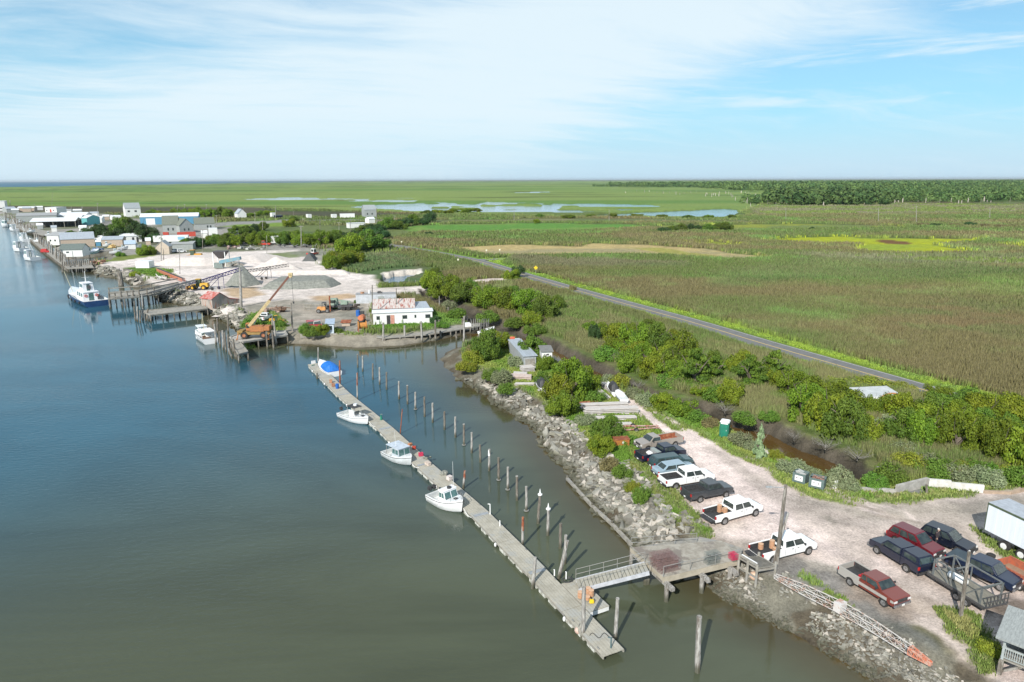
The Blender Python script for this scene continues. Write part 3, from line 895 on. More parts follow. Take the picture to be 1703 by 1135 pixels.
def crown(name, seed, n, leaf, c1, c2, style):
 """leaf cards through lobes of a crown of unit radius and unit height, base at 0"""
 g = np.random.default_rng(seed)
 L = []
 if style == 'cedar':
  for k in range(46):
   h = g.uniform(0.08, 0.97)
   rr = (1 - h) ** 0.7 * 0.85
   a = g.uniform(0, 6.28)
   q = g.uniform(0.3, 1)
   L.append((rr * q * np.cos(a), rr * q * np.sin(a), h, 0.26 * (1.25 - h), 0.26 * (1.25 - h), 0.06))
 elif style == 'spire':
  for k in range(34):
   h = g.uniform(0.05, 0.97)
   rr = (1 - h) * 0.8
   a = g.uniform(0, 6.28)
   L.append((rr * .6 * np.cos(a), rr * .6 * np.sin(a), h, 0.2 * (1.3 - h), 0.2 * (1.3 - h), 0.08))
 elif style == 'low':
  for k in range(26):
   a, q = g.uniform(0, 6.28), np.sqrt(g.random()) * 0.8
   h = 0.45 * (1 - q * q * .6) * g.uniform(0.5, 1.2)
   L.append((q * np.cos(a), q * np.sin(a), h, 0.3, 0.3, 0.34))
 else:
  for k in range(30):
   a, q = g.uniform(0, 6.28), np.sqrt(g.random()) * 0.72
   top = 0.80 * np.sqrt(max(0, 1 - q * q * 0.9))
   h = g.uniform(0.22, 1.0) * top
   s = g.uniform(0.17, 0.32)
   L.append((q * np.cos(a), q * np.sin(a), h + 0.03, s, s, s * 0.75))
 L = np.array(L)
 w = L[:, 3] ** 2
 k = g.choice(len(L), n, p=w / w.sum())
 d = g.normal(0, 1, (n, 3))
 d /= np.linalg.norm(d, axis=1)[:, None]
 rr = g.random(n)[:, None] ** 0.3
 pos = L[k, :3] + d * rr * L[k, 3:6]
 pos[:, 2] = np.maximum(pos[:, 2], 0.02)
 nrm = d + g.normal(0, 0.55, (n, 3)) + np.array([0, 0, 0.5])
 nrm /= np.linalg.norm(nrm, axis=1)[:, None]
 a1 = np.cross(nrm, g.normal(0, 1, (n, 3)))
 a1 /= np.linalg.norm(a1, axis=1)[:, None]
 a2 = np.cross(nrm, a1)
 sz = (leaf * g.uniform(0.6, 1.5, n))[:, None]
 v = np.stack([pos - a1 * sz, pos - a2 * sz * 0.6, pos + a1 * sz, pos + a2 * sz * 0.6], 1)
 f = np.arange(n * 4).reshape(n, 4)
 lt = g.random(len(L))
 tt = np.clip(lt[k] * 0.6 + g.random(n) * 0.4, 0, 1)[:, None]
 c = (np.array(c1) * (1 - tt) + np.array(c2) * tt) * g.uniform(0.8, 1.2, (n, 1))
 return numpy_mesh(name, v.reshape(-1, 3), f, LM, {'tint': np.repeat(c, 4, 0)})


def trunk_mesh(name, seed, m=BARK, nl=7, thick=0.05, spread=0.6, sub=0):
 g = random.Random(seed)
 mb = MB()
 mb.cyl((0, 0, -0.04), (0.02, 0.01, 0.35), thick, thick * 0.75, 6)
 for i in range(nl):
  a = i * 2.4 + g.random()
  p0 = Vector((0.01, 0.01, g.uniform(0.08, 0.34)))
  p1 = Vector((math.cos(a) * spread * 0.5, math.sin(a) * spread * 0.5, g.uniform(0.35, 0.6)))
  p2 = Vector((math.cos(a + .3) * spread, math.sin(a + .3) * spread, g.uniform(0.55, 0.92)))
  mb.cyl(p0, p1, thick * 0.6, thick * 0.35, 5)
  mb.cyl(p1, p2, thick * 0.35, thick * 0.1, 4)
  for s in range(sub):
   q = p1.lerp(p2, g.random())
   e = q + Vector((g.uniform(-.35, .35), g.uniform(-.35, .35), g.uniform(0.0, .35)))
   mb.cyl(q, e, thick * 0.2, thick * 0.06, 3)
   mb.cyl(e, e + Vector((g.uniform(-.2, .2), g.uniform(-.2, .2), g.uniform(0.0, .2))), thick * 0.08, thick * 0.03, 3)
 return mb.mesh(name, m)


GRN = [((0.052, 0.095, 0.010), (0.150, 0.200, 0.016)), ((0.044, 0.085, 0.014), (0.115, 0.165, 0.020)), ((0.070, 0.115, 0.010), (0.190, 0.225, 0.018))]
KIND = {}
for i, (n_, lf, cs, st_) in enumerate([
  (9000, 0.034, GRN[0], 'tree'), (9000, 0.034, GRN[1], 'tree'), (8000, 0.036, GRN[2], 'tree'), (9000, 0.034, GRN[0], 'tree')]):
 KIND['tree%d' % i] = (crown('crown', 100 + i, n_, lf, cs[0], cs[1], st_), trunk_mesh('trunk', 50 + i), 'bushy green tree', 'tree', 'tree')
KIND['dark'] = (crown('crown', 120, 8000, 0.034, (0.022, 0.055, 0.016), (0.055, 0.095, 0.028), 'tree'), trunk_mesh('trunk', 61), 'dark green tree', 'tree', 'tree')
KIND['cedar'] = (crown('crown', 130, 9000, 0.036, (0.038, 0.08, 0.012), (0.12, 0.17, 0.018), 'cedar'), trunk_mesh('trunk', 62), 'layered dark cedar', 'cedar_tree', 'tree')
KIND['spire'] = (crown('crown', 131, 3500, 0.045, (0.13, 0.18, 0.09), (0.22, 0.28, 0.15), 'spire'), trunk_mesh('trunk', 63), 'pale silvery young conifer', 'conifer', 'tree')
KIND['bush'] = (crown('foliage', 140, 5000, 0.045, (0.06, 0.12, 0.015), (0.13, 0.20, 0.03), 'low'), trunk_mesh('stem', 64, thick=0.03), 'low green bush', 'bush', 'bush')
KIND['yellow'] = (crown('foliage', 141, 5000, 0.045, (0.12, 0.17, 0.015), (0.23, 0.25, 0.03), 'low'), trunk_mesh('stem', 65, thick=0.03), 'yellow green bush', 'bush', 'bush')
KIND['silver'] = (crown('foliage', 142, 4500, 0.045, (0.12, 0.15, 0.07), (0.21, 0.23, 0.13), 'low'), trunk_mesh('stem', 66, thick=0.03), 'pale grey green bush', 'bush', 'bush')
KIND['brown'] = (crown('foliage', 143, 4500, 0.045, (0.13, 0.12, 0.05), (0.2, 0.17, 0.075), 'low'), trunk_mesh('stem', 67, thick=0.03), 'brownish dry bush', 'bush', 'bush')
KIND['dead'] = (None, trunk_mesh('branches', 68, DEAD, 14, 0.035, 0.95, 6), 'bare grey dead shrub', 'dead_shrub', 'dead shrub')


def put_plants(items, where, group):
 """items: (px, py of the foot, width px, height px, kind); labels count left to right within each look"""
 items = sorted(items, key=lambda q: q[0])
 tot = {}
 for it in items:
  tot[it[4]] = tot.get(it[4], 0) + 1
 seen = {}
 def look(k):
  return KIND[k][2]
 tot = {}
 for it in items:
  tot[look(it[4])] = tot.get(look(it[4]), 0) + 1
 for x, y, w, h, kd in items:
  cm, tm, lk, nm, cat = KIND[kd]
  s = S(x, y)
  i = seen.get(lk, 0)
  seen[lk] = i + 1
  lab = '%s %s' % (lk, where) if tot[lk] == 1 else '%s of %d: %s %s' % (ordn(i), tot[lk], lk, where)
  if tot[lk] > 1:
   lab = '%s %s, %s of %d from left' % (lk, where, ordn(i), tot[lk])
  p = P(x, y, G)
  rad = w * s * (0.56 if kd != 'dead' else .42)
  p = p + Vector((p.x, p.y, 0)).normalized() * rad * 0.55      # the foot seen is the near edge of the crown
  p.z = G - 0.05
  r = bpy.data.objects.new(nm, None)
  col.objects.link(r)
  tag(r, lab, cat, group)
  r.location = p
  r.rotation_euler = (0, 0, random.uniform(0, 6.28))
  hh = (1.08 if kd != 'dead' else .8) * h * s / cp
  r.scale = (rad, rad, hh)
  link('trunk' if cat == 'tree' else ('branches' if cm is None else 'stem'), tm, r)
  if cm:
   link('crown' if cat == 'tree' else 'foliage', cm, r)


def tk():
 return random.choice(['tree0', 'tree1', 'tree2', 'tree3', 'tree0', 'tree1'])


def row(x0, y0, x1, y1, n, w, h, kinds=None, j=4):
 o = []
 for i in range(n):
  f = (i + .5) / n
  k = random.choice(kinds) if kinds else tk()
  o.append((x0 + (x1 - x0) * f + random.uniform(-j, j), y0 + (y1 - y0) * f + random.uniform(-j, j) * 0.5, w * random.uniform(.8, 1.25), h * random.uniform(.8, 1.2), k))
 return o


T = [(718, 486, 46, 34, 'tree2'), (742, 498, 50, 40, 'tree0'), (722, 470, 34, 22, 'tree1'), (775, 506, 56, 34, 'tree1'), (808, 515, 58, 38, 'tree0'), (840, 522, 60, 40, 'tree3'), (874, 528, 62, 44, 'tree0'), (908, 535, 52, 42, 'tree1'), (885, 545, 40, 26, 'tree2'), (925, 520, 36, 26, 'tree1'), (852, 500, 40, 22, 'tree1')]
T += [(760, 530, 36, 18, 'bush'), (812, 536, 36, 20, 'bush'), (855, 545, 34, 18, 'bush'), (890, 556, 36, 18, 'bush'), (745, 515, 30, 16, 'silver'), (850, 468, 30, 20, 'tree2'), (862, 463, 22, 24, 'dark')]
T += row(720, 490, 930, 528, 8, 44, 30)
put_plants(T, 'in the hedge beside the upper creek', 'shrubs beside the upper creek')
T = [(990, 572, 30, 36, 'dark'), (1008, 600, 40, 26, 'bush'), (1025, 585, 54, 50, 'tree2'), (1058, 596, 62, 58, 'tree0'), (1092, 600, 60, 60, 'tree1'), (1045, 622, 54, 40, 'tree3'), (1085, 632, 56, 42, 'tree2'), (1128, 608, 60, 56, 'tree3'), (1155, 650, 74, 66, 'cedar'), (1112, 640, 48, 40, 'tree0'), (1188, 640, 52, 46, 'cedar'), (1212, 676, 50, 42, 'tree2'), (1190, 668, 40, 30, 'bush'),
  (1075, 560, 50, 26, 'tree1'), (1130, 575, 44, 26, 'tree2'), (1245, 650, 66, 56, 'cedar'), (1285, 640, 72, 52, 'cedar'), (1230, 620, 50, 34, 'tree2'), (1315, 668, 60, 48, 'tree0'), (1040, 560, 40, 22, 'bush'), (1060, 648, 40, 18, 'dead'), (1030, 606, 34, 22, 'dead'), (1205, 690, 46, 22, 'dead'), (1235, 705, 40, 20, 'bush')]
T += row(965, 555, 1100, 563, 4, 44, 22) + row(1010, 590, 1180, 640, 9, 46, 36) + row(1150, 610, 1330, 660, 9, 50, 34, ['tree0', 'tree1', 'tree2', 'cedar']) + row(1100, 640, 1230, 680, 5, 36, 20, ['silver', 'bush', 'tree2'])
put_plants(T, 'between the creek and the road', 'trees between the creek and the road')
T = [(1335, 706, 66, 66, 'tree0'), (1368, 722, 74, 72, 'tree2'), (1402, 742, 76, 74, 'tree1'), (1350, 668, 70, 40, 'tree3'), (1400, 690, 70, 50, 'tree0'), (1438, 745, 56, 52, 'tree2'), (1440, 652, 76, 22, 'yellow'), (1385, 648, 60, 18, 'yellow'), (1490, 655, 60, 18, 'yellow'), (1372, 752, 60, 26, 'dead'), (1425, 770, 60, 24, 'dead'), (1320, 735, 40, 22, 'dead'), (1280, 700, 32, 16, 'bush'),
  (1450, 698, 40, 40, 'tree0'), (1410, 690, 44, 30, 'tree2'), (1485, 700, 40, 24, 'tree2'), (1500, 745, 64, 60, 'tree1'), (1535, 752, 64, 66, 'tree0'), (1510, 712, 80, 44, 'tree2'), (1560, 712, 80, 52, 'tree1'), (1588, 760, 70, 70, 'tree0'), (1600, 700, 76, 52, 'tree1'), (1640, 716, 80, 56, 'tree2'), (1632, 765, 56, 66, 'tree3'), (1668, 782, 78, 80, 'tree0'), (1705, 792, 90, 88, 'tree2'), (1700, 728, 90, 66, 'tree2'), (1755, 800, 110, 90, 'tree0'), (1760, 740, 110, 80, 'tree1'),
  (1660, 690, 60, 34, 'tree2'), (1555, 672, 50, 30, 'tree0'), (1512, 790, 60, 38, 'yellow'), (1478, 806, 52, 36, 'bush'), (1452, 815, 42, 28, 'bush'), (1545, 800, 56, 36, 'bush'), (1500, 760, 50, 24, 'silver'), (1585, 800, 60, 26, 'silver'), (1640, 808, 60, 30, 'silver'), (1690, 812, 60, 34, 'bush'), (1610, 790, 40, 26, 'brown'), (1475, 725, 50, 36, 'silver')]
T += row(1345, 690, 1440, 740, 6, 54, 40) + row(1480, 700, 1690, 740, 8, 60, 46) + row(1500, 780, 1690, 800, 7, 44, 28, ['silver', 'bush', 'tree2', 'yellow'])
put_plants(T, 'in the thicket above the low wall', 'trees above the low wall')
T = [(808, 602, 58, 50, 'tree1'), (830, 584, 44, 36, 'tree2'), (885, 603, 54, 40, 'tree1'), (904, 618, 34, 26, 'tree0'), (785, 607, 40, 26, 'yellow'), (775, 618, 36, 18, 'yellow'), (790, 592, 32, 24, 'brown'), (835, 640, 36, 28, 'silver'), (842, 655, 30, 18, 'bush'), (905, 648, 40, 28, 'tree1'), (858, 612, 38, 20, 'silver'), (818, 632, 30, 20, 'bush')]
put_plants(T, 'by the old sheds on the spit', 'shrubs by the old sheds')
T = [(925, 676, 60, 50, 'tree2'), (952, 668, 76, 66, 'tree0'), (935, 700, 60, 44, 'tree3'), (962, 648, 60, 46, 'tree2'), (980, 655, 44, 36, 'tree0'), (990, 672, 34, 24, 'bush'), (1030, 645, 36, 26, 'yellow'), (1012, 640, 30, 18, 'silver'), (1010, 738, 60, 40, 'tree1'), (1040, 742, 40, 20, 'bush'), (998, 760, 50, 36, 'tree2'), (1014, 784, 36, 24, 'brown'), (1034, 798, 36, 24, 'bush'), (1066, 838, 30, 32, 'bush'), (1052, 818, 26, 18, 'yellow'), (975, 710, 40, 20, 'silver'), (1015, 703, 22, 14, 'bush')]
put_plants(T, 'by the stacked boards', 'shrubs above the rocky shore')
T = [(1078, 676, 44, 22, 'silver'), (1052, 663, 36, 18, 'silver'), (1102, 684, 50, 30, 'tree2'), (1135, 698, 52, 32, 'tree0'), (1160, 705, 40, 22, 'bush'), (1180, 712, 30, 18, 'brown'), (1262, 765, 36, 56, 'spire'), (1232, 742, 40, 24, 'silver'), (1290, 765, 26, 18, 'yellow'), (1318, 790, 50, 24, 'silver'), (1348, 800, 44, 20, 'silver'), (1392, 812, 48, 38, 'silver'), (1412, 818, 34, 22, 'silver'), (1250, 752, 26, 20, 'silver')]
put_plants(T, 'on the near creek bank', 'shrubs on the near bank of the creek')
T = row(590, 440, 545, 452, 4, 40, 26, ['tree2', 'tree0']) + row(570, 425, 640, 415, 6, 44, 30) + row(560, 405, 640, 400, 5, 40, 22, ['tree1', 'dark']) + row(500, 412, 570, 406, 7, 34, 22) + row(600, 392, 720, 370, 9, 34, 16, ['tree1', 'dark']) + row(440, 408, 500, 408, 5, 30, 20) + [(480, 378, 26, 14, 'tree2'), (490, 370, 20, 10, 'tree1')]
put_plants(T, 'behind the shell yard', 'trees behind the shell yard')
T = row(150, 396, 180, 396, 3, 30, 22, ['dark']) + [(205, 400, 44, 36, 'tree1'), (228, 402, 46, 36, 'dark'), (245, 402, 40, 26, 'dark'), (190, 404, 36, 26, 'dark'), (262, 405, 34, 18, 'dark'), (213, 384, 36, 22, 'tree1')] + row(235, 425, 255, 423, 3, 22, 15) + row(300, 415, 345, 410, 4, 24, 16, ['dark', 'tree1']) + row(350, 410, 440, 408, 8, 30, 22) + row(385, 395, 440, 385, 4, 30, 16, ['dark', 'tree1']) + row(240, 362, 300, 360, 5, 22, 11) + row(300, 362, 380, 362, 8, 24, 14) + row(380, 360, 460, 360, 5, 22, 8) + [(118, 392, 20, 8, 'tree1'), (200, 427, 16, 9, 'bush')]
put_plants(T, 'among the village buildings', 'trees in the village')
T = row(700, 356, 800, 354, 6, 20, 7) + row(880, 363, 1240, 362, 9, 22, 6) + row(1095, 386, 1215, 384, 8, 22, 11, ['dark', 'tree1'], 3) + [(1205, 385, 30, 14, 'tree1'), (893, 372, 14, 8, 'tree2'), (1350, 383, 12, 6, 'dark'), (714, 392, 18, 7, 'dark'), (860, 390, 14, 4, 'bush'), (952, 484, 14, 12, 'brown')] + row(1520, 376, 1700, 378, 7, 20, 6, ['dark', 'brown'])
put_plants(T, 'out on the marsh beyond the road', 'scattered marsh shrubs')
T = row(505, 556, 540, 560, 3, 24, 16, ['bush', 'tree2']) + [(420, 545, 36, 20, 'bush'), (465, 545, 22, 14, 'bush'), (440, 553, 24, 12, 'bush'), (225, 460, 18, 10, 'yellow'), (560, 554, 20, 10, 'bush'), (722, 540, 20, 16, 'dark'), (735, 545, 24, 10, 'bush'), (594, 505, 12, 8, 'tree1'), (555, 515, 14, 8, 'bush'), (620, 520, 14, 8, 'bush'), (610, 548, 12, 6, 'silver'), (1645, 1095, 44, 30, 'yellow'), (1395, 1012, 14, 8, 'bush')]
put_plants(T, 'on open ground by the yards', 'low shrubs by the yards')

# far woods: one mass
fx, fy, fs = [], [], []


def wood(px, n, wm):
 pl = wpoly(px)
 lo, hi = pl.min(0), pl.max(0)
 A = rng.uniform(0, 1, (n * 30, 2)) * (hi - lo) + lo
 rr = np.hypot(A[:, 0], A[:, 1])
 keep = (sdist(A[:, 0], A[:, 1], pl) > 0) & (rng.random(len(A)) < (rr.min() / rr) ** 1.2)
 keep &= fnoise(A[:, 0], A[:, 1], 90, 61) > (.40 if wm > 9 else .2)
 return A[keep][:n], wm


def wood_mesh(name, sets, kleaf, leafm):
 vs, cs = [], []
 for A, hm in sets:
  n = len(A)
  hh = hm * rng.uniform(0.5, 1.35, n)
  tint = rng.random(n)
  X = np.repeat(A, kleaf, 0)
  H = np.repeat(hh, kleaf)
  d = rng.normal(0, 1, (n * kleaf, 3))
  d /= np.linalg.norm(d, axis=1)[:, None]
  pos = np.stack([X[:, 0], X[:, 1], G + H * 0.58], 1) + d * np.stack([H * 0.42, H * 0.42, H * 0.42], 1)
  nr = d + rng.normal(0, 0.5, d.shape) + np.array([0, 0, .3])
  a1 = np.cross(nr, rng.normal(0, 1, d.shape))
  a1 /= np.linalg.norm(a1, axis=1)[:, None]
  a2 = np.cross(nr, a1)
  a2 /= np.linalg.norm(a2, axis=1)[:, None]
  sz = (leafm * H * rng.uniform(0.7, 1.4, len(H)))[:, None]
  vs.append(np.stack([pos - a1 * sz, pos - a2 * sz, pos + a1 * sz, pos + a2 * sz], 1).reshape(-1, 3))
  tt = np.repeat(tint, kleaf)[:, None]
  c = (np.array((0.034, 0.078, 0.022)) * (1 - tt) + np.array((0.095, 0.145, 0.040)) * tt) * rng.uniform(0.75, 1.25, (len(H), 1))
  cs.append(np.repeat(c * (1.0 if hm == 12.5 else 1.3), 4, 0))  # woods behind the near clump coloured lighter, haze put into the tint
 V_, C_ = np.concatenate(vs), np.concatenate(cs)
 return numpy_mesh(name, V_, np.arange(len(V_)).reshape(-1, 4), VM, {'tint': C_})


W1 = wood([(1275, 341), (1330, 343), (1480, 342), (1490, 336), (1440, 328), (1370, 324), (1310, 326), (1270, 333)], 900, 12.5)
W2 = wood([(1480, 336), (1560, 338), (1720, 335), (1900, 336), (1950, 312), (1700, 311), (1560, 317), (1440, 322)], 3000, 9.5)
W3 = wood([(1250, 319), (1330, 316), (1440, 320), (1560, 316), (1750, 311), (1900, 310), (1900, 303), (1500, 303.8), (1250, 305.5), (1100, 308), (1010, 309.5), (1015, 311), (1160, 313)], 6500, 17)
W4 = wood([(985, 310), (1010, 309), (1012, 311), (988, 311.5)], 40, 9)
W5 = wood([(1228, 341), (1262, 340), (1268, 333), (1235, 330)], 50, 7)
tag(link('distant_woods', wood_mesh('distant_woods', [W1, W2, W3, W4, W5], 55, 0.11)), 'dark green mass of woods along the right of the horizon', 'woods', kind='stuff')
x, y, z, c = sample_cover(((sdist(GX, GY, wpoly([(1040, 319), (1240, 322), (1290, 330), (1500, 323), (1700, 338), (1500, 342), (1250, 345), (1200, 330), (1040, 322)])) > 0)).astype(float), 240, 500, 4000)
mb = blades('dead_trunks', x, y, z, x[:, None] * 0 + np.array((0.34, 0.31, 0.27)), rng.uniform(3, 9, len(x)), 0.5 + np.hypot(x, y) / 1800, 1, 0.05)
tag(link('dead_trunks', mb), 'pale bare trunks standing dead along the edge of the far woods', 'dead trees', kind='stuff')
# ---------------- vehicles ----------------
def facewin(mb, A, B, C, D, u0, u1, v0, v1, off):
 """a pane on the face A(bottom rear) B(bottom front) C(top front) D(top rear)"""
 A, B, C, D = map(Vector, (A, B, C, D))
 n = (B - A).cross(D - A).normalized()
 def q(u, v):
  return A.lerp(B, u).lerp(D.lerp(C, u), v)
 pts = [q(u0, v0), q(u1, v0), q(u1, v1), q(u0, v1)]
 cen = (A + B + C + D) / 4
 if n.dot(Vector((cen.x * 0.2, cen.y, 0.3))) < 0 and abs(n.y) > 0.5:
  n = -n
 if abs(n.y) <= 0.5 and n.dot(Vector((cen.x - mb.cx, 0, 0))) < 0:
  n = -n
 o = [p + n * off for p in pts]
 i = [p - n * 0.02 for p in pts]
 mb.add(o + i, [(0, 1, 2, 3), (4, 7, 6, 5), (0, 4, 5, 1), (1, 5, 6, 2), (2, 6, 7, 3), (3, 7, 4, 0)])


def arc(cx, r, z, n=7):
 return [(cx + r * math.cos(math.pi * i / n), z + r * math.sin(math.pi * i / n)) for i in range(n + 1)]


WHEELS = {}


def wheel_mesh(r):
 if r not in WHEELS:
  tm = MB().cyl((0, -0.12, 0), (0, 0.12, 0), r, r, 18).mesh('tyre', TYRE, bevel=0.02)
  rb = MB().cyl((0, -0.13, 0), (0, 0.13, 0), r * 0.62, r * 0.62, 14)
  rb.cyl((0, -0.145, 0), (0, 0.145, 0), r * 0.2, r * 0.2, 8)
  for i in range(5):
   a = i * 2 * math.pi / 5
   for s in (-0.135, 0.135):
    rb.bar((0, s, 0), (r * .58 * math.cos(a), s, r * .58 * math.sin(a)), 0.03, r * 0.16)
  WHEELS[r] = (tm, rb.mesh('rim', RIM))
 return WHEELS[r]


def add_wheels(root, xs, hw, r=0.38, zc=None):
 for x in xs:
  for s in (-1, 1):
   w = link('wheel', wheel_mesh(r)[0], root)
   w.location = (x, s * (hw - 0.13), r if zc is None else zc)
   link('rim', wheel_mesh(r)[1], w)


def vehicle(kind, pr, pf, colr, label, name='pickup_truck', cat='pickup truck', L=5.8, W=1.95, H=1.85, cabl=2.1, wr=0.38, lower=None, bedin=BLACK, hoodc=None, roofc=None, gate=True):
 """pr, pf: photo pixels where the visible side's rear and front wheels touch the ground"""
 a, b_ = P(pr[0], pr[1], G + 0.02), P(pf[0], pf[1], G + 0.02)
 d = (b_ - a)
 wb = d.length
 d.normalize()
 n = Vector((-d.y, d.x, 0))
 mid = (a + b_) / 2
 if n.dot(Vector((mid.x, mid.y, 0))) < 0:
  n = -n
 c = mid + n * (W / 2)
 wb = min(max(wb, 2.55), 4.1)
 if kind == 'pickup':
  wb = max(wb, 3.2)
 root = thing(name, label, cat, c, math.atan2(d.y, d.x))
 hw = W / 2
 fo = 0.92 if kind == 'pickup' else 0.88
 ro = 1.22 if kind == 'pickup' else 0.92
 xf, xr = wb / 2 + fo, -wb / 2 - ro
 sill, belt = (0.5, 1.24) if kind == 'pickup' else ((0.36, 1.02) if kind == 'suv' else (0.3, 0.88))
 ar = wr + 0.08
 zc = wr
 low = lower or colr
 xw = wb / 2 - (0.35 if kind != 'sedan' else 0.2)        # windscreen foot
 nose = belt - 0.14
 if kind == 'pickup':
  xc = xw - cabl
  fr = [(xc, sill), (wb / 2 - ar, sill)] + [(x, z) for x, z in reversed(arc(wb / 2, ar, zc))][1:-1] + [(wb / 2 + ar, sill), (xf - 0.08, sill), (xf, sill + 0.15), (xf, nose - 0.06), (xf - 0.1, nose), (xw + 0.05, belt), (xc, belt + 0.02)]
  fr = [(x, max(z, sill)) for x, z in fr]
  mb = MB().side(fr, -hw, hw)
  mb.build('body', colr, root, bevel=0.035)
  bedtop = belt + 0.06
  bw = [(xr, sill + .05), (-wb / 2 - ar, sill)] + [(x, max(z, sill)) for x, z in reversed(arc(-wb / 2, ar, zc))] + [(-wb / 2 + ar, sill), (xc - 0.015, sill), (xc - 0.015, bedtop), (xr, bedtop)]
  mb = MB().side(bw, -hw, -hw + 0.1).side(bw, hw - 0.1, hw)
  mb.box(((xr + xc) / 2, 0, 0.72), (xc - xr - 0.05, W - 0.21, 0.06))
  mb.box((xc - 0.06, 0, 0.98), (0.06, W - 0.21, 0.5))
  bed = mb.build('bed', low, root, bevel=0.02)
  ln = MB()
  ln.box(((xr + xc) / 2 - 0.02, 0, 0.765), (xc - xr - 0.14, W - 0.24, 0.03))
  for s in (-1, 1):
   ln.box(((xr + xc) / 2 - 0.02, s * (hw - 0.115), 0.99), (xc - xr - 0.14, 0.02, 0.46))
   ln.box((-wb / 2, s * (hw - 0.24), 0.87), (0.85, 0.22, 0.2))
  ln.box((xc - 0.1, 0, 0.99), (0.02, W - 0.24, 0.46))
  ln.build('bed_liner', bedin, bed)
  tg = MB()
  if gate:
   tg.box((xr + 0.035, 0, (bedtop + 0.66) / 2), (0.07, W - 0.22, bedtop - 0.66))
  else:
   tg.box((xr - 0.28, 0, 0.72), (0.6, W - 0.22, 0.07))
  tg.build('tailgate', low if gate else BLACK, root, bevel=0.02)
  gx0, gx1, tx0, tx1 = xc + 0.03, xw + 0.06, xc + 0.1, xw - 0.5
 else:
  rear = xr + 0.05
  fr = [(xr, sill + .1), (-wb / 2 - ar, sill)] + [(x, max(z, sill)) for x, z in reversed(arc(-wb / 2, ar, zc))] + [(-wb / 2 + ar, sill), (wb / 2 - ar, sill)] + [(x, max(z, sill)) for x, z in reversed(arc(wb / 2, ar, zc))] + [(wb / 2 + ar, sill), (xf - 0.1, sill), (xf, sill + .18), (xf, nose - 0.12), (xf - 0.18, nose), (xw + 0.05, belt), (xr + 0.1, belt + 0.02), (xr, belt - 0.12)]
  MB().side(fr, -hw, hw).build('body', colr, root, bevel=0.06)
  if kind == 'suv':
   gx0, gx1, tx0, tx1 = xr + 0.06, xw + 0.08, xr + 0.42, xw - 0.72
  else:
   gx0, gx1, tx0, tx1 = xr + 0.55, xw + 0.1, xr + 1.25, xw - 0.72
 # cab / greenhouse
 h0, h1 = hw - 0.035, hw - 0.17
 z0, z1 = belt - 0.01, H
 B = [(gx0, -h0, z0), (gx1, -h0, z0), (gx1, h0, z0), (gx0, h0, z0)]
 Tt = [(tx0, -h1, z1), (tx1, -h1, z1), (tx1, h1, z1), (tx0, h1, z1)]
 mb = MB()
 mb.loft([B, Tt])
 cabo = mb.build('cab' if kind == 'pickup' else 'roof', roofc or colr, root, bevel=0.06)
 gl = MB()
 gl.cx = (gx0 + gx1) / 2
 npan = 2 if (kind != 'pickup' or cabl > 1.9) else 1
 if kind == 'suv':
  npan = 3
 cuts = np.linspace(0.05, 0.93, npan + 1)
 if kind == 'pickup' and npan == 2 and cabl < 2.1:
  cuts = [0.05, 0.32, 0.93]
 for s in (0, 1):
  i, j = (0, 1) if s == 0 else (3, 2)
  for k in range(npan):
   facewin(gl, B[i], B[j], Tt[j], Tt[i], cuts[k] + 0.02, cuts[k + 1] - 0.02, 0.12, 0.86, 0.012)
 facewin(gl, B[1], B[2], Tt[2], Tt[1], 0.06, 0.94, 0.06, 0.93, 0.012)
 facewin(gl, B[0], B[3], Tt[3], Tt[0], 0.1, 0.9, 0.2, 0.88, 0.012)
 gl.build('windows', GLASS, cabo)
 # trim
 tm = MB()
 tm.box((xf + 0.05, 0, sill + 0.08), (0.16, W * 0.96, 0.24))
 tm.build('front_bumper', CHROME if kind == 'pickup' and colr is not CHAR else BLACK, root, bevel=0.03)
 tm = MB()
 tm.box((xr - 0.06, 0, sill + 0.06), (0.14, W * 0.94, 0.2))
 tm.build('rear_bumper', BLACK, root, bevel=0.03)
 MB().box((xf + 0.012, 0, (nose + sill) / 2 + 0.13), (0.05, W * 0.56, (nose - sill) * 0.42)).build('grille', BLACK, root)
 pl = MB().box((xf + 0.135, 0, sill + 0.08), (0.02, 0.3, 0.15))
 pl.box((xr - 0.137, 0, sill + 0.1), (0.02, 0.3, 0.15))
 pl.build('number_plate', WHITE, root)
 for s in (-1, 1):
  MB().box((xf - 0.01, s * (hw - 0.2), nose - 0.2), (0.12, 0.34, 0.17)).build('headlight', CLEARL, root, bevel=0.02)
  MB().box((xr + 0.02, s * (hw - 0.07), belt - 0.2), (0.12, 0.17, 0.32)).build('tail_light', REDL, root, bevel=0.02)
  MB().box((xw - 0.3, s * (hw + 0.1), belt + 0.1), (0.12, 0.2, 0.18)).build('wing_mirror', BLACK if kind == 'pickup' else colr, root, bevel=0.02)
  dm = MB()
  span = np.linspace(gx0 + 0.12, xw - 0.1, (3 if npan > 1 else 2))
  for q in span:
   dm.box((q, s * (hw + 0.001), (sill + belt) / 2 + 0.05), (0.018, 0.012, belt - sill - 0.16))
  for q in span[1:]:
   dm.box((q - 0.35 if q < xw - 0.2 else q - 0.9, s * (hw + 0.015), belt - 0.14), (0.18, 0.04, 0.035))
  dm.build('door_seams', BLACK, root)
 add_wheels(root, (wb / 2, -wb / 2), hw, wr)
 root['_d'] = 0
 del root['_d']
 return root, dict(xr=xr, xf=xf, wb=wb, hw=hw, belt=belt, H=H, W=W, gx0=gx0, c=c, ang=math.atan2(d.y, d.x))


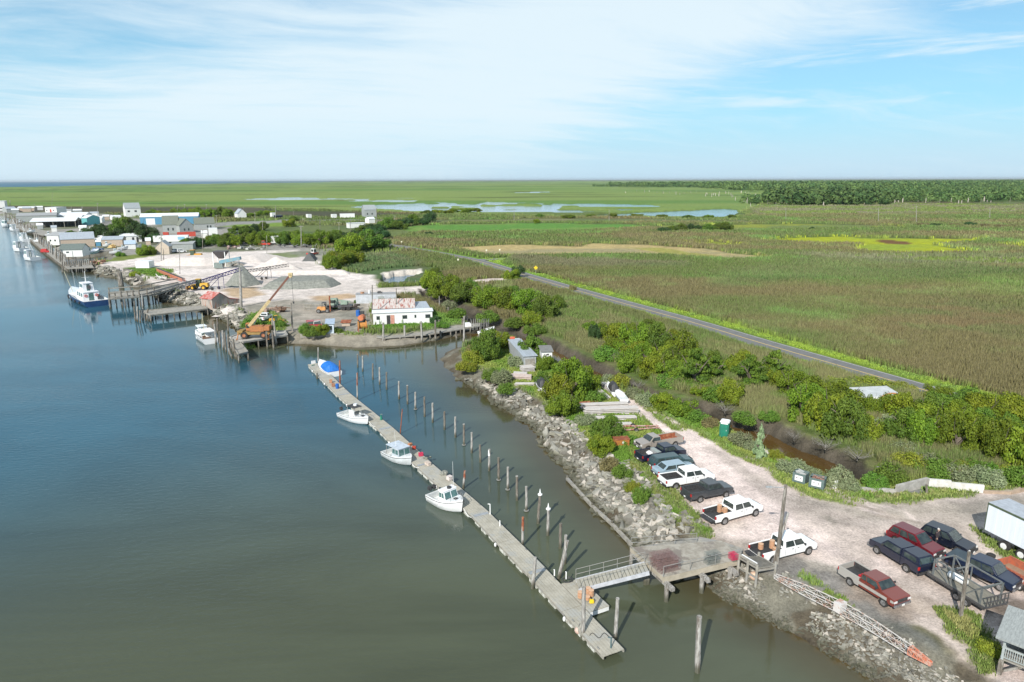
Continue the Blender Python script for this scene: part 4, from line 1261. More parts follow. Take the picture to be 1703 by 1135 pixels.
def local(info, x, y, z):
 ca, sa = math.cos(info['ang']), math.sin(info['ang'])
 return info['c'] + Vector((x * ca - y * sa, x * sa + y * ca, z))


def pm(n, c):
 return mat('paint_' + n, c, 0.32, tuple(q * 0.88 for q in c), 1.3, coat=0.5, thr=(0.45, 0.75))


CHAR = pm('charcoal', (0.045, 0.05, 0.055))
NAVY = pm('navy', (0.009, 0.013, 0.032))
WHT = pm('white', (0.80, 0.80, 0.79))
RUSTBED = RUST
v1, i1 = vehicle('pickup', (1124, 744), (1077, 752), pm('tan', (0.30, 0.27, 0.235)), 'old tan pickup with a rusty bed, facing the bushes, farthest of the parked row', cabl=1.6, bedin=RUST, H=1.78)
v2, i2 = vehicle('pickup', (1082.8, 772.5), (1131, 764), NAVY, 'dark navy pickup with clutter in its bed, parked beside the old tan pickup', cabl=2.0, H=1.83)
v3, i3 = vehicle('suv', (1100, 783), (1143, 777), pm('teal', (0.035, 0.07, 0.075)), 'dark teal station wagon parked between the navy pickup and the pale blue sedan', 'station_wagon', 'car', W=1.75, H=1.5, wr=0.33)
v4, i4 = vehicle('sedan', (1107, 795), (1150, 788), pm('sky_blue', (0.27, 0.36, 0.42)), 'pale blue sedan half hidden behind a white pickup', 'sedan', 'car', W=1.74, H=1.4, wr=0.31)
v5, i5 = vehicle('pickup', (1123, 815), (1178, 806), WHT, 'white pickup with an empty black bed, between the pale sedan and charcoal pickup', cabl=2.6, H=1.92, wr=0.4)
v6, i6 = vehicle('pickup', (1164.7, 837), (1207.8, 828.5), CHAR, 'charcoal grey pickup parked between two white pickups', cabl=2.05, H=1.82, wr=0.38)
v7, i7 = vehicle('pickup', (1205.5, 874.4), (1257, 860), WHT, 'white pickup with baskets and lowered tailgate, at the near end of the parked row', cabl=2.6, H=1.96, wr=0.42, gate=False)
v8, i8 = vehicle('pickup', (1286, 939), (1345, 924), WHT, 'white pickup with lowered tailgate at the pier, behind the tall wooden pole', cabl=2.6, H=1.96, wr=0.42, gate=False)
v9, i9 = vehicle('pickup', (1412, 975), (1467, 1009.5), pm('faded_red', (0.17, 0.035, 0.024)), 'faded red and silver old pickup standing alone on the shell lot', cabl=2.0, H=1.74, lower=pm('silver_tan', (0.36, 0.34, 0.31)), wr=0.36)
v10, i10 = vehicle('pickup', (1504.5, 952), (1457, 922), NAVY, 'dark navy pickup with a matching bed cap, hitched to the black flatbed trailer', cabl=2.2, H=1.86)
v11, i11 = vehicle('suv', (1487.6, 904.8), (1534.8, 927.5), pm('maroon', (0.12, 0.008, 0.014)), 'dark red sport utility vehicle parked behind the capped navy pickup', 'suv', 'suv', W=1.86, H=1.72, wr=0.37)
v12, i12 = vehicle('suv', (1546.6, 904.8), (1586.5, 921), pm('night_blue', (0.006, 0.009, 0.02)), 'black blue sport utility vehicle with a man standing at its side', 'suv', 'suv', W=1.84, H=1.68, wr=0.36)
v13, i13 = vehicle('pickup', (1600, 957), (1654, 981), pm('deep_blue', (0.010, 0.018, 0.045)), 'dark blue pickup with a flat bed cover, behind the black flatbed trailer', cabl=2.3, H=1.86)
# silver side panels on the old red pickup
mb = MB()
for s in (-1, 1):
 mb.box((0.35, s * (i9['hw'] + 0.012), 0.86), (i9['wb'] - 0.15, 0.02, 0.26))
 mb.box((i9['xf'] - 0.18, s * (i9['hw'] + 0.012), 0.9), (0.28, 0.02, 0.2))
mb.build('side_stripe', mat('paint_silver_tan', (0.36, 0.34, 0.31)), v9)
# bed cap and cover
mb = MB()
w_, xr_, g0 = i10['hw'] - 0.04, i10['xr'] + 0.02, i10['gx0']
B = [(xr_, -w_, 1.23), (g0, -w_, 1.23), (g0, w_, 1.23), (xr_, w_, 1.23)]
Tt = [(xr_ + .28, -w_ + .14, 1.9), (g0, -w_ + .14, 1.9), (g0, w_ - .14, 1.9), (xr_ + .28, w_ - .14, 1.9)]
mb.loft([B, Tt])
capo = mb.build('bed_cap', NAVY, v10, bevel=0.05)
gl = MB()
gl.cx = (xr_ + g0) / 2
for i, j in ((0, 1), (3, 2)):
 facewin(gl, B[i], B[j], Tt[j], Tt[i], 0.15, 0.85, 0.25, 0.8, 0.012)
facewin(gl, B[0], B[3], Tt[3], Tt[0], 0.1, 0.9, 0.2, 0.85, 0.012)
gl.build('windows', GLASS, capo)
MB().box(((i13['xr'] + i13['gx0']) / 2, 0, 1.25), (i13['gx0'] - i13['xr'] - 0.06, i13['W'] - 0.04, 0.07)).build('bed_cover', mat('tonneau', (0.04, 0.06, 0.075), 0.5), v13, bevel=0.02)


# baskets, cans and clutter in truck beds (things of their own)
def basket_mesh():
 mb = MB()
 rings = []
 for z, r in ((0, 0.17), (0.1, 0.2), (0.3, 0.23), (0.32, 0.24), (0.34, 0.235), (0.33, 0.2), (0.05, 0.16)):
  rings.append([(r * math.cos(a), r * math.sin(a), z) for a in [2 * math.pi * i / 12 for i in range(12)]])
 mb.loft(rings)
 return mb


bk = basket_mesh().mesh('basket', mat('basket_wood', (0.50, 0.27, 0.15), 0.85, (0.38, 0.2, 0.11), 12), True)
bk2 = MB()
for z in (0.08, 0.2, 0.31):
 bk2.cyl((0, 0, z), (0, 0, z + 0.03), 0.235, 0.24, 12)
bk2 = bk2.mesh('hoop', mat('basket_hoop', (0.6, 0.38, 0.24), 0.8))


def basket(p, label, group, n=1):
 r = thing('bushel_basket', label, 'basket', p, random.random() * 3, group)
 link('staves', bk, r)
 link('hoop', bk2, r)


for i, (x, y, s) in enumerate([(-0.1, 0.3, 0), (-0.1, 0.3, 1), (-0.1, 0.3, 2), (0.35, -0.15, 0), (0.35, -0.15, 1), (0.3, 0.3, 0)]):
 q = local(i7, i7['gx0'] - 0.75 + x * 0.8, y, 0.79 + s * 0.24)
 basket(q, 'wooden bushel basket in the bed of the white pickup beside the charcoal one', 'baskets in the nearer row pickup')
for i, (x, y, s) in enumerate([(-0.4, 0.2, 0), (-0.4, 0.2, 1), (-0.4, 0.2, 2), (-0.45, -0.3, 0), (-1.45, 0.45, 0), (-1.45, 0.45, 1)]):
 q = local(i8, i8['gx0'] + x, y, 0.79 + s * 0.24)
 lab = 'orange brown bushel basket against the cab of the white pickup at the pier' if i < 4 else 'orange brown bushel basket near the open tailgate of the white pickup at the pier'
 basket(q, lab, 'baskets behind the cab' if i < 4 else 'baskets by the tailgate')
for k in range(3):
 q = local(i9, i9['gx0'] - 0.35 - 0.02 * k, -0.35 + 0.35 * k, 0.79)
 c = thing('fuel_can', 'red plastic fuel can behind the cab in the old red pickup', 'fuel can', q, i9['ang'], 'fuel cans in the old red pickup')
 MB().box((0, 0, 0.2), (0.4, 0.26, 0.4), taper=0.85).build('canister', mat('fuel_red', (0.5, 0.02, 0.03), 0.5), c, bevel=0.04)
 MB().cyl((0.1, 0, 0.4), (0.16, 0, 0.5), 0.03, 0.02, 6).build('spout', BLACK, c)
q = local(i2, i2['gx0'] - 0.6, 0, 0.79)
c = thing('tool_chest', 'pale metal tool chest across the bed of the navy pickup', 'tool chest', q, i2['ang'])
MB().box((0, 0, 0.25), (0.55, 1.6, 0.5)).build('chest', GALV, c, bevel=0.03)
MB().box((0, 0, 0.52), (0.58, 1.64, 0.05)).build('lid', mat('chest_lid', (0.3, 0.34, 0.32), 0.5), c, bevel=0.01)
q = local(i2, i2['gx0'] - 1.3, 0.2, 0.79)
tag(MB().box((0, 0, 0.15), (0.5, 0.6, 0.3)).box((0.1, 0.5, 0.1), (0.7, 0.2, 0.2), 0.5).box((-0.3, -0.4, 0.12), (0.4, 0.4, 0.22), 1).build('scrap_pile', WHITE, loc=q, rz=0.4, bevel=0.03), 'white and grey scraps lying in the bed of the navy pickup', 'scrap')

# person beside the dark suv
def person(loc, rz, label):
 mp = bpy.data.meshes.new('body')
 J = [(0, 0, 0.95), (0, 0, 1.15), (0, 0, 1.35), (0, 0, 1.47), (0, 0.01, 1.55), (0, 0.01, 1.66), (0, 0.01, 1.74),
   (-0.1, 0, 0.9), (-0.12, 0, 0.5), (-0.12, -0.02, 0.08), (-0.13, 0.12, 0.04), (0.1, 0, 0.9), (0.12, 0.02, 0.5), (0.13, 0, 0.08), (0.14, 0.14, 0.04),
   (-0.19, 0, 1.4), (-0.25, 0.0, 1.14), (-0.24, 0.1, 0.92), (-0.24, 0.13, 0.84), (0.19, 0, 1.4), (0.25, 0.0, 1.14), (0.24, 0.12, 0.95), (0.24, 0.16, 0.87)]
 E_ = [(0, 1), (1, 2), (2, 3), (3, 4), (4, 5), (5, 6), (0, 7), (7, 8), (8, 9), (9, 10), (0, 11), (11, 12), (12, 13), (13, 14), (2, 15), (15, 16), (16, 17), (17, 18), (2, 19), (19, 20), (20, 21), (21, 22)]
 rad = [.09, .09, .09, .05, .05, .09, .06, .06, .05, .04, .04, .06, .05, .04, .04, .05, .035, .03, .025, .05, .035, .03, .025]
 mp.from_pydata(J, E_, [])
 o = bpy.data.objects.new('person', mp)
 col.objects.link(o)
 o.location = loc
 o.rotation_euler = (0, 0, rz)
 sk = o.modifiers.new('Skin', 'SKIN')
 for i, s in enumerate(mp.skin_vertices[0].data):
  s.radius = (rad[i], rad[i])
  s.use_root = i == 0
 o.modifiers.new('Sub', 'SUBSURF').levels = 1
 o.modifiers['Sub'].render_levels = 2
 M = mat('person_skin', (0.5, 0.33, 0.25), 0.6)
 mp.materials.append(M)
 tag(o, label, 'person')
 sh = MB()
 sh.loft([[(x * sx, y * sx * 0.85, z) for x, y in [(math.cos(a), math.sin(a)) for a in [2 * math.pi * i / 12 for i in range(12)]]] for z, sx in ((0.82, .2), (0.95, .19), (1.15, .185), (1.36, .21), (1.45, .17), (1.5, .08))])
 for s in (-1, 1):
  sh.cyl((s * 0.18, 0, 1.41), (s * 0.26, 0.01, 1.14), 0.085, 0.07, 8)
  sh.cyl((s * 0.26, 0.01, 1.14), (s * 0.25, 0.12, 0.95), 0.07, 0.06, 8)
 sh.build('jacket', mat('dark_cloth', (0.035, 0.025, 0.03), 0.9), o, True)
 tr_ = MB()
 for s in (-1, 1):
  tr_.cyl((s * 0.09, 0, 0.92), (s * 0.12, 0.0, 0.5), 0.115, 0.085, 8)
  tr_.cyl((s * 0.12, 0, 0.5), (s * 0.125, 0, 0.08), 0.085, 0.07, 8)
 tr_.build('trousers', mat('trouser_cloth', (0.05, 0.04, 0.045), 0.9), o, True)
 hr = MB().ball((0, -0.015, 1.73), 0.105, 10, 6)
 hr.build('hair', mat('white_hair', (0.6, 0.57, 0.53), 0.9), o, True)
 fc = MB().ball((0, 0.06, 1.66), 0.085, 10, 6, 1.1)
 fc.ball((0, 0.15, 1.65), 0.018, 6, 4).ball((-0.1, 0, 1.66), 0.025, 6, 4).ball((0.1, 0, 1.66), 0.025, 6, 4)
 fc.build('face', M, o, True)
 for s in (-1, 1):
  hd = MB().box((0, 0, 0), (0.03, 0.08, 0.09))
  for k in range(4):
   hd.cyl((0, -0.03 + 0.02 * k, -0.03), (0, -0.025 + 0.02 * k, -0.12 + abs(k - 1.3) * 0.01), 0.009, 0.007, 5)
  hd.cyl((0, 0.04, 0.01), (0, 0.075, -0.04), 0.011, 0.008, 5)
  hd.build('hand', M, o, loc=(s * 0.24, 0.15, 0.86))
 return o


person(P(1557, 908, G + 0.02), R(200), 'white haired person in dark clothes standing beside the black blue sport utility vehicle')

# ---- trailers ----
def frame_of(a, b_):
 """ground-level axis from a to b, returns (origin, angle, length)"""
 d = b_ - a
 return a, math.atan2(d.y, d.x), Vector((d.x, d.y, 0)).length


# black flatbed with upright frame
a, b_ = P(1541, 952, G + 0.8), P(1637, 1012, G + 0.8)
o_, ang, Lf = frame_of(a, b_)
Lf = min(Lf, 9.5)
r = thing('equipment_trailer', 'long black flatbed trailer with an open steel frame above its deck', 'trailer', (o_.x, o_.y, G), ang)
Wt = 2.4
DK = mat('trailer_deck', (0.24, 0.225, 0.18), 0.9, (0.15, 0.14, 0.115), 2, stretch=(1, 8, 1))
MB().box((Lf / 2, Wt / 2, 0.83), (Lf - 0.1, Wt - 0.16, 0.06)).build('deck', DK, r)
fr = MB()
for s in (0.05, Wt - 0.05):
 fr.box((Lf / 2, s, 0.78), (Lf, 0.1, 0.18))
 fr.box((Lf / 2, s, 0.62), (Lf, 0.06, 0.06))
 for k in range(9):
  fr.box((0.4 + k * (Lf - .8) / 8, s, 0.7), (0.06, 0.08, 0.14))
for k in (0.03, Lf - 0.03):
 fr.box((k, Wt / 2, 0.76), (0.1, Wt, 0.16))
fr.build('chassis', DARKM, r, bevel=0.01)
MB().bar((0, 0.3, 0.75), (-1.5, Wt / 2, 0.6), 0.12).bar((0, Wt - 0.3, 0.75), (-1.5, Wt / 2, 0.6), 0.12).cyl((-1.1, Wt / 2, 0.15), (-1.1, Wt / 2, 1.1), 0.05, 0.05, 8).build('drawbar', DARKM, r)
GR = mat('frame_grey', (0.11, 0.125, 0.125), 0.5, (0.16, 0.165, 0.16), 3)
up_ = MB()
for s in (0.12, Wt - 0.12):
 for x in (0.5, Lf - 0.5):
  up_.box((x, s, 1.6), (0.12, 0.1, 1.5))
 up_.box((Lf / 2, s, 2.3), (Lf - 0.9, 0.09, 0.1))
 up_.bar((0.55, s, 2.2), (1.9, s, 0.9), 0.07)
 up_.bar((Lf / 2 - 0.5, s, 2.25), (Lf / 2 - 0.5, s, 0.9), 0.08)
 up_.bar((Lf - 0.6, s, 2.2), (Lf - 1.8, s, 0.9), 0.07)
for x in (0.5, Lf / 2 - 0.5, Lf - 0.5):
 up_.box((x, Wt / 2, 2.3), (0.1, Wt - 0.3, 0.1))
up_.build('upright_frame', GR, r)
rp = MB()
for k in range(7):
 rp.box((Lf + 0.06, 0.1 + k * (Wt - .2) / 6, 1.3), (0.06, 0.06, 0.95))
for z in (0.85, 1.3, 1.77):
 rp.box((Lf + 0.06, Wt / 2, z), (0.07, Wt, 0.07))
rp.build('rear_ramp', DARKM, r)
wm = wheel_mesh(0.36)
for x in (Lf * 0.56, Lf * 0.56 + 0.85):
 for s in (-0.02, Wt + 0.02):
  w = link('wheel', wm[0], r)
  w.location = (x, s, 0.36)
  link('rim', wm[1], w)
ca, sa = math.cos(ang), math.sin(ang)
q = Vector((o_.x, o_.y, G)) + Vector((1.9 * ca - 1.2 * sa, 1.9 * sa + 1.2 * ca, 0.861))
tk_ = thing('white_tank', 'white cylindrical tank lying on the deck of the black flatbed trailer', 'tank', q, ang + 0.1)
mb = MB().cyl((-0.75, 0, 0.3), (0.75, 0, 0.3), 0.3, 0.3, 16)
mb.build('drum', WHITE, tk_, bevel=0.06)
MB().box((-0.5, 0, 0.05), (0.1, 0.5, 0.1)).box((0.5, 0, 0.05), (0.1, 0.5, 0.1)).build('cradle', DARKM, tk_)

# orange trailer at the right edge
a, b_ = P(1650, 934, G + 1.2), P(1703, 962, G + 1.2)
o_, ang, _l = frame_of(a, b_)
r = thing('dump_trailer', 'rusty orange open trailer at the right edge of the lot, behind the dark blue pickup', 'trailer', (o_.x, o_.y, G), ang)
ORG = mat('orange_paint', (0.42, 0.115, 0.055), 0.7, (0.30, 0.10, 0.06), 2.5)
mb = MB()
for s in (0.04, 2.16):
 mb.box((2.9, s, 0.95), (5.8, 0.07, 0.7))
 for k in range(8):
  mb.box((0.1 + k * 0.8, s + (-.06 if s < 1 else .06), 0.95), (0.08, 0.06, 0.7))
 mb.box((2.9, s, 1.31), (5.8, 0.12, 0.08))
mb.box((0.04, 1.1, 0.95), (0.07, 2.1, 0.7)).box((5.8, 1.1, 0.95), (0.07, 2.1, 0.7))
mb.build('side_panel', ORG, r)
MB().box((2.9, 1.1, 0.62), (5.7, 2.1, 0.06)).build('floor', mat('trailer_dirt', (0.30, 0.2, 0.13), 0.95), r)
MB().bar((0, 0.4, 0.5), (-1.1, 1.1, 0.5), 0.1).bar((0, 1.8, 0.5), (-1.1, 1.1, 0.5), 0.1).build('drawbar', DARKM, r)
for x in (2.6, 3.5):
 for s in (-0.12, 2.32):
  w = link('wheel', wm[0], r)
  w.location = (x, s, 0.36)
  link('rim', wm[1], w)
w = tag(MB().cyl((0, 0, 0), (0, 0, 0.24), 0.36, 0.36, 16).build('loose_tyre', TYRE, loc=P(1648, 926, G + .02), bevel=0.04), 'black tyre lying beside the drawbar of the orange trailer', 'tyre')

# white box trailer
zb = G + 1.15
a, b_ = P(1637, 881, zb), P(1703, 914.5, zb)
o_, ang, _l = frame_of(a, b_)
r = thing('box_truck', 'big white box trailer with a grey roof at the right edge of the lot', 'box trailer', (o_.x, o_.y, G), ang)
BW = mat('box_white', (0.72, 0.76, 0.80), 0.4, (0.66, 0.70, 0.74), 0.8, stretch=(3, 3, 0.1))
bx = MB().box((4.2, 1.25, 2.55), (8.4, 2.5, 2.8)).build('box', BW, r, bevel=0.03)
rb = MB()
for k in range(14):
 rb.box((0.35 + k * 0.6, -0.004, 2.5), (0.03, 0.02, 2.5))
rb.build('side_rib', BW, bx)
MB().box((4.2, 1.25, 3.97), (8.44, 2.54, 0.06)).build('roof', mat('box_roof', (0.40, 0.43, 0.47), 0.6), r)
MB().box((4.2, -0.01, 3.86), (8.46, 0.04, 0.2)).box((-0.02, 1.25, 2.5), (0.05, 2.56, 2.9)).build('edge_trim', mat('dark_green_trim', (0.08, 0.11, 0.06), 0.6), r)
MB().box((4.2, 1.25, 1.0), (8.2, 1.0, 0.28)).build('chassis', DARKM, r)
wh = wheel_mesh(0.5)
for x in (2.0, 3.6):
 for s in (0.15, 2.35):
  w = link('wheel', wh[0], r)
  w.location = (x, s, 0.5)
  w.scale = (1, 1.3, 1)
  rm_ = link('rim', MB().cyl((0, -0.14, 0), (0, 0.14, 0), 0.3, 0.26, 14).mesh('rim', WHITE), w)

# portable toilet, dumpsters, barrel
a, b_ = P(1195.5, 727, G), P(1211.4, 729.5, G)
o_, ang, _l = frame_of(a, b_)
r = thing('portable_toilet', 'green portable toilet with a white roof beside the shell track', 'portable toilet', (o_.x, o_.y, G), ang)
GT = mat('toilet_green', (0.012, 0.15, 0.095), 0.5, (0.016, 0.12, 0.08), 2)
MB().box((0.6, 0.6, 1.05), (1.2, 1.2, 2.1)).build('cabin', GT, r, bevel=0.04)
dr = MB().box((0.6, -0.012, 1.0), (0.8, 0.03, 1.8)).build('door', mat('toilet_door', (0.015, 0.19, 0.12), 0.5), r)
MB().box((0.9, -0.04, 1.05), (0.05, 0.03, 0.14)).build('handle', WHITE, dr)
MB().box((0.6, -0.01, 1.98), (0.9, 0.04, 0.14)).build('vent', WHITE, r)
MB().box((0.6, 0.6, 2.2), (1.28, 1.28, 0.2), taper=0.75).build('roof', WHITE, r, bevel=0.04)
DG = mat('bin_green', (0.12, 0.17, 0.16), 0.6, (0.09, 0.13, 0.125), 2)
for i, (pa, pb, lab) in enumerate([((1317, 803), (1338, 809), 'grey green dumpster heaped with pale rubbish, the left of two'), ((1344, 812), (1369, 818), 'grey green dumpster heaped with brown scrap, the right of two')]):
 o_, ang, l_ = frame_of(P(*pa, G), P(*pb, G))
 r = thing('dumpster', lab, 'dumpster', (o_.x, o_.y, G), ang, 'dumpsters by the creek bank')
 mb = MB()
 mb.box((l_ / 2, 0.03, 0.75), (l_, 0.06, 1.1)).box((l_ / 2, 1.3, 0.75), (l_, 0.06, 1.1)).box((0.03, 0.66, 0.75), (0.06, 1.2, 1.1)).box((l_ - .03, 0.66, 0.75), (0.06, 1.2, 1.1)).box((l_ / 2, .66, 0.25), (l_ - .1, 1.2, 0.08))
 mb.box((l_ / 2, 0.66, 1.32), (l_ + .08, 0.06, 0.06))
 for x in (0.1, l_ - 0.1):
  for y in (0.1, 1.2):
   mb.box((x, y, 0.1), (0.1, 0.1, 0.2))
 mb.build('container', DG, r)
 MB().box((l_ / 2, -0.012, 0.75), (l_ * 0.62, 0.02, 0.62)).build('sign_panel', WHITE, r)
 MB().box((l_ * 0.35, -0.027, 0.78), (0.12, 0.015, 0.14)).box((l_ * 0.66, -0.027, 0.78), (0.12, 0.015, 0.14)).build('mark', BLACK, r)
 mb = MB()
 for k in range(16):
  mb.box((random.uniform(.3, l_ - .3), random.uniform(.3, 1.0), random.uniform(1.05, 1.42)), (random.uniform(.2, .6), random.uniform(.1, .4), random.uniform(.05, .2)), M=Matrix.Rotation(random.uniform(0, 6), 3, 'Z') @ Matrix.Rotation(random.uniform(-.6, .6), 3, 'X'))
 mb.box((l_ / 2, 0.66, 0.8), (l_ - 0.3, 1.1, 0.6))
 tag(mb.build('rubbish', mat('rubbish%d' % i, ((0.5, 0.5, 0.48), (0.22, 0.09, 0.06))[i], 0.9, ((0.3, 0.32, 0.3), (0.34, 0.24, 0.2))[i], 5), loc=(o_.x, o_.y, G), rz=ang), ('pale mixed rubbish filling the left dumpster', 'brown scrap filling the right dumpster')[i], 'rubbish')
r = thing('white_barrel', 'white barrel standing right of the dumpsters', 'barrel', P(1387, 811, G))
MB().cyl((0, 0, 0), (0.03, 0, 0.95), 0.36, 0.33, 14).build('drum', WHITE, r, bevel=0.03)
MB().cyl((0, 0, 0.3), (0, 0, 0.36), 0.375, 0.375, 14).cyl((0.01, 0, 0.66), (0.01, 0, 0.7), 0.365, 0.365, 14).build('rib', WHITE, r)
# rusty tool box by the bushes
r = thing('tool_bin', 'rusty orange metal bin beside the bushes left of the tan pickup', 'metal bin', P(1035, 744, G), R(8))
MB().box((0, 0.6, 0.55), (1.9, 1.2, 0.9)).build('bin', mat('bin_orange', (0.42, 0.17, 0.03), 0.8, (0.28, 0.1, 0.03), 4), r, bevel=0.03)
MB().box((0, 0.6, 1.03), (2.0, 1.3, 0.07)).build('lid', RUST, r)
MB().box((0.15, -0.012, 0.6), (0.35, 0.03, 0.35)).build('panel', CLEARL, r)
MB().box((-0.7, .6, .06), (0.15, 1.1, 0.12)).box((0.7, .6, .06), (0.15, 1.1, 0.12)).build('skid', RUST, r)
# ---------------- piles ----------------
def top_of(bx, by, tx, ty, zb=0.0):
 B = P(bx, by, zb)
 r0 = math.hypot(B.x, B.y)
 d = ray(tx, ty)
 k = r0 / math.hypot(d[0], d[1])
 return B, Vector((d[0] * k, d[1] * k, CAMZ + d[2] * k))


def pile(bx, by, tx, ty, label, group=None, r=0.15, m=WOODD, cap=None, zb=0.0, name='mooring_pile', cat='piling', band=None):
 B, Tp = top_of(bx, by, tx, ty, zb)
 root = thing(name, label, cat, B, 0, group)
 v = Tp - B
 mb = MB()
 n = 4
 pts = [v * (i / n) + Vector((random.uniform(-.02, .02), random.uniform(-.02, .02), 0)) for i in range(n + 1)]
 rr = [r * (1.08 - 0.14 * i / n + random.uniform(-.04, .04)) for i in range(n + 1)]
 lo = -1.4 if zb < 1 else -0.25
 rings = [[(r * 1.1 * math.cos(a), r * 1.1 * math.sin(a), lo) for a in [2 * math.pi * i / 9 for i in range(9)]]]
 for p_, q in zip(pts, rr):
  rings.append([(p_.x + q * math.cos(a), p_.y + q * math.sin(a), p_.z) for a in [2 * math.pi * i / 9 for i in range(9)]])
 mb.loft(rings)
 mb.build('shaft', m, root)
 if cap == 'cone':
  MB().cyl(v, v + Vector((0, 0, 0.12)), r * 1.6, r * 1.6, 10).cyl(v + Vector((0, 0, 0.12)), v + Vector((0, 0, 0.7)), r * 0.8, 0.02, 10).build('cap', WHITE, root)
 elif cap == 'pale':
  MB().cyl(v - Vector((0, 0, 0.02)), v + Vector((0, 0, 0.06)), r * 1.04, r * 0.95, 10).build('cap', WOODG, root)
 if band == 'rust':
  MB().cyl(v * 0.55, v * 1.003, r * 1.04, r * 0.97, 9).build('rusty_top', RUST, root)
 if band == 'white':
  MB().cyl(v * 0.72, v * 1.003, r * 1.04, r * 0.97, 9).build('white_top', WHITE, root)
 if band == 'ring':
  MB().cyl(v * 0.02 + Vector((0, 0, 0.05)), v * 0.02 + Vector((0, 0, 0.12)), r * 1.9, r * 1.9, 10).build('mooring_ring', STEEL, root)
 return root, B, Tp


rowp = []
for x, t_, b_ in [(421, 72, 152), (452, 82, 176), (513, 128, 226), (555, 152, 256), (597, 180, 286), (672, 235, 345), (724, 262, 376), (773, 302, 410), (828, 330, 452), (878, 370, 487), (950, 420, 532), (1016, 452, 578), (1068, 498, 628), (1116, 547, 673)]:
 rowp.append((480 + x / 3.662, 570 + b_ / 3.662, 480 + x / 3.662 - 0.3, 570 + t_ / 3.662))
for x0, x, t_, b_ in [(325, 323, 0, 137), (394, 396, 38, 205), (470, 468, 100, 282), (541, 543, 175, 358), (613, 613, 248, 438), (687, 688, 328, 525), (778, 795, 395, 618), (857, 860, 508, 712), (953, 958, 618, 815), (990, 998, 715, 935)]:
 rowp.append((730 + x0 / 4.728, 740 + b_ / 4.728, 730 + x / 4.728, 740 + t_ / 4.728))
nrp = len(rowp)
for i, q in enumerate(rowp):
 cap = 'cone' if i in (20, 21) else ('pale' if i % 3 == 0 or i == nrp - 1 else None)
 ex = ', with a white cone cap' if cap == 'cone' else ''
 pile(*q, '%s mooring pile, %s from the far end of the row of piles' % ('pale grey' if i % 2 else 'dark weathered', ordn(i)) if not ex else 'weathered mooring pile with a white cone cap, %s of the two at the near end' % ('left' if i == 20 else 'right'),
   'mooring piles in a row along the basin', 0.15, WOODG if i % 2 else WOODD, cap, band='white' if i == 15 else ('ring' if i in (7, 12, 15, 16, 17, 19) else None))
z8 = lambda x, y: (480 + x / 3.662, 570 + y / 3.662)
z9 = lambda x, y: (730 + x / 4.728, 740 + y / 4.728)
z7 = lambda x, y: (860 + x / 4.2, 860 + y / 4.2)
pile(*z8(313, 262), *z8(311, 110), 'rust red steel pile beside the stern of the blue covered boat', m=RUST, r=0.14)
pile(*z8(419, 352), *z8(417, 185), 'tall rust topped pile beside the cabin of the farther white boat', band='rust', m=WOODG, r=0.12)
pile(*z8(680, 556), *z8(692, 405), 'thin leaning pole on the dock between the farther white boat and the grey boat', m=RUST, r=0.07)
pile(*z8(180, 137), *z8(180, 30), 'grey pile at the far end of the floating dock', m=WOODG, r=0.12)
pile(*z8(174, 222), *z8(173, 185), 'short dark pile on the river side of the floating dock', m=WOODD, r=0.16)
pile(*z9(192, 345), *z9(205, 205), 'leaning pale pile with a rusty top beside the nearest white boat', band='rust', m=WOODG, r=0.13)
pile(*z9(656, 800), *z9(661, 570), 'pale pile with a rusty upper half on the basin side of the dock', band='rust', m=WOODG, r=0.13)
pile(*z9(942, 1055), *z9(1010, 755), 'rust streaked pile leaning against its neighbour near the gangway', m=WOODG, band=None, r=0.16)
pile(*z7(107, 500), *z7(128, 283), 'grey pile through the river edge of the dock before the gangway', m=WOODG, r=0.16)
pile(*z7(458, 848), *z7(468, 490), 'tall grey pile at the river edge of the dock near the orange baskets', m=WOODG, r=0.16)
pile(*z7(685, 862), *z7(702, 572), 'brown pile at the basin edge near the near tip of the dock', m=WOODG, r=0.15, cap='pale')
pile(*z7(1257, 1082), *z7(1273, 700), 'lone tall white grey pile standing in open water off the pier', m=WOODG, r=0.2, cap='pale')

# ---------------- floating dock ----------------
DKW = mat('dock_planks', (0.40, 0.375, 0.31), 0.9, (0.31, 0.29, 0.235), 0.9, bump=0.3, bscale=6, detail=9, c3=(0.34, 0.335, 0.30))
dockpx = [(521, 605.5), (572, 656.5), (641, 713), (705, 773), (800, 856.5), (893, 951), (1021, 1087)]
dpts = [P(x, y, 0.55) for x, y in dockpx]
droot = thing('floating_dock', 'long narrow grey plank floating dock running out along the river', 'dock', dpts[0] - Vector((0, 0, 0.55)))
o0 = dpts[0] - Vector((0, 0, 0.55))
HWD = [1.05, 1.05, 1.05, 1.02, 1.0, .95, .95]


def plank_deck(a, b_, hw, n=7, th=0.08, gap=0.025):
 mb = MB()
 d = (b_ - a).normalized()
 s = Vector((-d.y, d.x, 0))
 w = 2 * hw / n
 for i in range(n):
  c = -hw + w * (i + .5)
  L = (b_ - a).length
  k = 0.0
  while k < L - 0.02:
   e = min(L, k + random.uniform(3.2, 4.4))
   if L - e < 1:
    e = L
   dz = random.uniform(-.008, .008)
   mb.bar(a + s * c + d * k + Vector((0, 0, dz)), a + s * c + d * (e - 0.015) + Vector((0, 0, dz)), w - gap, th)
   k = e
 return mb


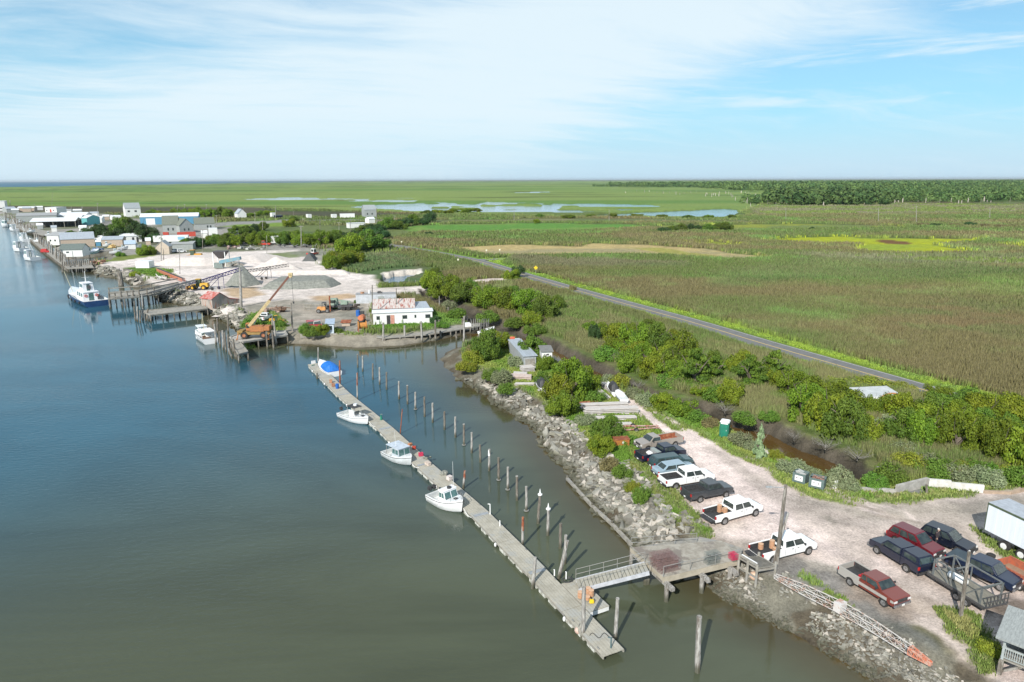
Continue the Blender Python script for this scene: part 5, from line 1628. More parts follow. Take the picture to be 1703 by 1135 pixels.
for i, (a, b_) in enumerate(zip(dpts, dpts[1:])):
 a, b_ = a - o0, b_ - o0
 d = (b_ - a).normalized()
 nsec = max(1, round((b_ - a).length / 7))
 for j in range(nsec):
  p0 = a.lerp(b_, j / nsec) + d * 0.04
  p1 = a.lerp(b_, (j + 1) / nsec) - d * 0.02
  dk = plank_deck(p0, p1, HWD[i]).build('deck_section', DKW, droot)
  s = Vector((-d.y, d.x, 0))
  fl = MB()
  for sd in (-1, 1):
   q0, q1 = p0 + s * sd * HWD[i] * 0.97, p1 + s * sd * HWD[i] * 0.97
   fl.bar(q0 - Vector((0, 0, 0.12)), q1 - Vector((0, 0, 0.12)), 0.09, 0.2)
  fl.build('edge_beam', WOOD, dk)
  fl = MB()
  k = 0.3
  L = (p1 - p0).length
  while k < L - 1:
   c = p0 + d * (k + 0.6)
   ang = math.atan2(d.y, d.x)
   fl.box((c.x, c.y, 0.2), (random.uniform(1.0, 1.4), HWD[i] * 1.9 + random.uniform(-.1, .1), 0.42), ang)
   k += 1.7
  fl.build('float', mat('foam_float', (0.62, 0.62, 0.57), 0.9, (0.30, 0.29, 0.24), 3), dk)
 if i:
  MB().box(a + Vector((0, 0, 0.055)), (0.5, HWD[i] * 1.7, 0.012), math.atan2(d.y, d.x)).build('hinge_plate', GALV, droot)
for k in range(14):
 i = random.randrange(6)
 f = random.random()
 a, b_ = dpts[i] - o0, dpts[i + 1] - o0
 d = (b_ - a).normalized()
 s = Vector((-d.y, d.x, 0)) * random.choice((-1, 1)) * HWD[i] * 0.86
 c = a.lerp(b_, f) + s
 MB().box(c + Vector((0, 0, 0.1)), (0.32, 0.07, 0.06), math.atan2(d.y, d.x)).box(c + Vector((0, 0, 0.06)), (0.1, 0.06, 0.06), math.atan2(d.y, d.x)).build('cleat', STEEL, droot)
# side float carrying the baskets, and the landing under the gangway
lan = thing('side_float', 'small plank float beside the dock under the foot of the gangway', 'float', P(968, 968, 0))
ax = (P(985, 1012, 0.5) - P(934, 962, 0.5))
l0 = P(934, 968, 0.5) - lan.location + ax.normalized() * 0.3
l1 = l0 + ax.normalized() * 4.6
pn = Vector((-ax.normalized().y, ax.normalized().x, 0))
off = pn * (-1 if pn.x < 0 else 1) * 0.75
plank_deck(l0 + off, l1 + off, 1.0).build('deck', DKW, lan)
MB().bar(l0 + off - Vector((0, 0, .22)), l1 + off - Vector((0, 0, .22)), 1.9, 0.34).build('float', WHITE, lan)
# cleats, posts, ropes, baskets on the dock
def dockp(x, y):
 p = P(x, y, 0.6)
 return p


for i, (x, y, s) in enumerate([(965, 995, 0), (965, 995, 1), (978, 988, 0), (978, 988, 1), (981, 985, 0), (983, 992, 0), (983, 992, 1), (977, 998, 0)]):
 p = dockp(x, y)
 basket(p + Vector((0, 0, s * 0.27)), 'orange bushel basket stacked on the dock beside the gangway foot', 'baskets by the gangway')
r = thing('yellow_jug', 'bright yellow jug among the orange baskets on the dock', 'jug', dockp(984, 1003))
MB().box((0, 0, 0.18), (0.42, 0.3, 0.36), taper=0.8).build('jug_body', mat('yellow_plastic', (0.75, 0.52, 0.02), 0.5), r, bevel=0.05)
MB().cyl((0, 0, 0.36), (0, 0, 0.45), 0.06, 0.05, 8).build('neck', BLACK, r)
for (x, y, lab, c, dm) in [(z8(258, 245)[0], z8(258, 245)[1], 'orange fish tub on the dock beyond the farther white boat', (0.5, 0.24, 0.13), (0.5, 0.5, 0.55)),
       (*z8(272, 268), 'brown fish tub beside the blue barrel on the dock', (0.42, 0.2, 0.12), (0.5, 0.5, 0.55)),
       (*z8(740, 628), 'orange bait tub on the dock behind the grey boat', (0.55, 0.22, 0.1), (0.6, 0.4, 0.3)),
       (*z8(764, 648), 'red bait tub on the dock behind the grey boat', (0.5, 0.06, 0.03), (0.5, 0.4, 0.35)),
       (*z8(806, 690), 'pink red crate on the dock near the grey boat bow', (0.6, 0.04, 0.10), (0.6, 0.5, 0.4)),
       (*z8(848, 745), 'pale pink cooler on the dock between the grey and nearest white boats', (0.6, 0.5, 0.42), (0.5, 0.9, 0.35)),
       (*z8(980, 835), 'white buoy bag on the dock behind the nearest white boat', (0.7, 0.62, 0.58), (0.6, 0.6, 0.45)),
       (*z8(152, 128), 'white cooler at the far end of the floating dock', (0.75, 0.75, 0.75), (0.8, 0.5, 0.5)),
       (*z8(150, 140), 'green net lying at the far end of the floating dock', (0.03, 0.25, 0.17), (0.9, 0.5, 0.12)),
       (*z8(842, 708), 'grey green net heap on the dock past the pink crate', (0.25, 0.26, 0.2), (1.3, 0.7, 0.25)),
       (*z8(948, 802), 'grey wire heap on the dock near the nearest boat engines', (0.27, 0.27, 0.23), (0.9, 0.8, 0.4))]:
 p = dockp(x, y)
 p.z = 0.6
 isn = 'net' in lab or 'heap' in lab
 nm, ct = ('fishing_net', 'net') if isn else (('tub', 'tub') if 'tub' in lab else ('cooler', 'cooler') if 'cooler' in lab else ('crate', 'crate') if 'crate' in lab else ('buoy_bag', 'bag'))
 r = thing(nm, lab, ct, p, random.random())
 m_ = mat('dockitem_%d' % int(x), c, 0.8, tuple(k * 0.6 for k in c), 8)
 if isn:
  mb = MB()
  for k in range(9):
   mb.ball((random.uniform(-.4, .4) * dm[0], random.uniform(-.4, .4) * dm[1], dm[2] * .35), dm[2] * random.uniform(.5, .8), 7, 5)
  mb.build('heap', m_, r)
  mb = MB().tube([Vector((random.uniform(-.5, .5) * dm[0], random.uniform(-.5, .5) * dm[1], dm[2] * random.uniform(.4, 1))) for _ in range(9)], 0.015, 4)
  mb.build('rope', BLACK, r)
 else:
  MB().box((0, 0, dm[2] / 2), dm, taper=0.92).build('body', m_, r, bevel=0.04)
  MB().box((0, 0, dm[2]), (dm[0] * .98, dm[1] * .98, 0.05)).build('lid', m_, r, bevel=0.01)
r = thing('blue_barrel', 'blue plastic barrel on the dock beyond the farther white boat', 'barrel', dockp(*z8(297, 280)))
MB().cyl((0, 0, 0), (0, 0, 0.85), 0.29, 0.29, 14).build('drum', mat('blue_plastic', (0.02, 0.12, 0.42), 0.5), r, bevel=0.04)
MB().cyl((0, 0, .27), (0, 0, .3), 0.3, 0.3, 14).cyl((0, 0, .57), (0, 0, .6), 0.3, 0.3, 14).build('rib', mat('blue_rib', (0.015, 0.1, 0.36), 0.5), r)
r = thing('green_bollard', 'green standpipe on the dock beside the bow of the farther white boat', 'standpipe', dockp(*z8(564, 470)))
MB().cyl((0, 0, 0), (0, 0, 0.6), 0.2, 0.12, 10).cyl((0, 0, .6), (0, 0, .9), .05, .05, 8).build('post', mat('green_pipe', (0.02, 0.2, 0.13), 0.5), r)
MB().cyl((-.1, 0, .85), (.2, 0, .85), 0.04, 0.04, 8).build('spout', STEEL, r)
for (x, y, h, lab) in [(*z9(403, 548), 1.2, 'hooked white water post on the basin edge of the dock'), (*z9(480, 640), 0.6, 'short pale cleat post on the basin edge of the dock'), (*z9(908, 1030), 0.6, 'short pale post beside the gangway foot'), (*z9(1000, 1055), 0.7, 'pale post at the corner of the gangway landing'), (*z7(655, 915), 0.9, 'dark hand pump near the near tip of the dock')]:
 r = thing('dock_post', lab, 'post', dockp(x, y))
 m_ = mat('hand_pump', (0.07, 0.13, 0.14), 0.6) if 'pump' in lab else WHITE
 MB().cyl((0, 0, 0), (0, 0, h), 0.06, 0.05, 8).build('shaft', m_, r)
 MB().cyl((0, 0, h), (-0.25 if h > .8 else -.08, 0, h + 0.02), 0.04, 0.04, 6).build('hook', m_, r)
r = thing('round_fender', 'pale pink round fender on the river side of the dock', 'fender', P(962, 1051, 0.15))
MB().ball((0, 0, 0.15), 0.32, 12, 8).build('ball', mat('fender_pink', (0.6, 0.42, 0.35), 0.6), r, True)
MB().cyl((0, 0, .45), (0.1, 0.2, .62), 0.02, 0.02, 5).build('lanyard', BLACK, r)
for k, (x, y, lab) in enumerate([(*z7(350, 445), 'black hose coil on the landing beside the gangway'), (*z7(560, 830), 'dark rope lying in loops near the near tip of the dock')]):
 p = dockp(x, y)
 pts = [Vector((math.cos(i * .7) * (.45 + .1 * math.sin(i)), math.sin(i * .7) * (.4 + .12 * math.cos(i * 1.3)), 0.02 + .004 * i)) for i in range(30)] if k == 0 else [Vector((-.6 + i * .12, math.sin(i * .8) * .3, .03)) for i in range(18)]
 o = MB().tube(pts, 0.025, 5).build('rope_coil', BLACK, loc=p)
 tag(o, lab, 'rope')

# wavy: fenders and lines along the river edge of the dock
for k in range(9):
 i, f = k % 6, .2 + .07 * k
 a, b_ = dpts[i], dpts[i + 1]
 d = (b_ - a).normalized()
 c = a.lerp(b_, f) + Vector((d.y, -d.x, 0)) * (HWD[i] + .14)
 r = thing('dock_fender', 'small white fender hanging from the river edge of the floating dock', 'fender', (c.x, c.y, .3), 0, 'fenders along the floating dock')
 MB().ball((0, 0, 0), .13, 8, 6, 1.9).build('body', WHITE, r, True)
 MB().cyl((0, 0, .2), (0, .1, .34), .015, .015, 5).build('lanyard', BLACK, r)
# ---------------- fixed pier, gangway ----------------
ZP = G + 0.45
deckpx = [(1049, 911), (1107, 902), (1165, 893), (1200, 900), (1236, 912), (1231, 930), (1166, 945), (1103, 960)]
pier = thing('pier', 'wide weathered plank pier on piles joining the shell lot to the gangway', 'pier', P(1103, 960, ZP) - Vector((0, 0, ZP)))
po = pier.location
dp = [P(x, y, ZP) - po for x, y in deckpx]
MB().prism([(p.x, p.y) for p in dp], ZP - 0.12, ZP - 0.02).build('deck_base', WOOD, pier)
pa, pb = dp[7], dp[5]
pc, pd_ = dp[0], dp[3]
nb = 34
mb = MB()
for i in range(nb):
 f0, f1 = i / nb, (i + 0.93) / nb
 q = [pa.lerp(pc, f0), pb.lerp(pd_, f0), pb.lerp(pd_, f1), pa.lerp(pc, f1)]
 mb.prism([(v.x, v.y) for v in q], ZP - 0.02, ZP + 0.03 + random.uniform(-.006, .006))
mb.build('deck_planks', mat('pier_planks', (0.37, 0.345, 0.295), 0.95, (0.25, 0.225, 0.185), 1.1, bump=0.3, detail=9, c3=(0.20, 0.175, 0.15)), pier)
MB().bar(pa - Vector((0, 0, 0.3)), pb - Vector((0, 0, 0.3)), 0.1, 0.5).bar(pa - Vector((0, 0, .2)), pc - Vector((0, 0, .2)), 0.12, 0.35).build('fascia', mat('fascia_wood', (0.42, 0.37, 0.29), 0.9, (0.33, 0.29, 0.22), 1), pier)
out_ = (pa - pc).normalized()
for i, f in enumerate((0.03, 0.48, 0.85)):
 q = pa.lerp(pb, f)
 q2 = pc.lerp(pd_, f)
 MB().bar(q + out_ * 1.15 + Vector((0, 0, -0.6)), q2 + Vector((0, 0, -0.6)), 0.36, 0.34).build('cap_beam', WOODG, pier)
 for e in (0.25, -2.6):
  s_ = q + out_ * e
  MB().cyl((s_.x, s_.y, -1.2), (s_.x, s_.y, ZP - 0.75), 0.21, 0.2, 10).build('pile', WOODG, pier)
for q in (pc + Vector((.1, .1, 0)), pa.lerp(pc, 0.5)):
 MB().cyl((q.x, q.y, -1.2), (q.x, q.y, ZP - .1), 0.19, 0.18, 10).build('pile', WOODG, pier)


def railing(pts, h, n, parent, name='railing', rails=(1.0, 0.55), r=0.03, m=STEEL):
 mb = MB()
 for a, b_ in zip(pts, pts[1:]):
  for i in range(n + 1):
   q = a.lerp(b_, i / n)
   mb.cyl(q, q + Vector((0, 0, h)), r, r, 6)
  for k in rails:
   mb.cyl(a + Vector((0, 0, h * k)), b_ + Vector((0, 0, h * k)), r * 0.9, r * 0.9, 6)
 return mb.build(name, m, parent)


railing([pa, pb], 1.0, 3, pier, rails=(1.0,))
railing([pc + Vector((0, 0, 0)), pc.lerp(pd_, 0.72)], 1.0, 3, pier, rails=(1.0, .5))
MB().bar(pa.lerp(pc, .42) + Vector((0, 0, .1)), pc + Vector((0, 0, .1)), 0.1, 0.18).build('kerb', WOOD, pier)
# gangway
gw = thing('gangway', 'plank gangway with metal rails sloping from the pier down to the floating dock', 'gangway', P(1076, 943, ZP))
g1 = Vector((0, 0, 0))
g0 = P(960, 972, 0.85) - gw.location
gd = (g0 - g1).normalized()
gn = Vector((-gd.y, gd.x, 0)).normalized()
plank = MB()
Lg = (g0 - g1).length
ng = int(Lg / 0.32)
for i in range(ng):
 q = g1.lerp(g0, (i + .5) / ng)
 plank.bar(q - gn * 0.72, q + gn * 0.72, 0.3, 0.05)
plank.build('treads', DKW, gw)
for s in (-1, 1):
 MB().bar(g1 + gn * s * 0.78 - Vector((0, 0, .14)), g0 + gn * s * 0.78 - Vector((0, 0, .14)), 0.1, 0.34).build('side_beam', mat('beam_white', (0.50, 0.51, 0.54), 0.6), gw)
 railing([g1 + gn * s * 0.78, g0 + gn * s * 0.78], 1.0, 5, gw, rails=(1.0,) if s > 0 else (1.0, .5), r=0.024)

# crab pots: wire cages with coloured rope
def pot_mesh(w, d, h, c):
 mb = MB()
 for i in range(7):
  for z in (0, h * .33, h * .66, h):
   mb.bar((-w / 2, -d / 2 + d * i / 6, z), (w / 2, -d / 2 + d * i / 6, z), 0.018) if i in (0, 3, 6) or z in (0, h) else None
  x = -w / 2 + w * i / 6
  for y in (-d / 2, d / 2):
   mb.bar((x, y, 0), (x, y, h), 0.012)
  for z in (0, h):
   mb.bar((x, -d / 2, z), (x, d / 2, z), 0.012)
 return mb


WIRE = {'red': mat('pot_red', (0.25, 0.17, 0.16), 0.7, (0.17, 0.11, 0.1), 9), 'grey': mat('pot_grey', (0.22, 0.24, 0.22), 0.7), 'bright': mat('pot_bright', (0.62, 0.03, 0.10), 0.6)}
pots = {k: pot_mesh(0.62, 0.6, 0.5, k).mesh('cage', m_) for k, m_ in WIRE.items()}
ropes = {k: MB().tube([Vector((random.uniform(-.25, .25), random.uniform(-.22, .22), random.uniform(.08, .45))) for _ in range(9)], 0.016, 4).mesh('rope', m_) for k, m_ in (('red', mat('rope_red', (0.28, 0.15, 0.13), 0.8)), ('grey', mat('rope_black', (0.05, 0.05, 0.045), 0.8)), ('bright', WIRE['bright']))}


def pot_stack(px, py, nx, ny, nz, kind, label, group, ang):
 c0 = P(px, py, ZP + 0.035)
 ca, sa = math.cos(ang), math.sin(ang)
 for i in range(nx):
  for j in range(ny):
   for k in range(nz):
    if random.random() < 0.08 and k == nz - 1:
     continue
    u, v = i * 0.68, j * 0.66
    p = c0 + Vector((u * ca - v * sa, u * sa + v * ca, k * 0.53))
    r = thing('crab_pot', label, 'crab pot', p, ang + random.uniform(-.06, .06), group)
    link('cage', pots[kind], r)
    link('rope', ropes[kind], r)


pang = math.atan2((pb - pa).y, (pb - pa).x)
pot_stack(1101, 951, 3, 3, 2, 'red', 'reddish wire crab pot in the big stack by the gangway head', 'crab pots in the reddish stack', pang)
pot_stack(1178, 937, 2, 1, 2, 'grey', 'grey wire crab pot in the stack midway along the pier rail', 'crab pots in the grey stack', pang)
pot_stack(1219, 929, 1, 1, 1, 'grey', 'grey wire crab pot under the bright red one by the wooden rack', None, pang)
c0 = P(1219, 929, ZP + 0.035 + 0.53)
r = thing('crab_pot', 'bright red bundle on top of the grey pot by the wooden rack', 'crab pot', c0, pang)
link('cage', pots['bright'], r)
link('rope', ropes['bright'], r)

# timber rack with platform at the shore end of the pier
rk = thing('timber_rack', 'grey timber work platform on posts beside the head of the pier', 'platform', P(1228, 960, 1.2))
ro = rk.location
A_, B_, C_, D_ = [P(x, y, G + 1.0) - ro for x, y in ((1229, 928), (1259, 946), (1290, 941), (1262, 925))]
mb = MB()
for f in np.linspace(0.04, 0.96, 9):
 mb.bar(A_.lerp(D_, f), B_.lerp(C_, f), 0.3, 0.06)
mb.build('platform_boards', WOOD, rk)
for q in (A_, B_, C_, D_, A_.lerp(B_, .5)):
 MB().cyl((q.x, q.y, -1.6), (q.x, q.y, q.z + 0.35), 0.12, 0.12, 8).build('post', WOOD, rk)
MB().bar(A_ + Vector((0, 0, .3)), B_ + Vector((0, 0, .3)), 0.14, 0.16).bar(A_ - Vector((0, 0, .9)), B_ - Vector((0, 0, .9)), 0.1, 0.16).bar(B_ - Vector((0, 0, .2)), C_ - Vector((0, 0, .2)), 0.12, 0.16).build('cross_beam', WOOD, rk)
sq = A_.lerp(B_, .45) + ro
tag(MB().box((0, 0, 0.06), (1.7, 0.45, 0.1)).build('white_board', WHITE, loc=(sq.x + .2, sq.y + .3, sq.z + 0.06), rz=math.atan2((B_ - A_).y, (B_ - A_).x), bevel=0.02), 'white board lying on the timber work platform', 'board')
tag(MB().ball((0, 0, 0), 0.4, 12, 8).build('round_buoy', mat('buoy_peach', (0.62, 0.42, 0.30), 0.6), loc=P(1254, 958, 1.7), smooth=True), 'peach round buoy hanging under the timber work platform', 'buoy')

# utility poles by the pier and lot
def upole(bx, by, tx, ty, label, arms=0, r=0.16, m=None, group=None, name='utility_pole', zb=G, lamp=False):
 B, Tp = top_of(bx, by, tx, ty, zb)
 root = thing(name, label, 'utility pole', B, 0, group)
 v = Tp - B
 MB().cyl((0, 0, -0.3), v, r, r * 0.7, 10).build('pole', m or WOODD, root)
 for k in range(arms):
  q = v * (0.96 - 0.08 * k)
  a = MB().box(q + Vector((0, 0, 0)), (2.3, 0.12, 0.14), R(10)).build('crossarm', WOOD, root)
  i_ = MB()
  for s in (-1, -.4, .4, 1):
   i_.cyl(q + Vector((s, s * .17, .07)), q + Vector((s, s * .17, .25)), 0.05, 0.03, 6)
  i_.build('insulator', GALV, a)
 if lamp:
  MB().cyl(v * 0.97, v * 0.97 + Vector((-1.3, -0.1, 0.1)), 0.04, 0.04, 6).box(v * 0.97 + Vector((-1.5, -.1, 0.1)), (0.5, 0.2, 0.12)).build('lamp_arm', GALV, root)
 return root, B, Tp


upole(1291, 940, 1307, 807, 'tall brown wooden pole standing in front of the white pickup at the pier', lamp=True, r=0.2)
upole(1284, 938, 1311, 853, 'shorter grey post leaning behind the tall pole at the pier', r=0.13, m=WOODG)
upole(1597, 1029, 1612, 918, 'brown wooden pole standing in front of the black flatbed trailer', r=0.17)

# white lattice boom lying along the bank
BW_ = mat('boom_white', (0.58, 0.57, 0.55), 0.7, (0.55, 0.5, 0.46), 4, c3=(0.42, 0.26, 0.2))
bo = P(1291, 962, G + 0.1)
boom = thing('crane_boom', 'long white lattice crane boom lying along the top of the rocky bank', 'crane boom', bo)
bp_ = [P(1289, 961, G + .15) - bo, P(1335, 986, G + .15) - bo, P(1396, 1016, G + .15) - bo, P(1455, 1050, G + .15) - bo, P(1512, 1086, G + .15) - bo, P(1549, 1107, G + .15) - bo]


def lattice(mb, a, b_, w0, w1, n, r=0.045):
 d = (b_ - a).normalized()
 s = Vector((-d.y, d.x, 0)).normalized()
 u = s.cross(d) * -1
 if u.z < 0:
  u = -u
 def cn(k, i):
  f = k / n
  w = (w0 + (w1 - w0) * f) / 2
  c = a.lerp(b_, f) + Vector((0, 0, (w0 + (w1 - w0) * f) * 0.5))
  return c + s * w * (1, -1, -1, 1)[i] + u * w * (1, 1, -1, -1)[i]
 for i in range(4):
  mb.bar(cn(0, i), cn(n, i), r * 2)
 for k in range(n):
  for i in range(4):
   j = (i + 1) % 4
   mb.bar(cn(k, i), cn(k + 1, j) if k % 2 == 0 else cn(k + 1, j), r)
   mb.bar(cn(k, i), cn(k, j), r * 1.1)


for i, (w0, w1) in enumerate([(0.3, .62), (.62, .68), (.68, .62), (.62, 0.5)]):
 mb = MB()
 L = (bp_[i + 1] - bp_[i]).length
 lattice(mb, bp_[i], bp_[i + 1], w0, w1, max(3, round(L / 0.9)), .024)
 mb.build('lattice_section', BW_, boom)
mb = MB()
mb.box(bp_[2] + Vector((0, 0, .4)), (0.6, .85, .8), math.atan2((bp_[3] - bp_[2]).y, (bp_[3] - bp_[2]).x))
mb.build('joint_plate', BW_, boom)
mb = MB()
lattice(mb, bp_[4], bp_[5], 0.5, 0.2, 4, 0.045)
mb.bar(bp_[4] + Vector((0, 0, .3)), bp_[5] + Vector((0, 0, .1)), 0.25, 0.15)
mb.build('boom_tip', mat('boom_orange', (0.5, 0.13, 0.06), 0.7, (0.5, 0.35, 0.28), 4), boom)

# timber bulkhead at the foot of the rocks, and the low white wall by the creek
tag(ribbon('bulkhead_cap', [(943, 796), (985, 842), (1018, 872), (1052, 908)], 0.14, 0.42, WOOD), 'old grey timber along the water below the rocks left of the pier', 'timber')
o = bpy.data.objects['bulkhead_cap']
mb = MB()
pts = [P(x, y, 0.3) for x, y in ((943, 796), (985, 842), (1018, 872), (1050, 906))]
col.objects.unlink(o)
bpy.data.objects.remove(o)
bh = thing('timber_bulkhead', 'old grey timber bulkhead along the water below the rocks left of the pier', 'bulkhead', pts[0])
for a, b_ in zip(pts, pts[1:]):
 MB().bar(a - pts[0], b_ - pts[0], 0.3, 0.3).build('timber', WOOD, bh)
 MB().cyl(a - pts[0] - Vector((0, 0, 1)), a - pts[0] + Vector((0, 0, .35)), 0.12, 0.12, 8).build('stake', WOODD, bh)


def wall_run(px, h, th, m, name, label, cat, z=G, posts=0, part='panel'):
 pts = [P(x, y, z) for x, y in px]
 r = thing(name, label, cat, pts[0])
 for i, (a, b_) in enumerate(zip(pts, pts[1:])):
  hh = h[i] if isinstance(h, list) else h
  d = (b_ - a).normalized()
  MB().bar(a - pts[0] + Vector((0, 0, hh / 2 - 0.05)) + d * 0.01, b_ - pts[0] + Vector((0, 0, hh / 2 - 0.05)) - d * 0.01, th, hh).build(part, m, r)
 return r


wall_run([(1428, 817), (1465, 819), (1490, 822), (1541, 809)], [0.5, 0.55, 1.1], 0.35, CONC, 'concrete_wall', 'low pale concrete wall left of the post, along the creek end', 'wall')
wall_run([(1543, 811), (1580, 814), (1635, 819)], [1.1, 0.9], 0.3, mat('white_wall', (0.62, 0.61, 0.57), 0.9, (0.5, 0.48, 0.44), 2), 'white_wall', 'low white concrete wall right of the post, beside the reeds', 'wall')
wall_run([(1635, 820), (1680, 822), (1720, 812)], 0.35, 0.3, mat('fallen_log', (0.40, 0.30, 0.22), 0.9), 'fallen_log', 'reddish fallen log at the lot edge right of the white wall', 'log', part='trunk')
pile(1541, 822, 1541, 806, 'short grey post between the two low walls', r=0.12, zb=G, name='wall_post', cat='post')
for i, (a, b_) in enumerate([((1288, 762), (1320, 782)), ((1298, 765), (1342, 795)), ((1250, 742), (1285, 757))]):
 pa2, pb2 = P(*a, G + .12), P(*b_, G + .12)
 o = MB().bar(Vector((0, 0, 0)), pb2 - pa2, 0.32, 0.2).bar(Vector((.1, .3, .1)), (pb2 - pa2) * .7 + Vector((.2, .2, .1)), 0.2, 0.12).build('driftwood_beam', mat('drift%d' % i, ((0.5, 0.42, 0.36), (0.42, 0.25, 0.17), (0.6, 0.57, 0.52))[i], 0.9), loc=pa2)
 tag(o, ('pale', 'reddish', 'white')[i] + ' discarded beams on the grass bank %s' % ('just right of the silvery conifer', 'above the dumpsters', 'between the toilet and the silvery conifer')[i], 'beams')

# house corner at the lower right
hp = P(1663, 1096, G + 1.2)
hs_ = thing('stilt_house', 'grey raised wooden porch with railing at the lower right corner', 'house', (hp.x, hp.y, G))
o_, hang, _l = frame_of(P(1663, 1096, G + 1.2), P(1703, 1112, G + 1.2))
hs_.rotation_euler = (0, 0, hang)
HW_ = mat('porch_grey', (0.36, 0.40, 0.40), 0.8, (0.28, 0.31, 0.3), 2)
mb = MB()
for k in range(14):
 mb.box((3.5, 0.15 + k * 0.28, 1.2), (7, 0.25, 0.08))
mb.build('porch_floor', WOOD, hs_)
rf = MB()
rf.add([(-0.4, -0.5, 3.05), (7.5, -0.5, 3.05), (7.5, 3.2, 3.7), (-0.4, 3.2, 3.7), (-0.4, -0.5, 2.9), (7.5, -0.5, 2.9), (7.5, 3.2, 3.55), (-0.4, 3.2, 3.55)], [(0, 1, 2, 3), (7, 6, 5, 4), (0, 4, 5, 1), (1, 5, 6, 2), (2, 6, 7, 3), (3, 7, 4, 0)])
rf.build('roof', mat('shingle_grey', (0.30, 0.32, 0.31), 0.9, (0.22, 0.235, 0.23), 3, bump=0.4, stretch=(4, 1, 1)), hs_)
for x in (0.1, 2.2, 4.4, 6.6):
 MB().box((x, 0.08, 2.1), (0.15, 0.15, 1.8)).build('porch_post', HW_, hs_)
 MB().box((x, 0.1, -0.2), (0.28, 0.28, 2.7)).build('stilt', WOODD, hs_)
for x in (0.1,):
 MB().bar((x, .1, .2), (x + 1.1, .1, 1.15), 0.16).build('brace', WOODD, hs_)
rl = MB()
rl.box((3.4, 0.05, 2.15), (6.8, 0.1, 0.08)).box((3.4, 0.05, 1.4), (6.8, 0.06, 0.06))
for k in range(50):
 rl.box((0.25 + k * 0.13, 0.05, 1.77), (0.04, 0.04, 0.75))
rl.box((0.1, 2, 2.15), (0.1, 3.8, 0.08))
for k in range(22):
 rl.box((0.1, 0.3 + k * 0.17, 1.77), (0.04, 0.04, 0.75))
rl.build('railing', HW_, hs_)
MB().box((3.8, 2.9, 2.3), (6.6, 0.2, 2.1)).build('wall', HW_, hs_)
for x in (1.6, 3.6):
 MB().box((x, 2.77, 2.3), (0.9, 0.06, 1.0)).build('window', GLASS, hs_)

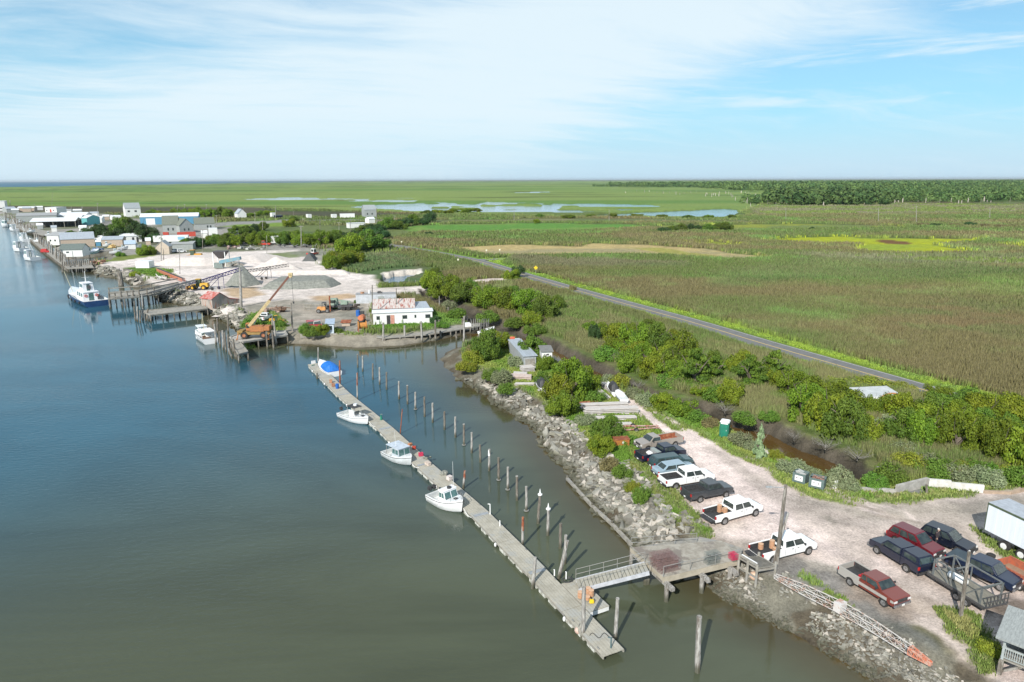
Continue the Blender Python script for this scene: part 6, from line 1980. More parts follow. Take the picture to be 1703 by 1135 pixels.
# ---------------- boats ----------------
def boat(stern, bow, label, L=None, B=2.5, fb=0.75, style='pilot', name='motor_boat', hullm=None, z=0.9, cat='boat', motors=1, bottom=None, group=None, scale=1.0, side='auto'):
 a, b_ = P(*stern, z), P(*bow, z)
 d = b_ - a
 d.z = 0
 Lr = d.length if L is None else L
 ang = math.atan2(d.y, d.x)
 r = thing(name, label, cat, (a.x, a.y, 0), ang, group)
 hullm = hullm or GEL
 L = Lr
 st = [0, .12, .3, .5, .65, .78, .88, .95, 1.0]
 def hb(t):
  return B / 2 * (0.93 + 0.07 * min(1, t / .3)) * (1 - max(0, (t - .42) / .58) ** 2.3)
 def sh(t):
  return fb + fb * 0.75 * t ** 2.2
 rings = []
 for t_ in st:
  w = max(hb(t_), 0.03)
  s = sh(t_)
  kx = L * t_ if t_ < .6 else L * (.6 + (t_ - .6) * 0.82)
  kz = -0.45 + (0 if t_ < .7 else (t_ - .7) / .3 * 0.55)
  cx = L * t_ if t_ < .6 else L * (.6 + (t_ - .6) * 0.9)
  rings.append([(L * t_, w, s), (L * t_, w * 1.02, s * .86), (cx, w * 0.88, 0.12 + .35 * max(0, t_ - .5)), (kx, 0, kz), (cx, -w * 0.88, 0.12 + .35 * max(0, t_ - .5)), (L * t_, -w * 1.02, s * .86), (L * t_, -w, s)])
 mb = MB().loft(rings, closed=False, cap=False)
 mb.add(rings[0], [tuple(range(6, -1, -1))])
 hull = mb.build('hull', hullm, r, True)
 # rub rail
 rr = MB()
 for s in (-1, 1):
  rr.tube([Vector((L * t_, s * max(hb(t_), .03) * 1.02, sh(t_) * .88)) for t_ in st], 0.035, 5)
 rr.build('rub_rail', BLACK if style != 'tug' else BLACK, hull)
 cf = {'pilot': .42, 'cabin': .45, 'center': .55, 'cover': .35, 'tug': .62, 'work': .55}.get(style, .5)
 # deck forward, cockpit aft
 dk = MB()
 ts = [cf] + [t_ for t_ in st if t_ > cf + .02]
 top = [(L * t_, s * max(hb(t_), .03) * .99, sh(t_) - 0.02) for t_ in ts for s in (1, -1)]
 cm_ = [(L * t_, 0, sh(t_) + 0.06) for t_ in ts]
 vs, fs = [], []
 for k, t_ in enumerate(ts):
  vs += [(L * t_, max(hb(t_), .03) * .99, sh(t_) - .015), (L * t_, 0, sh(t_) + .07), (L * t_, -max(hb(t_), .03) * .99, sh(t_) - .015)]
  if k:
   o_ = 3 * k
   fs += [(o_ - 3, o_ - 2, o_ + 1, o_), (o_ - 2, o_ - 1, o_ + 2, o_ + 1)]
 fl = 0.32 if style != 'tug' else fb * .6
 vs += [(L * cf, hb(cf) * .99, fl), (L * cf, -hb(cf) * .99, fl)]
 fs += [(0, len(vs) - 2, len(vs) - 1, 2, 1)]
 dk.add(vs, fs)
 dk.build('foredeck', GEL, r, True)
 ck = MB()
 iw = lambda t_: hb(t_) - 0.17
 ta = [0.04, .12, .3, cf]
 vs, fs = [], []
 for k, t_ in enumerate(ta):
  vs += [(L * t_, hb(t_) * .99, sh(t_)), (L * t_, iw(t_), sh(t_)), (L * t_, iw(t_), fl), (L * t_, -iw(t_), fl), (L * t_, -iw(t_), sh(t_)), (L * t_, -hb(t_) * .99, sh(t_))]
  if k:
   o_ = 6 * k
   fs += [tuple([o_ - 6 + i, o_ - 5 + i, o_ + 1 + i, o_ + i]) for i in range(5)]
 ck.add(vs, fs)
 ck.box((L * .02 + .05, 0, (fl + fb) / 2), (0.16, B * .88, fb - fl + .02))
 ck.build('cockpit', mat('cockpit_white', (0.66, 0.67, 0.66), 0.5, (0.5, 0.52, 0.5), 3), r)

 def house(x0, x1, w, z0, z1, rake=0.35, rear=0.05, m=GEL, side_n=2, over=0.12, nm='cabin', roofm=None, openb=False):
  Bq = [(x0, -w, z0), (x1, -w * .92, z0), (x1, w * .92, z0), (x0, w, z0)]
  Tq = [(x0 + rear, -w * .9, z1), (x1 - rake, -w * .82, z1), (x1 - rake, w * .82, z1), (x0 + rear, w * .9, z1)]
  cb = MB().loft([Bq, Tq]).build(nm, m, r, bevel=0.04)
  gl = MB()
  gl.cx = (x0 + x1) / 2
  for i, j in ((0, 1), (3, 2)):
   for k in range(side_n):
    facewin(gl, Bq[i], Bq[j], Tq[j], Tq[i], .08 + k * .9 / side_n, (k + 1) * .9 / side_n, .45, .88, .012)
  facewin(gl, Bq[1], Bq[2], Tq[2], Tq[1], .05, .47, .35, .9, .012)
  facewin(gl, Bq[1], Bq[2], Tq[2], Tq[1], .53, .95, .35, .9, .012)
  facewin(gl, Bq[0], Bq[3], Tq[3], Tq[0], .35, .65, .05, .88, .012)
  gl.build('cabin_windows', mat('boat_glass', (0.05, 0.11, 0.105), 0.08, (0.09, 0.17, 0.16), 3, spec=.8), cb)
  MB().box(((x0 + x1 - rake) / 2 - over * .5, 0, z1 + .03), (x1 - rake - x0 + over * 2, w * 1.86, .07)).build('cabin_roof', roofm or m, r, bevel=.03)
  return cb
 if style == 'cabin':
  house(L * .42, L * .66, B * .40, fb - .1, fb + 1.15, rake=.5)
  MB().box((L * .77, 0, sh(.77) + .1), (.5, .4, .05)).build('hatch', BLACK, r)
  MB().cyl((L * .5, .15, fb + 1.2), (L * .5, .15, fb + 1.42), .24, .24, 12).build('radar_dome', BLACK, r)
  MB().cyl((L * .52, .7, fb + 1.2), (L * .50, .75, fb + 4.2), .02, .012, 5).build('antenna', WHITE, r)
 elif style == 'pilot':
  cbm = mat('grey_boat', (0.42, 0.46, 0.49), 0.5, (0.36, 0.4, 0.43), 2)
  house(L * .44, L * .72, B * .41, fb - .1, fb + 1.25, rake=.18, roofm=mat('grey_roof', (0.50, 0.56, 0.62), 0.5), m=cbm, over=.2)
  MB().box((L * .33, 0, fb + 1.27), (L * .26, B * .8, .06)).build('canopy', mat('grey_roof', (0.5, 0.56, 0.62)), r, bevel=.02)
  for s in (-1, 1):
   MB().cyl((L * .22, s * B * .38, fb), (L * .22, s * B * .38, fb + 1.25), .03, .03, 6).build('canopy_post', STEEL, r)
  MB().cyl((L * .35, 0.3, fl), (L * .35, .3, fl + .9), .22, .22, 12).build('pot_hauler', WHITE, r)
  MB().cyl((L * .5, -.5, fb + 1.3), (L * .46, -.5, fb + 3.4), .02, .01, 5).build('antenna', WHITE, r)
 elif style == 'center':
  MB().box((L * .48, 0, .75), (.9, .8, .9)).build('console', GEL, r, bevel=.06)
  ws = MB()
  ws.cx = 0
  ws.box((L * .56, 0, 1.4), (.06, .8, .5))
  ws.build('windscreen', GLASS, r)
  MB().box((L * .47, 0, 2.32), (2.0, 1.5, .07)).build('hardtop', BLACK, r, bevel=.02)
  tp = MB()
  for x in (L * .47 - .8, L * .47 + .8):
   for s in (-1, 1):
    tp.cyl((x, s * .6, .4), (x, s * .65, 2.3), .03, .03, 6)
  tp.build('top_frame', GALV, r)
  MB().box((L * .36, 0, .6), (.5, .9, .6)).build('leaning_post', GEL, r, bevel=.05)
  MB().cyl((L * .47, .2, 2.36), (L * .47, .2, 2.6), .28, .28, 12).build('radar_dome', GEL, r)
  MB().box((L * .8, 0, sh(.8) + .1), (.7, .5, .04)).build('hatch', BLACK, r)
 elif style == 'cover':
  cv = MB()
  BLUE = mat('tarp_blue', (0.012, 0.15, 0.52), 0.6, (0.01, 0.12, 0.42), 2, bump=.5, bscale=3)
  rg = []
  for x, h_, w_ in ((L * .05, .15, .40), (L * .15, 1.2, .47), (L * .3, 1.35, .47), (L * .36, 1.05, .47), (L * .46, 1.3, .45), (L * .54, 1.0, .42), (L * .6, .12, .34)):
   rg.append([(x, w_ * B * math.cos(a_), fb + h_ * math.sin(a_) - .02) for a_ in [math.pi * k / 8 for k in range(9)]])
  cv.loft(rg, closed=False, cap=True)
  cv.build('tarp', BLUE, r, False)
  MB().box((L * .72, 0, sh(.72) + .12), (.9, .9, .16)).build('cabin_top', GEL, r, bevel=.05)
 if style in ('cabin', 'pilot', 'center', 'cover') and motors:
  for k in range(motors):
   y = (k - (motors - 1) / 2) * .62
   m_ = MB().box((-.42, y, fb + .35), (.62, .42, .5), taper=.8).build('outboard_motor', BLACK, r, bevel=.09)
   MB().box((-.36, y, 0.1), (.22, .14, 1.1)).build('motor_leg', BLACK, m_)
 if style in ('cabin', 'center', 'tug', 'work'):
  rl = MB()
  for s in (-1, 1):
   pts = [Vector((L * t_, s * max(hb(t_) - .06, .05), sh(t_) + .42)) for t_ in (.66, .78, .88, .97)]
   rl.tube(pts, .02, 5)
   for q in pts:
    rl.cyl(q - Vector((0, 0, .42)), q, .016, .016, 5)
  rl.build('bow_rail', CHROME, r)
 return r, L, house, (hb, sh)


bt, L_, _h, _ = boat((722, 818), (770, 843), 'white cabin boat with black outboards, nearest of the boats moored at the dock', B=2.7, fb=.95, style='cabin', motors=2)
bt, L_, _h, _ = boat((645, 746), (685, 766), 'grey roofed pilothouse workboat moored second from the nearest along the dock', B=2.5, fb=.8, style='pilot', hullm=mat('pale_hull', (0.62, 0.65, 0.66), .4, (.5, .52, .52), 2), motors=0)
bt, L_, _h, _ = boat((570, 683), (613, 699), 'white open boat with a black hard top, moored third from the nearest', B=2.5, fb=.8, style='center', motors=1)
bt, L_, _h, _ = boat((557, 619), (532, 603), 'white boat under a bright blue tarp at the far end of the dock', B=2.9, fb=.9, style='cover', motors=0)
MBL = [((771, 846), (784, 861), 'white mooring line from the bow of the nearest white boat to the dock'), ((684, 770), (697, 778), 'pale mooring line from the bow of the grey workboat to the dock'), ((613, 701), (625, 710), 'thin mooring line from the bow of the farther white boat to the dock')]
for a, b_, lab in MBL:
 pa_, pb_ = P(*a, 1.1), P(*b_, .6)
 pts = [pa_.lerp(pb_, k / 6) - Vector((0, 0, .25 * math.sin(math.pi * k / 6))) - pa_ for k in range(7)]
 tag(MB().tube(pts, .025, 5).build('mooring_line', WHITE, loc=pa_), lab, 'rope')

# ---------------- riprap ----------------
def rock_mesh(seed, flat, m):
 g = random.Random(seed)
 bm = bmesh.new()
 for i in range(14):
  v = Vector((g.uniform(-1, 1), g.uniform(-1, 1), g.uniform(-1, 1)))
  v = Vector((max(-.8, min(.8, v.x * 1.4)), max(-.65, min(.65, v.y * 1.3)), max(-.9, min(.9, v.z * 1.5)) * flat))
  bm.verts.new(v * .62)
 res = bmesh.ops.convex_hull(bm, input=bm.verts)
 bmesh.ops.delete(bm, geom=[v for v in bm.verts if not v.link_faces], context='VERTS')
 me = bpy.data.meshes.new('riprap_rock')
 bm.to_mesh(me)
 bm.free()
 me.materials.append(m)
 return me


RM1 = mat('rock_grey', (0.30, 0.29, 0.25), 0.95, (0.19, 0.18, 0.15), 1.2, bump=.5, bscale=5, c3=(0.23, 0.22, 0.17))
RM2 = mat('rock_pale', (0.42, 0.38, 0.33), 0.95, (0.38, 0.35, 0.30), 1.2, bump=.5, bscale=5)
RM3 = mat('rock_dark', (0.19, 0.18, 0.15), 0.95, (0.12, 0.11, 0.09), 1.2, bump=.5, bscale=5)
rocks = [rock_mesh(i, (.3, .45, .7, .35)[i % 4], (RM1, RM3, RM2, RM1, RM3, RM1)[i % 6]) for i in range(18)]
RA = ss(sdist(GX, GY, wpoly([(733, 640), (760, 622), (860, 655), (905, 690), (960, 720), (1010, 740), (1060, 800), (1110, 855), (1170, 890), (1100, 905), (1052, 920), (930, 800), (850, 705), (760, 640)], 1)), -.5, .5)
RB = ss(sdist(GX, GY, wpoly([(1165, 960), (1180, 940), (1290, 958), (1330, 980), (1400, 1020), (1520, 1090), (1600, 1140), (1600, 1250), (1480, 1160), (1430, 1128), (1340, 1072), (1230, 1012)], 1)), -.5, .5)
RC = ss(sdist(GX, GY, wpoly([(250, 480), (300, 484), (345, 503), (400, 515), (405, 530), (398, 548), (440, 560), (470, 570), (500, 572), (470, 582), (430, 578), (380, 550), (330, 530), (262, 505)], 1)), -.5, .5)
RD = ss(sdist(GX, GY, wpoly([(140, 446), (165, 446), (215, 455), (240, 470), (222, 480), (190, 465), (150, 460)], 1)), -.5, .5)
shore = (DR > -0.6) & (DR < 7)


def rock_field(field, n, s0, s1, reg):
 x, y, z, c = sample_cover(field * shore, n, 20, 600)
 s = rng.uniform(0, 1, n) ** 2.5 * (s1 - s0) + s0
 return [(x[i], y[i], z[i], s[i], reg) for i in range(n)]


RK = rock_field(RA * ((DR < 5) | (GY < 78)) * (.25 + (fnoise(GX, GY, 3, 98) > .4)), 4600, .16, .95, 0) + rock_field(RA * (DR < 4), 90, .9, 1.5, 0) + rock_field(RB * (fnoise(GX, GY, 2.5, 97) > .42), 3400, .08, .40, 1) + rock_field(RC, 1500, .5, 1.6, 2) + rock_field(RD, 250, .6, 2.0, 3)
RK = [q for q in RK if q[4] != 1 or q[3] > .1]
RK.sort(key=lambda q: -q[3] / math.hypot(q[0], q[1], CAMZ))
labs = [('grey angular slab in the riprap below the parked trucks and boards', 'riprap rocks along the spit'), ('broken concrete block on the rubble bank below the white boom', 'rubble below the boom'),
  ('pale rock in the riprap around the rusty shed', 'riprap rocks by the rusty shed'), ('grey rock on the bank near the blue tug', 'rocks on the bank by the tug')]
rv, rf_, rmi = {0: [], 1: [], 2: []}, {0: [], 1: [], 2: []}, {0: 0, 1: 0, 2: 0}
mi = {RM1.name: 0, RM2.name: 1, RM3.name: 2}
for i, (x, y, z, s, reg) in enumerate(RK):
 me = rocks[random.randrange(18)]
 e = Matrix.Rotation(random.uniform(0, 6.28), 3, 'Z') @ Matrix.Rotation(random.gauss(0, .28), 3, 'X') @ Matrix.Rotation(random.gauss(0, .28), 3, 'Y')
 if i < 300:
  o = bpy.data.objects.new('riprap_rock', me)
  col.objects.link(o)
  o.location = (x, y, z + s * .12)
  o.rotation_euler = e.to_euler()
  o.scale = (s * random.uniform(1, 1.5), s * random.uniform(.6, 1), s)
  tag(o, labs[reg][0], 'rock', labs[reg][1])
 else:
  k = mi[me.materials[0].name]
  off_ = rmi[k]
  for v in me.vertices:
   w = e @ (Vector((v.co.x * 1.3, v.co.y * .8, v.co.z)) * s)
   rv[k].append((w.x + x, w.y + y, w.z + z + s * .12))
  for p in me.polygons:
   rf_[k].append(tuple(j + off_ for j in p.vertices))
  rmi[k] += len(me.vertices)
rub = bpy.data.meshes.new('rubble')
av, af, am = [], [], []
for k in range(3):
 o_ = len(av)
 av += rv[k]
 af += [tuple(j + o_ for j in f) for f in rf_[k]]
 am += [k] * len(rf_[k])
rub.from_pydata(av, [], af)
for m_ in (RM1, RM2, RM3):
 rub.materials.append(m_)
rub.polygons.foreach_set('material_index', am)
tag(link('rubble', rub), 'smaller grey stones and rubble filling the rocky banks', 'rubble', kind='stuff')
# ---------------- buildings ----------------
Z1 = lambda x, y: (x / 3.914, 290 + y / 3.914)
Z2 = lambda x, y: (300 + x / 3.914, 290 + y / 3.914)
Z3 = lambda x, y: (200 + x / 5.677, 430 + y / 5.677)
Z4 = lambda x, y: (460 + x / 4.48, 430 + y / 4.48)
Z5 = lambda x, y: (480 + x / 6.55, 470 + y / 6.55)
ZA = lambda x, y: (740 + x / 4.728, 540 + y / 4.728)
WWALL = mat('white_siding', (0.74, 0.74, 0.72), 0.6, (0.64, 0.64, 0.61), 1.0, stretch=(1, 1, 4))
GROOF = mat('grey_metal_roof', (0.38, 0.42, 0.46), 0.45, (0.31, 0.34, 0.37), 0.8, stretch=(4, .5, .5))
WROOF = mat('white_metal_roof', (0.72, 0.74, 0.75), 0.5, (0.62, 0.64, 0.65), 0.6)
DROOF = mat('dark_shingles', (0.14, 0.17, 0.155), 0.9, (0.10, 0.125, 0.115), 2)
TAN = mat('tan_siding', (0.46, 0.37, 0.29), 0.8, (0.40, 0.32, 0.25), 1)
BLUEW = mat('blue_siding', (0.08, 0.25, 0.38), 0.7, (0.07, 0.21, 0.33), 1)
GREYW = mat('grey_siding', (0.33, 0.35, 0.34), 0.8, (0.27, 0.29, 0.28), 1)
RROOF = mat('rusting_roof', (0.46, 0.42, 0.39), 0.85, (0.27, 0.075, 0.05), 0.9, thr=(0.44, 0.66), stretch=(3, 0.6, 0.6), detail=8)
RWALL = mat('rust_stained_boards', (0.36, 0.31, 0.27), 0.95, (0.33, 0.12, 0.06), 0.55, thr=(0.52, 0.66), stretch=(3, 3, .7), c3=(0.26, 0.24, 0.21))
TEAL = mat('teal_siding', (0.12, 0.42, 0.42), 0.7)
REDW = mat('red_container', (0.48, 0.06, 0.035), 0.7, (0.40, 0.06, 0.04), 2)


def building(a, b_, depth, h, label, wall=WWALL, roofm=WROOF, roof='gable', rise=1.2, wins=(), doors=(), name='building', cat='building', zb=None, eave=.25, group=None, openf=False, legs=0.0):
 """front wall from photo pixel a (left foot) to b (right foot), going back by depth"""
 zb = G if zb is None else zb
 A, Bq = P(*a, zb), P(*b_, zb)
 d = Bq - A
 W = d.length
 r = thing(name, label, cat, A, math.atan2(d.y, d.x), group)
 l = legs
 if openf:
  mb = MB()
  n = max(2, int(W / 6))
  for i in range(n + 1):
   for y in (0.15, depth / 2, depth - .15):
    mb.box((.15 + i * (W - .3) / n, y, h / 2), (.3, .3, h))
  mb.build('post', wall, r)
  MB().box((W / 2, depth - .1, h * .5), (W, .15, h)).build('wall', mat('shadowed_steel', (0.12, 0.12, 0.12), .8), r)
 else:
  MB().box((W / 2, depth / 2, h / 2 + l), (W, depth, h)).build('wall', wall, r)
 if l:
  for i in range(max(2, int(W / 2.5)) + 1):
   for y in (0.2, depth - .2):
    x = .2 + i * (W - .4) / max(2, int(W / 2.5))
    MB().cyl((x, y, -2.5), (x, y, l), .16, .15, 7).build('stilt', WOODD, r)
 e = eave
 rf = MB()
 H_ = h + l
 t_ = 0.12
 if roof == 'gable':
  pr = [(-e, H_ - e * rise / (depth / 2)), (depth / 2, H_ + rise), (depth + e, H_ - e * rise / (depth / 2)), (depth + e, H_ + t_ - e * rise / (depth / 2)), (depth / 2, H_ + rise + t_ * 1.2), (-e, H_ + t_ - e * rise / (depth / 2))]
  vs = [(x, y, z) for x in (-e, W + e) for y, z in pr]
  n = 6
  rf.add(vs, [(0, 1, 4, 5), (1, 2, 3, 4), (11, 10, 7, 6), (10, 9, 8, 7)] + [(i, (i + 1) % n, n + (i + 1) % n, n + i) for i in range(n)])
  MB().add([(0.01, 0.01, H_), (0.01, depth - .01, H_), (0.01, depth / 2, H_ + rise), (.15, .01, H_), (.15, depth - .01, H_), (.15, depth / 2, H_ + rise), (W - .01, .01, H_), (W - .01, depth - .01, H_), (W - .01, depth / 2, H_ + rise), (W - .15, .01, H_), (W - .15, depth - .01, H_), (W - .15, depth / 2, H_ + rise)],
     [(0, 1, 2), (5, 4, 3), (0, 2, 5, 3), (1, 4, 5, 2), (8, 7, 6), (9, 10, 11), (6, 9, 11, 8), (7, 8, 11, 10)]).build('gable', wall, r)
 elif roof == 'gable_y':
  pr = [(-e, H_ - e * rise / (W / 2)), (W / 2, H_ + rise), (W + e, H_ - e * rise / (W / 2)), (W + e, H_ + t_ - e * rise / (W / 2)), (W / 2, H_ + rise + t_ * 1.2), (-e, H_ + t_ - e * rise / (W / 2))]
  vs = [(x, y, z) for y in (-e, depth + e) for x, z in pr]
  n = 6
  rf.add(vs, [(0, 1, 4, 5), (1, 2, 3, 4), (11, 10, 7, 6), (10, 9, 8, 7)] + [(i, (i + 1) % n, n + (i + 1) % n, n + i) for i in range(n)])
  MB().add([(0.01, 0.01, H_), (W - .01, .01, H_), (W / 2, .01, H_ + rise), (.01, .2, H_), (W - .01, .2, H_), (W / 2, .2, H_ + rise)], [(0, 1, 2), (5, 4, 3), (0, 2, 5, 3), (1, 4, 5, 2)]).build('gable', wall, r)
 elif roof == 'shed':
  vs = [(-e, -e, H_ + .02), (W + e, -e, H_ + .02), (W + e, depth + e, H_ + rise), (-e, depth + e, H_ + rise), (-e, -e, H_ + .14), (W + e, -e, H_ + .14), (W + e, depth + e, H_ + rise + .12), (-e, depth + e, H_ + rise + .12)]
  rf.add(vs, [(3, 2, 1, 0), (4, 5, 6, 7), (0, 1, 5, 4), (1, 2, 6, 5), (2, 3, 7, 6), (3, 0, 4, 7)])
 else:
  rf.box((W / 2, depth / 2, H_ + .07), (W + 2 * e, depth + 2 * e, .14))
 rf.build('roof', roofm, r)
 for u0, u1, v0, v1 in wins:
  wn = MB().box(((u0 + u1) / 2 * W, -.02, l + (v0 + v1) / 2 * h), ((u1 - u0) * W, .05, (v1 - v0) * h)).build('window', GLASS, r)
 for u0, u1, m_ in doors:
  MB().box(((u0 + u1) / 2 * W, -.025, l + h * .4), ((u1 - u0) * W, .06, h * .8)).build('door', m_, r)
 return r, W


DOORD = mat('door_dark', (0.04, 0.04, 0.04), .7)
PINKD = mat('door_pink', (0.55, 0.27, 0.2), .7)
building(Z5(925, 468), Z5(1568, 442), 2.9, 2.9, 'long low white office trailer with a pinkish door by the boardwalk', WWALL, WROOF, 'shed', .15, [(.055, .11, .45, .75), (.49, .57, .45, .75), (.695, .725, .5, .75), (.88, .965, .45, .75)], [(.225, .285, DOORD), (.29, .355, PINKD)], 'office_trailer', 'trailer')
r_, W_ = building(Z5(930, 412), Z5(1372, 398), 7.5, 2.9, 'corrugated building with a rust streaked roof behind the white office trailer', mat('dirty_white', (0.55, 0.54, 0.52), .8, (.42, .38, .35), 1.2), RROOF, 'gable', 1.6, name='workshop')
MB().box((W_ + .02, 3.75, 2.6), (.1, 5.5, 1.9)).build('dark_gable_panel', NAVY, r_)
building(Z5(1385, 400), Z5(1530, 392), 6, 2.7, 'grey flat roofed lean-to right of the rust roofed building', WWALL, GROOF, 'shed', .5, name='lean_to')
r_, W_ = building(Z5(735, 232), Z5(1172, 222), 3, 2.5, 'long pale grey storage container with clutter on top behind the workshop', mat('container_grey', (0.48, 0.50, 0.53), .6, (.38, .4, .42), 1), mat('container_top', (0.3, 0.3, 0.3), .8), 'flat', name='storage_container', cat='container', eave=.05, doors=[(.55, .7, GREYW)])
for k, (u, c, lab) in enumerate([(.15, (0.45, 0.25, 0.15), 'brown scrap heap on the left end of the grey container roof'), (.33, (0.7, 0.7, 0.7), 'white drum on the roof of the grey storage container'), (.62, (.1, .1, .1), 'small dark vent box on the roof of the grey container')]):
 wp = r_.matrix_basis @ Vector((u * W_, 1.4, 2.64))
 mb = MB()
 if k == 1:
  mb.cyl((0, 0, 0), (0, 0, .9), .35, .35, 12).cyl((0, 0, .4), (0, 0, .45), .37, .37, 12)
 else:
  for q in range(5):
   mb.box((random.uniform(-.7, .7), random.uniform(-.4, .4), .25), (random.uniform(.3, .8), .3, random.uniform(.3, .6)), random.random())
 tag(mb.build(('scrap_heap', 'drum', 'vent_box')[k], mat('clutter%d' % k, c, .8), loc=wp), lab, ('scrap', 'drum', 'vent')[k])
building(Z5(413, 560), Z5(495, 556), 4.2, 2.2, 'small pale blue white shed on the bank between the red trucks and tank', mat('pale_blue', (0.55, 0.62, 0.68), .7, (.48, .55, .6), 1), mat('blue_roof', (0.38, 0.46, 0.56), .5), 'shed', .3, [(.3, .8, .4, .8)], name='shed', cat='shed')
building(Z5(580, 478), Z5(668, 476), 1.6, .8, 'low brown box with a red rusty lid right of the pale blue shed', TAN, RUST, 'shed', .3, name='storage_box', cat='box')
# rusty saltbox boathouse
A, Bq = P(354, 516, 1.2), P(402, 507, 1.2)
ang = math.atan2((Bq - A).y, (Bq - A).x)
W_ = (Bq - A).length
r = thing('boathouse', 'weathered boathouse with a red rusted roof at the end of the jetty', 'boathouse', A, ang)
D_ = 4.6
pf = [(0, 0), (W_, 0), (W_, 1.5), (W_ * .6, 2.3), (2.6, 4.4), (0, 3.0)]
MB().side(pf, 0, D_).build('wall', RWALL, r)
rf = MB()
for (x0, z0), (x1, z1), over in (((2.6, 4.4), (-.3, 2.84), 0), ((2.6, 4.4), (W_ * .6, 2.3), 0), ((W_ * .6, 2.3), (W_ + .2, 1.46), 0)):
 rf.add([(x0, -.2, z0 + .03), (x1, -.2, z1 + .03), (x1, D_ + .2, z1 + .03), (x0, D_ + .2, z0 + .03), (x0, -.2, z0 + .13), (x1, -.2, z1 + .13), (x1, D_ + .2, z1 + .13), (x0, D_ + .2, z0 + .13)],
   [(0, 1, 2, 3), (7, 6, 5, 4), (0, 4, 5, 1), (1, 5, 6, 2), (2, 6, 7, 3), (3, 7, 4, 0)])
rf.build('roof', mat('red_rust_roof', (0.36, 0.08, 0.06), .85, (.45, .3, .28), 1.2, thr=(.45, .62)), r)
for x in (0.2, W_ * .5, W_ - .2):
 MB().cyl((x, .2, -2), (x, .2, 0), .18, .18, 8).build('stilt', WOODD, r)

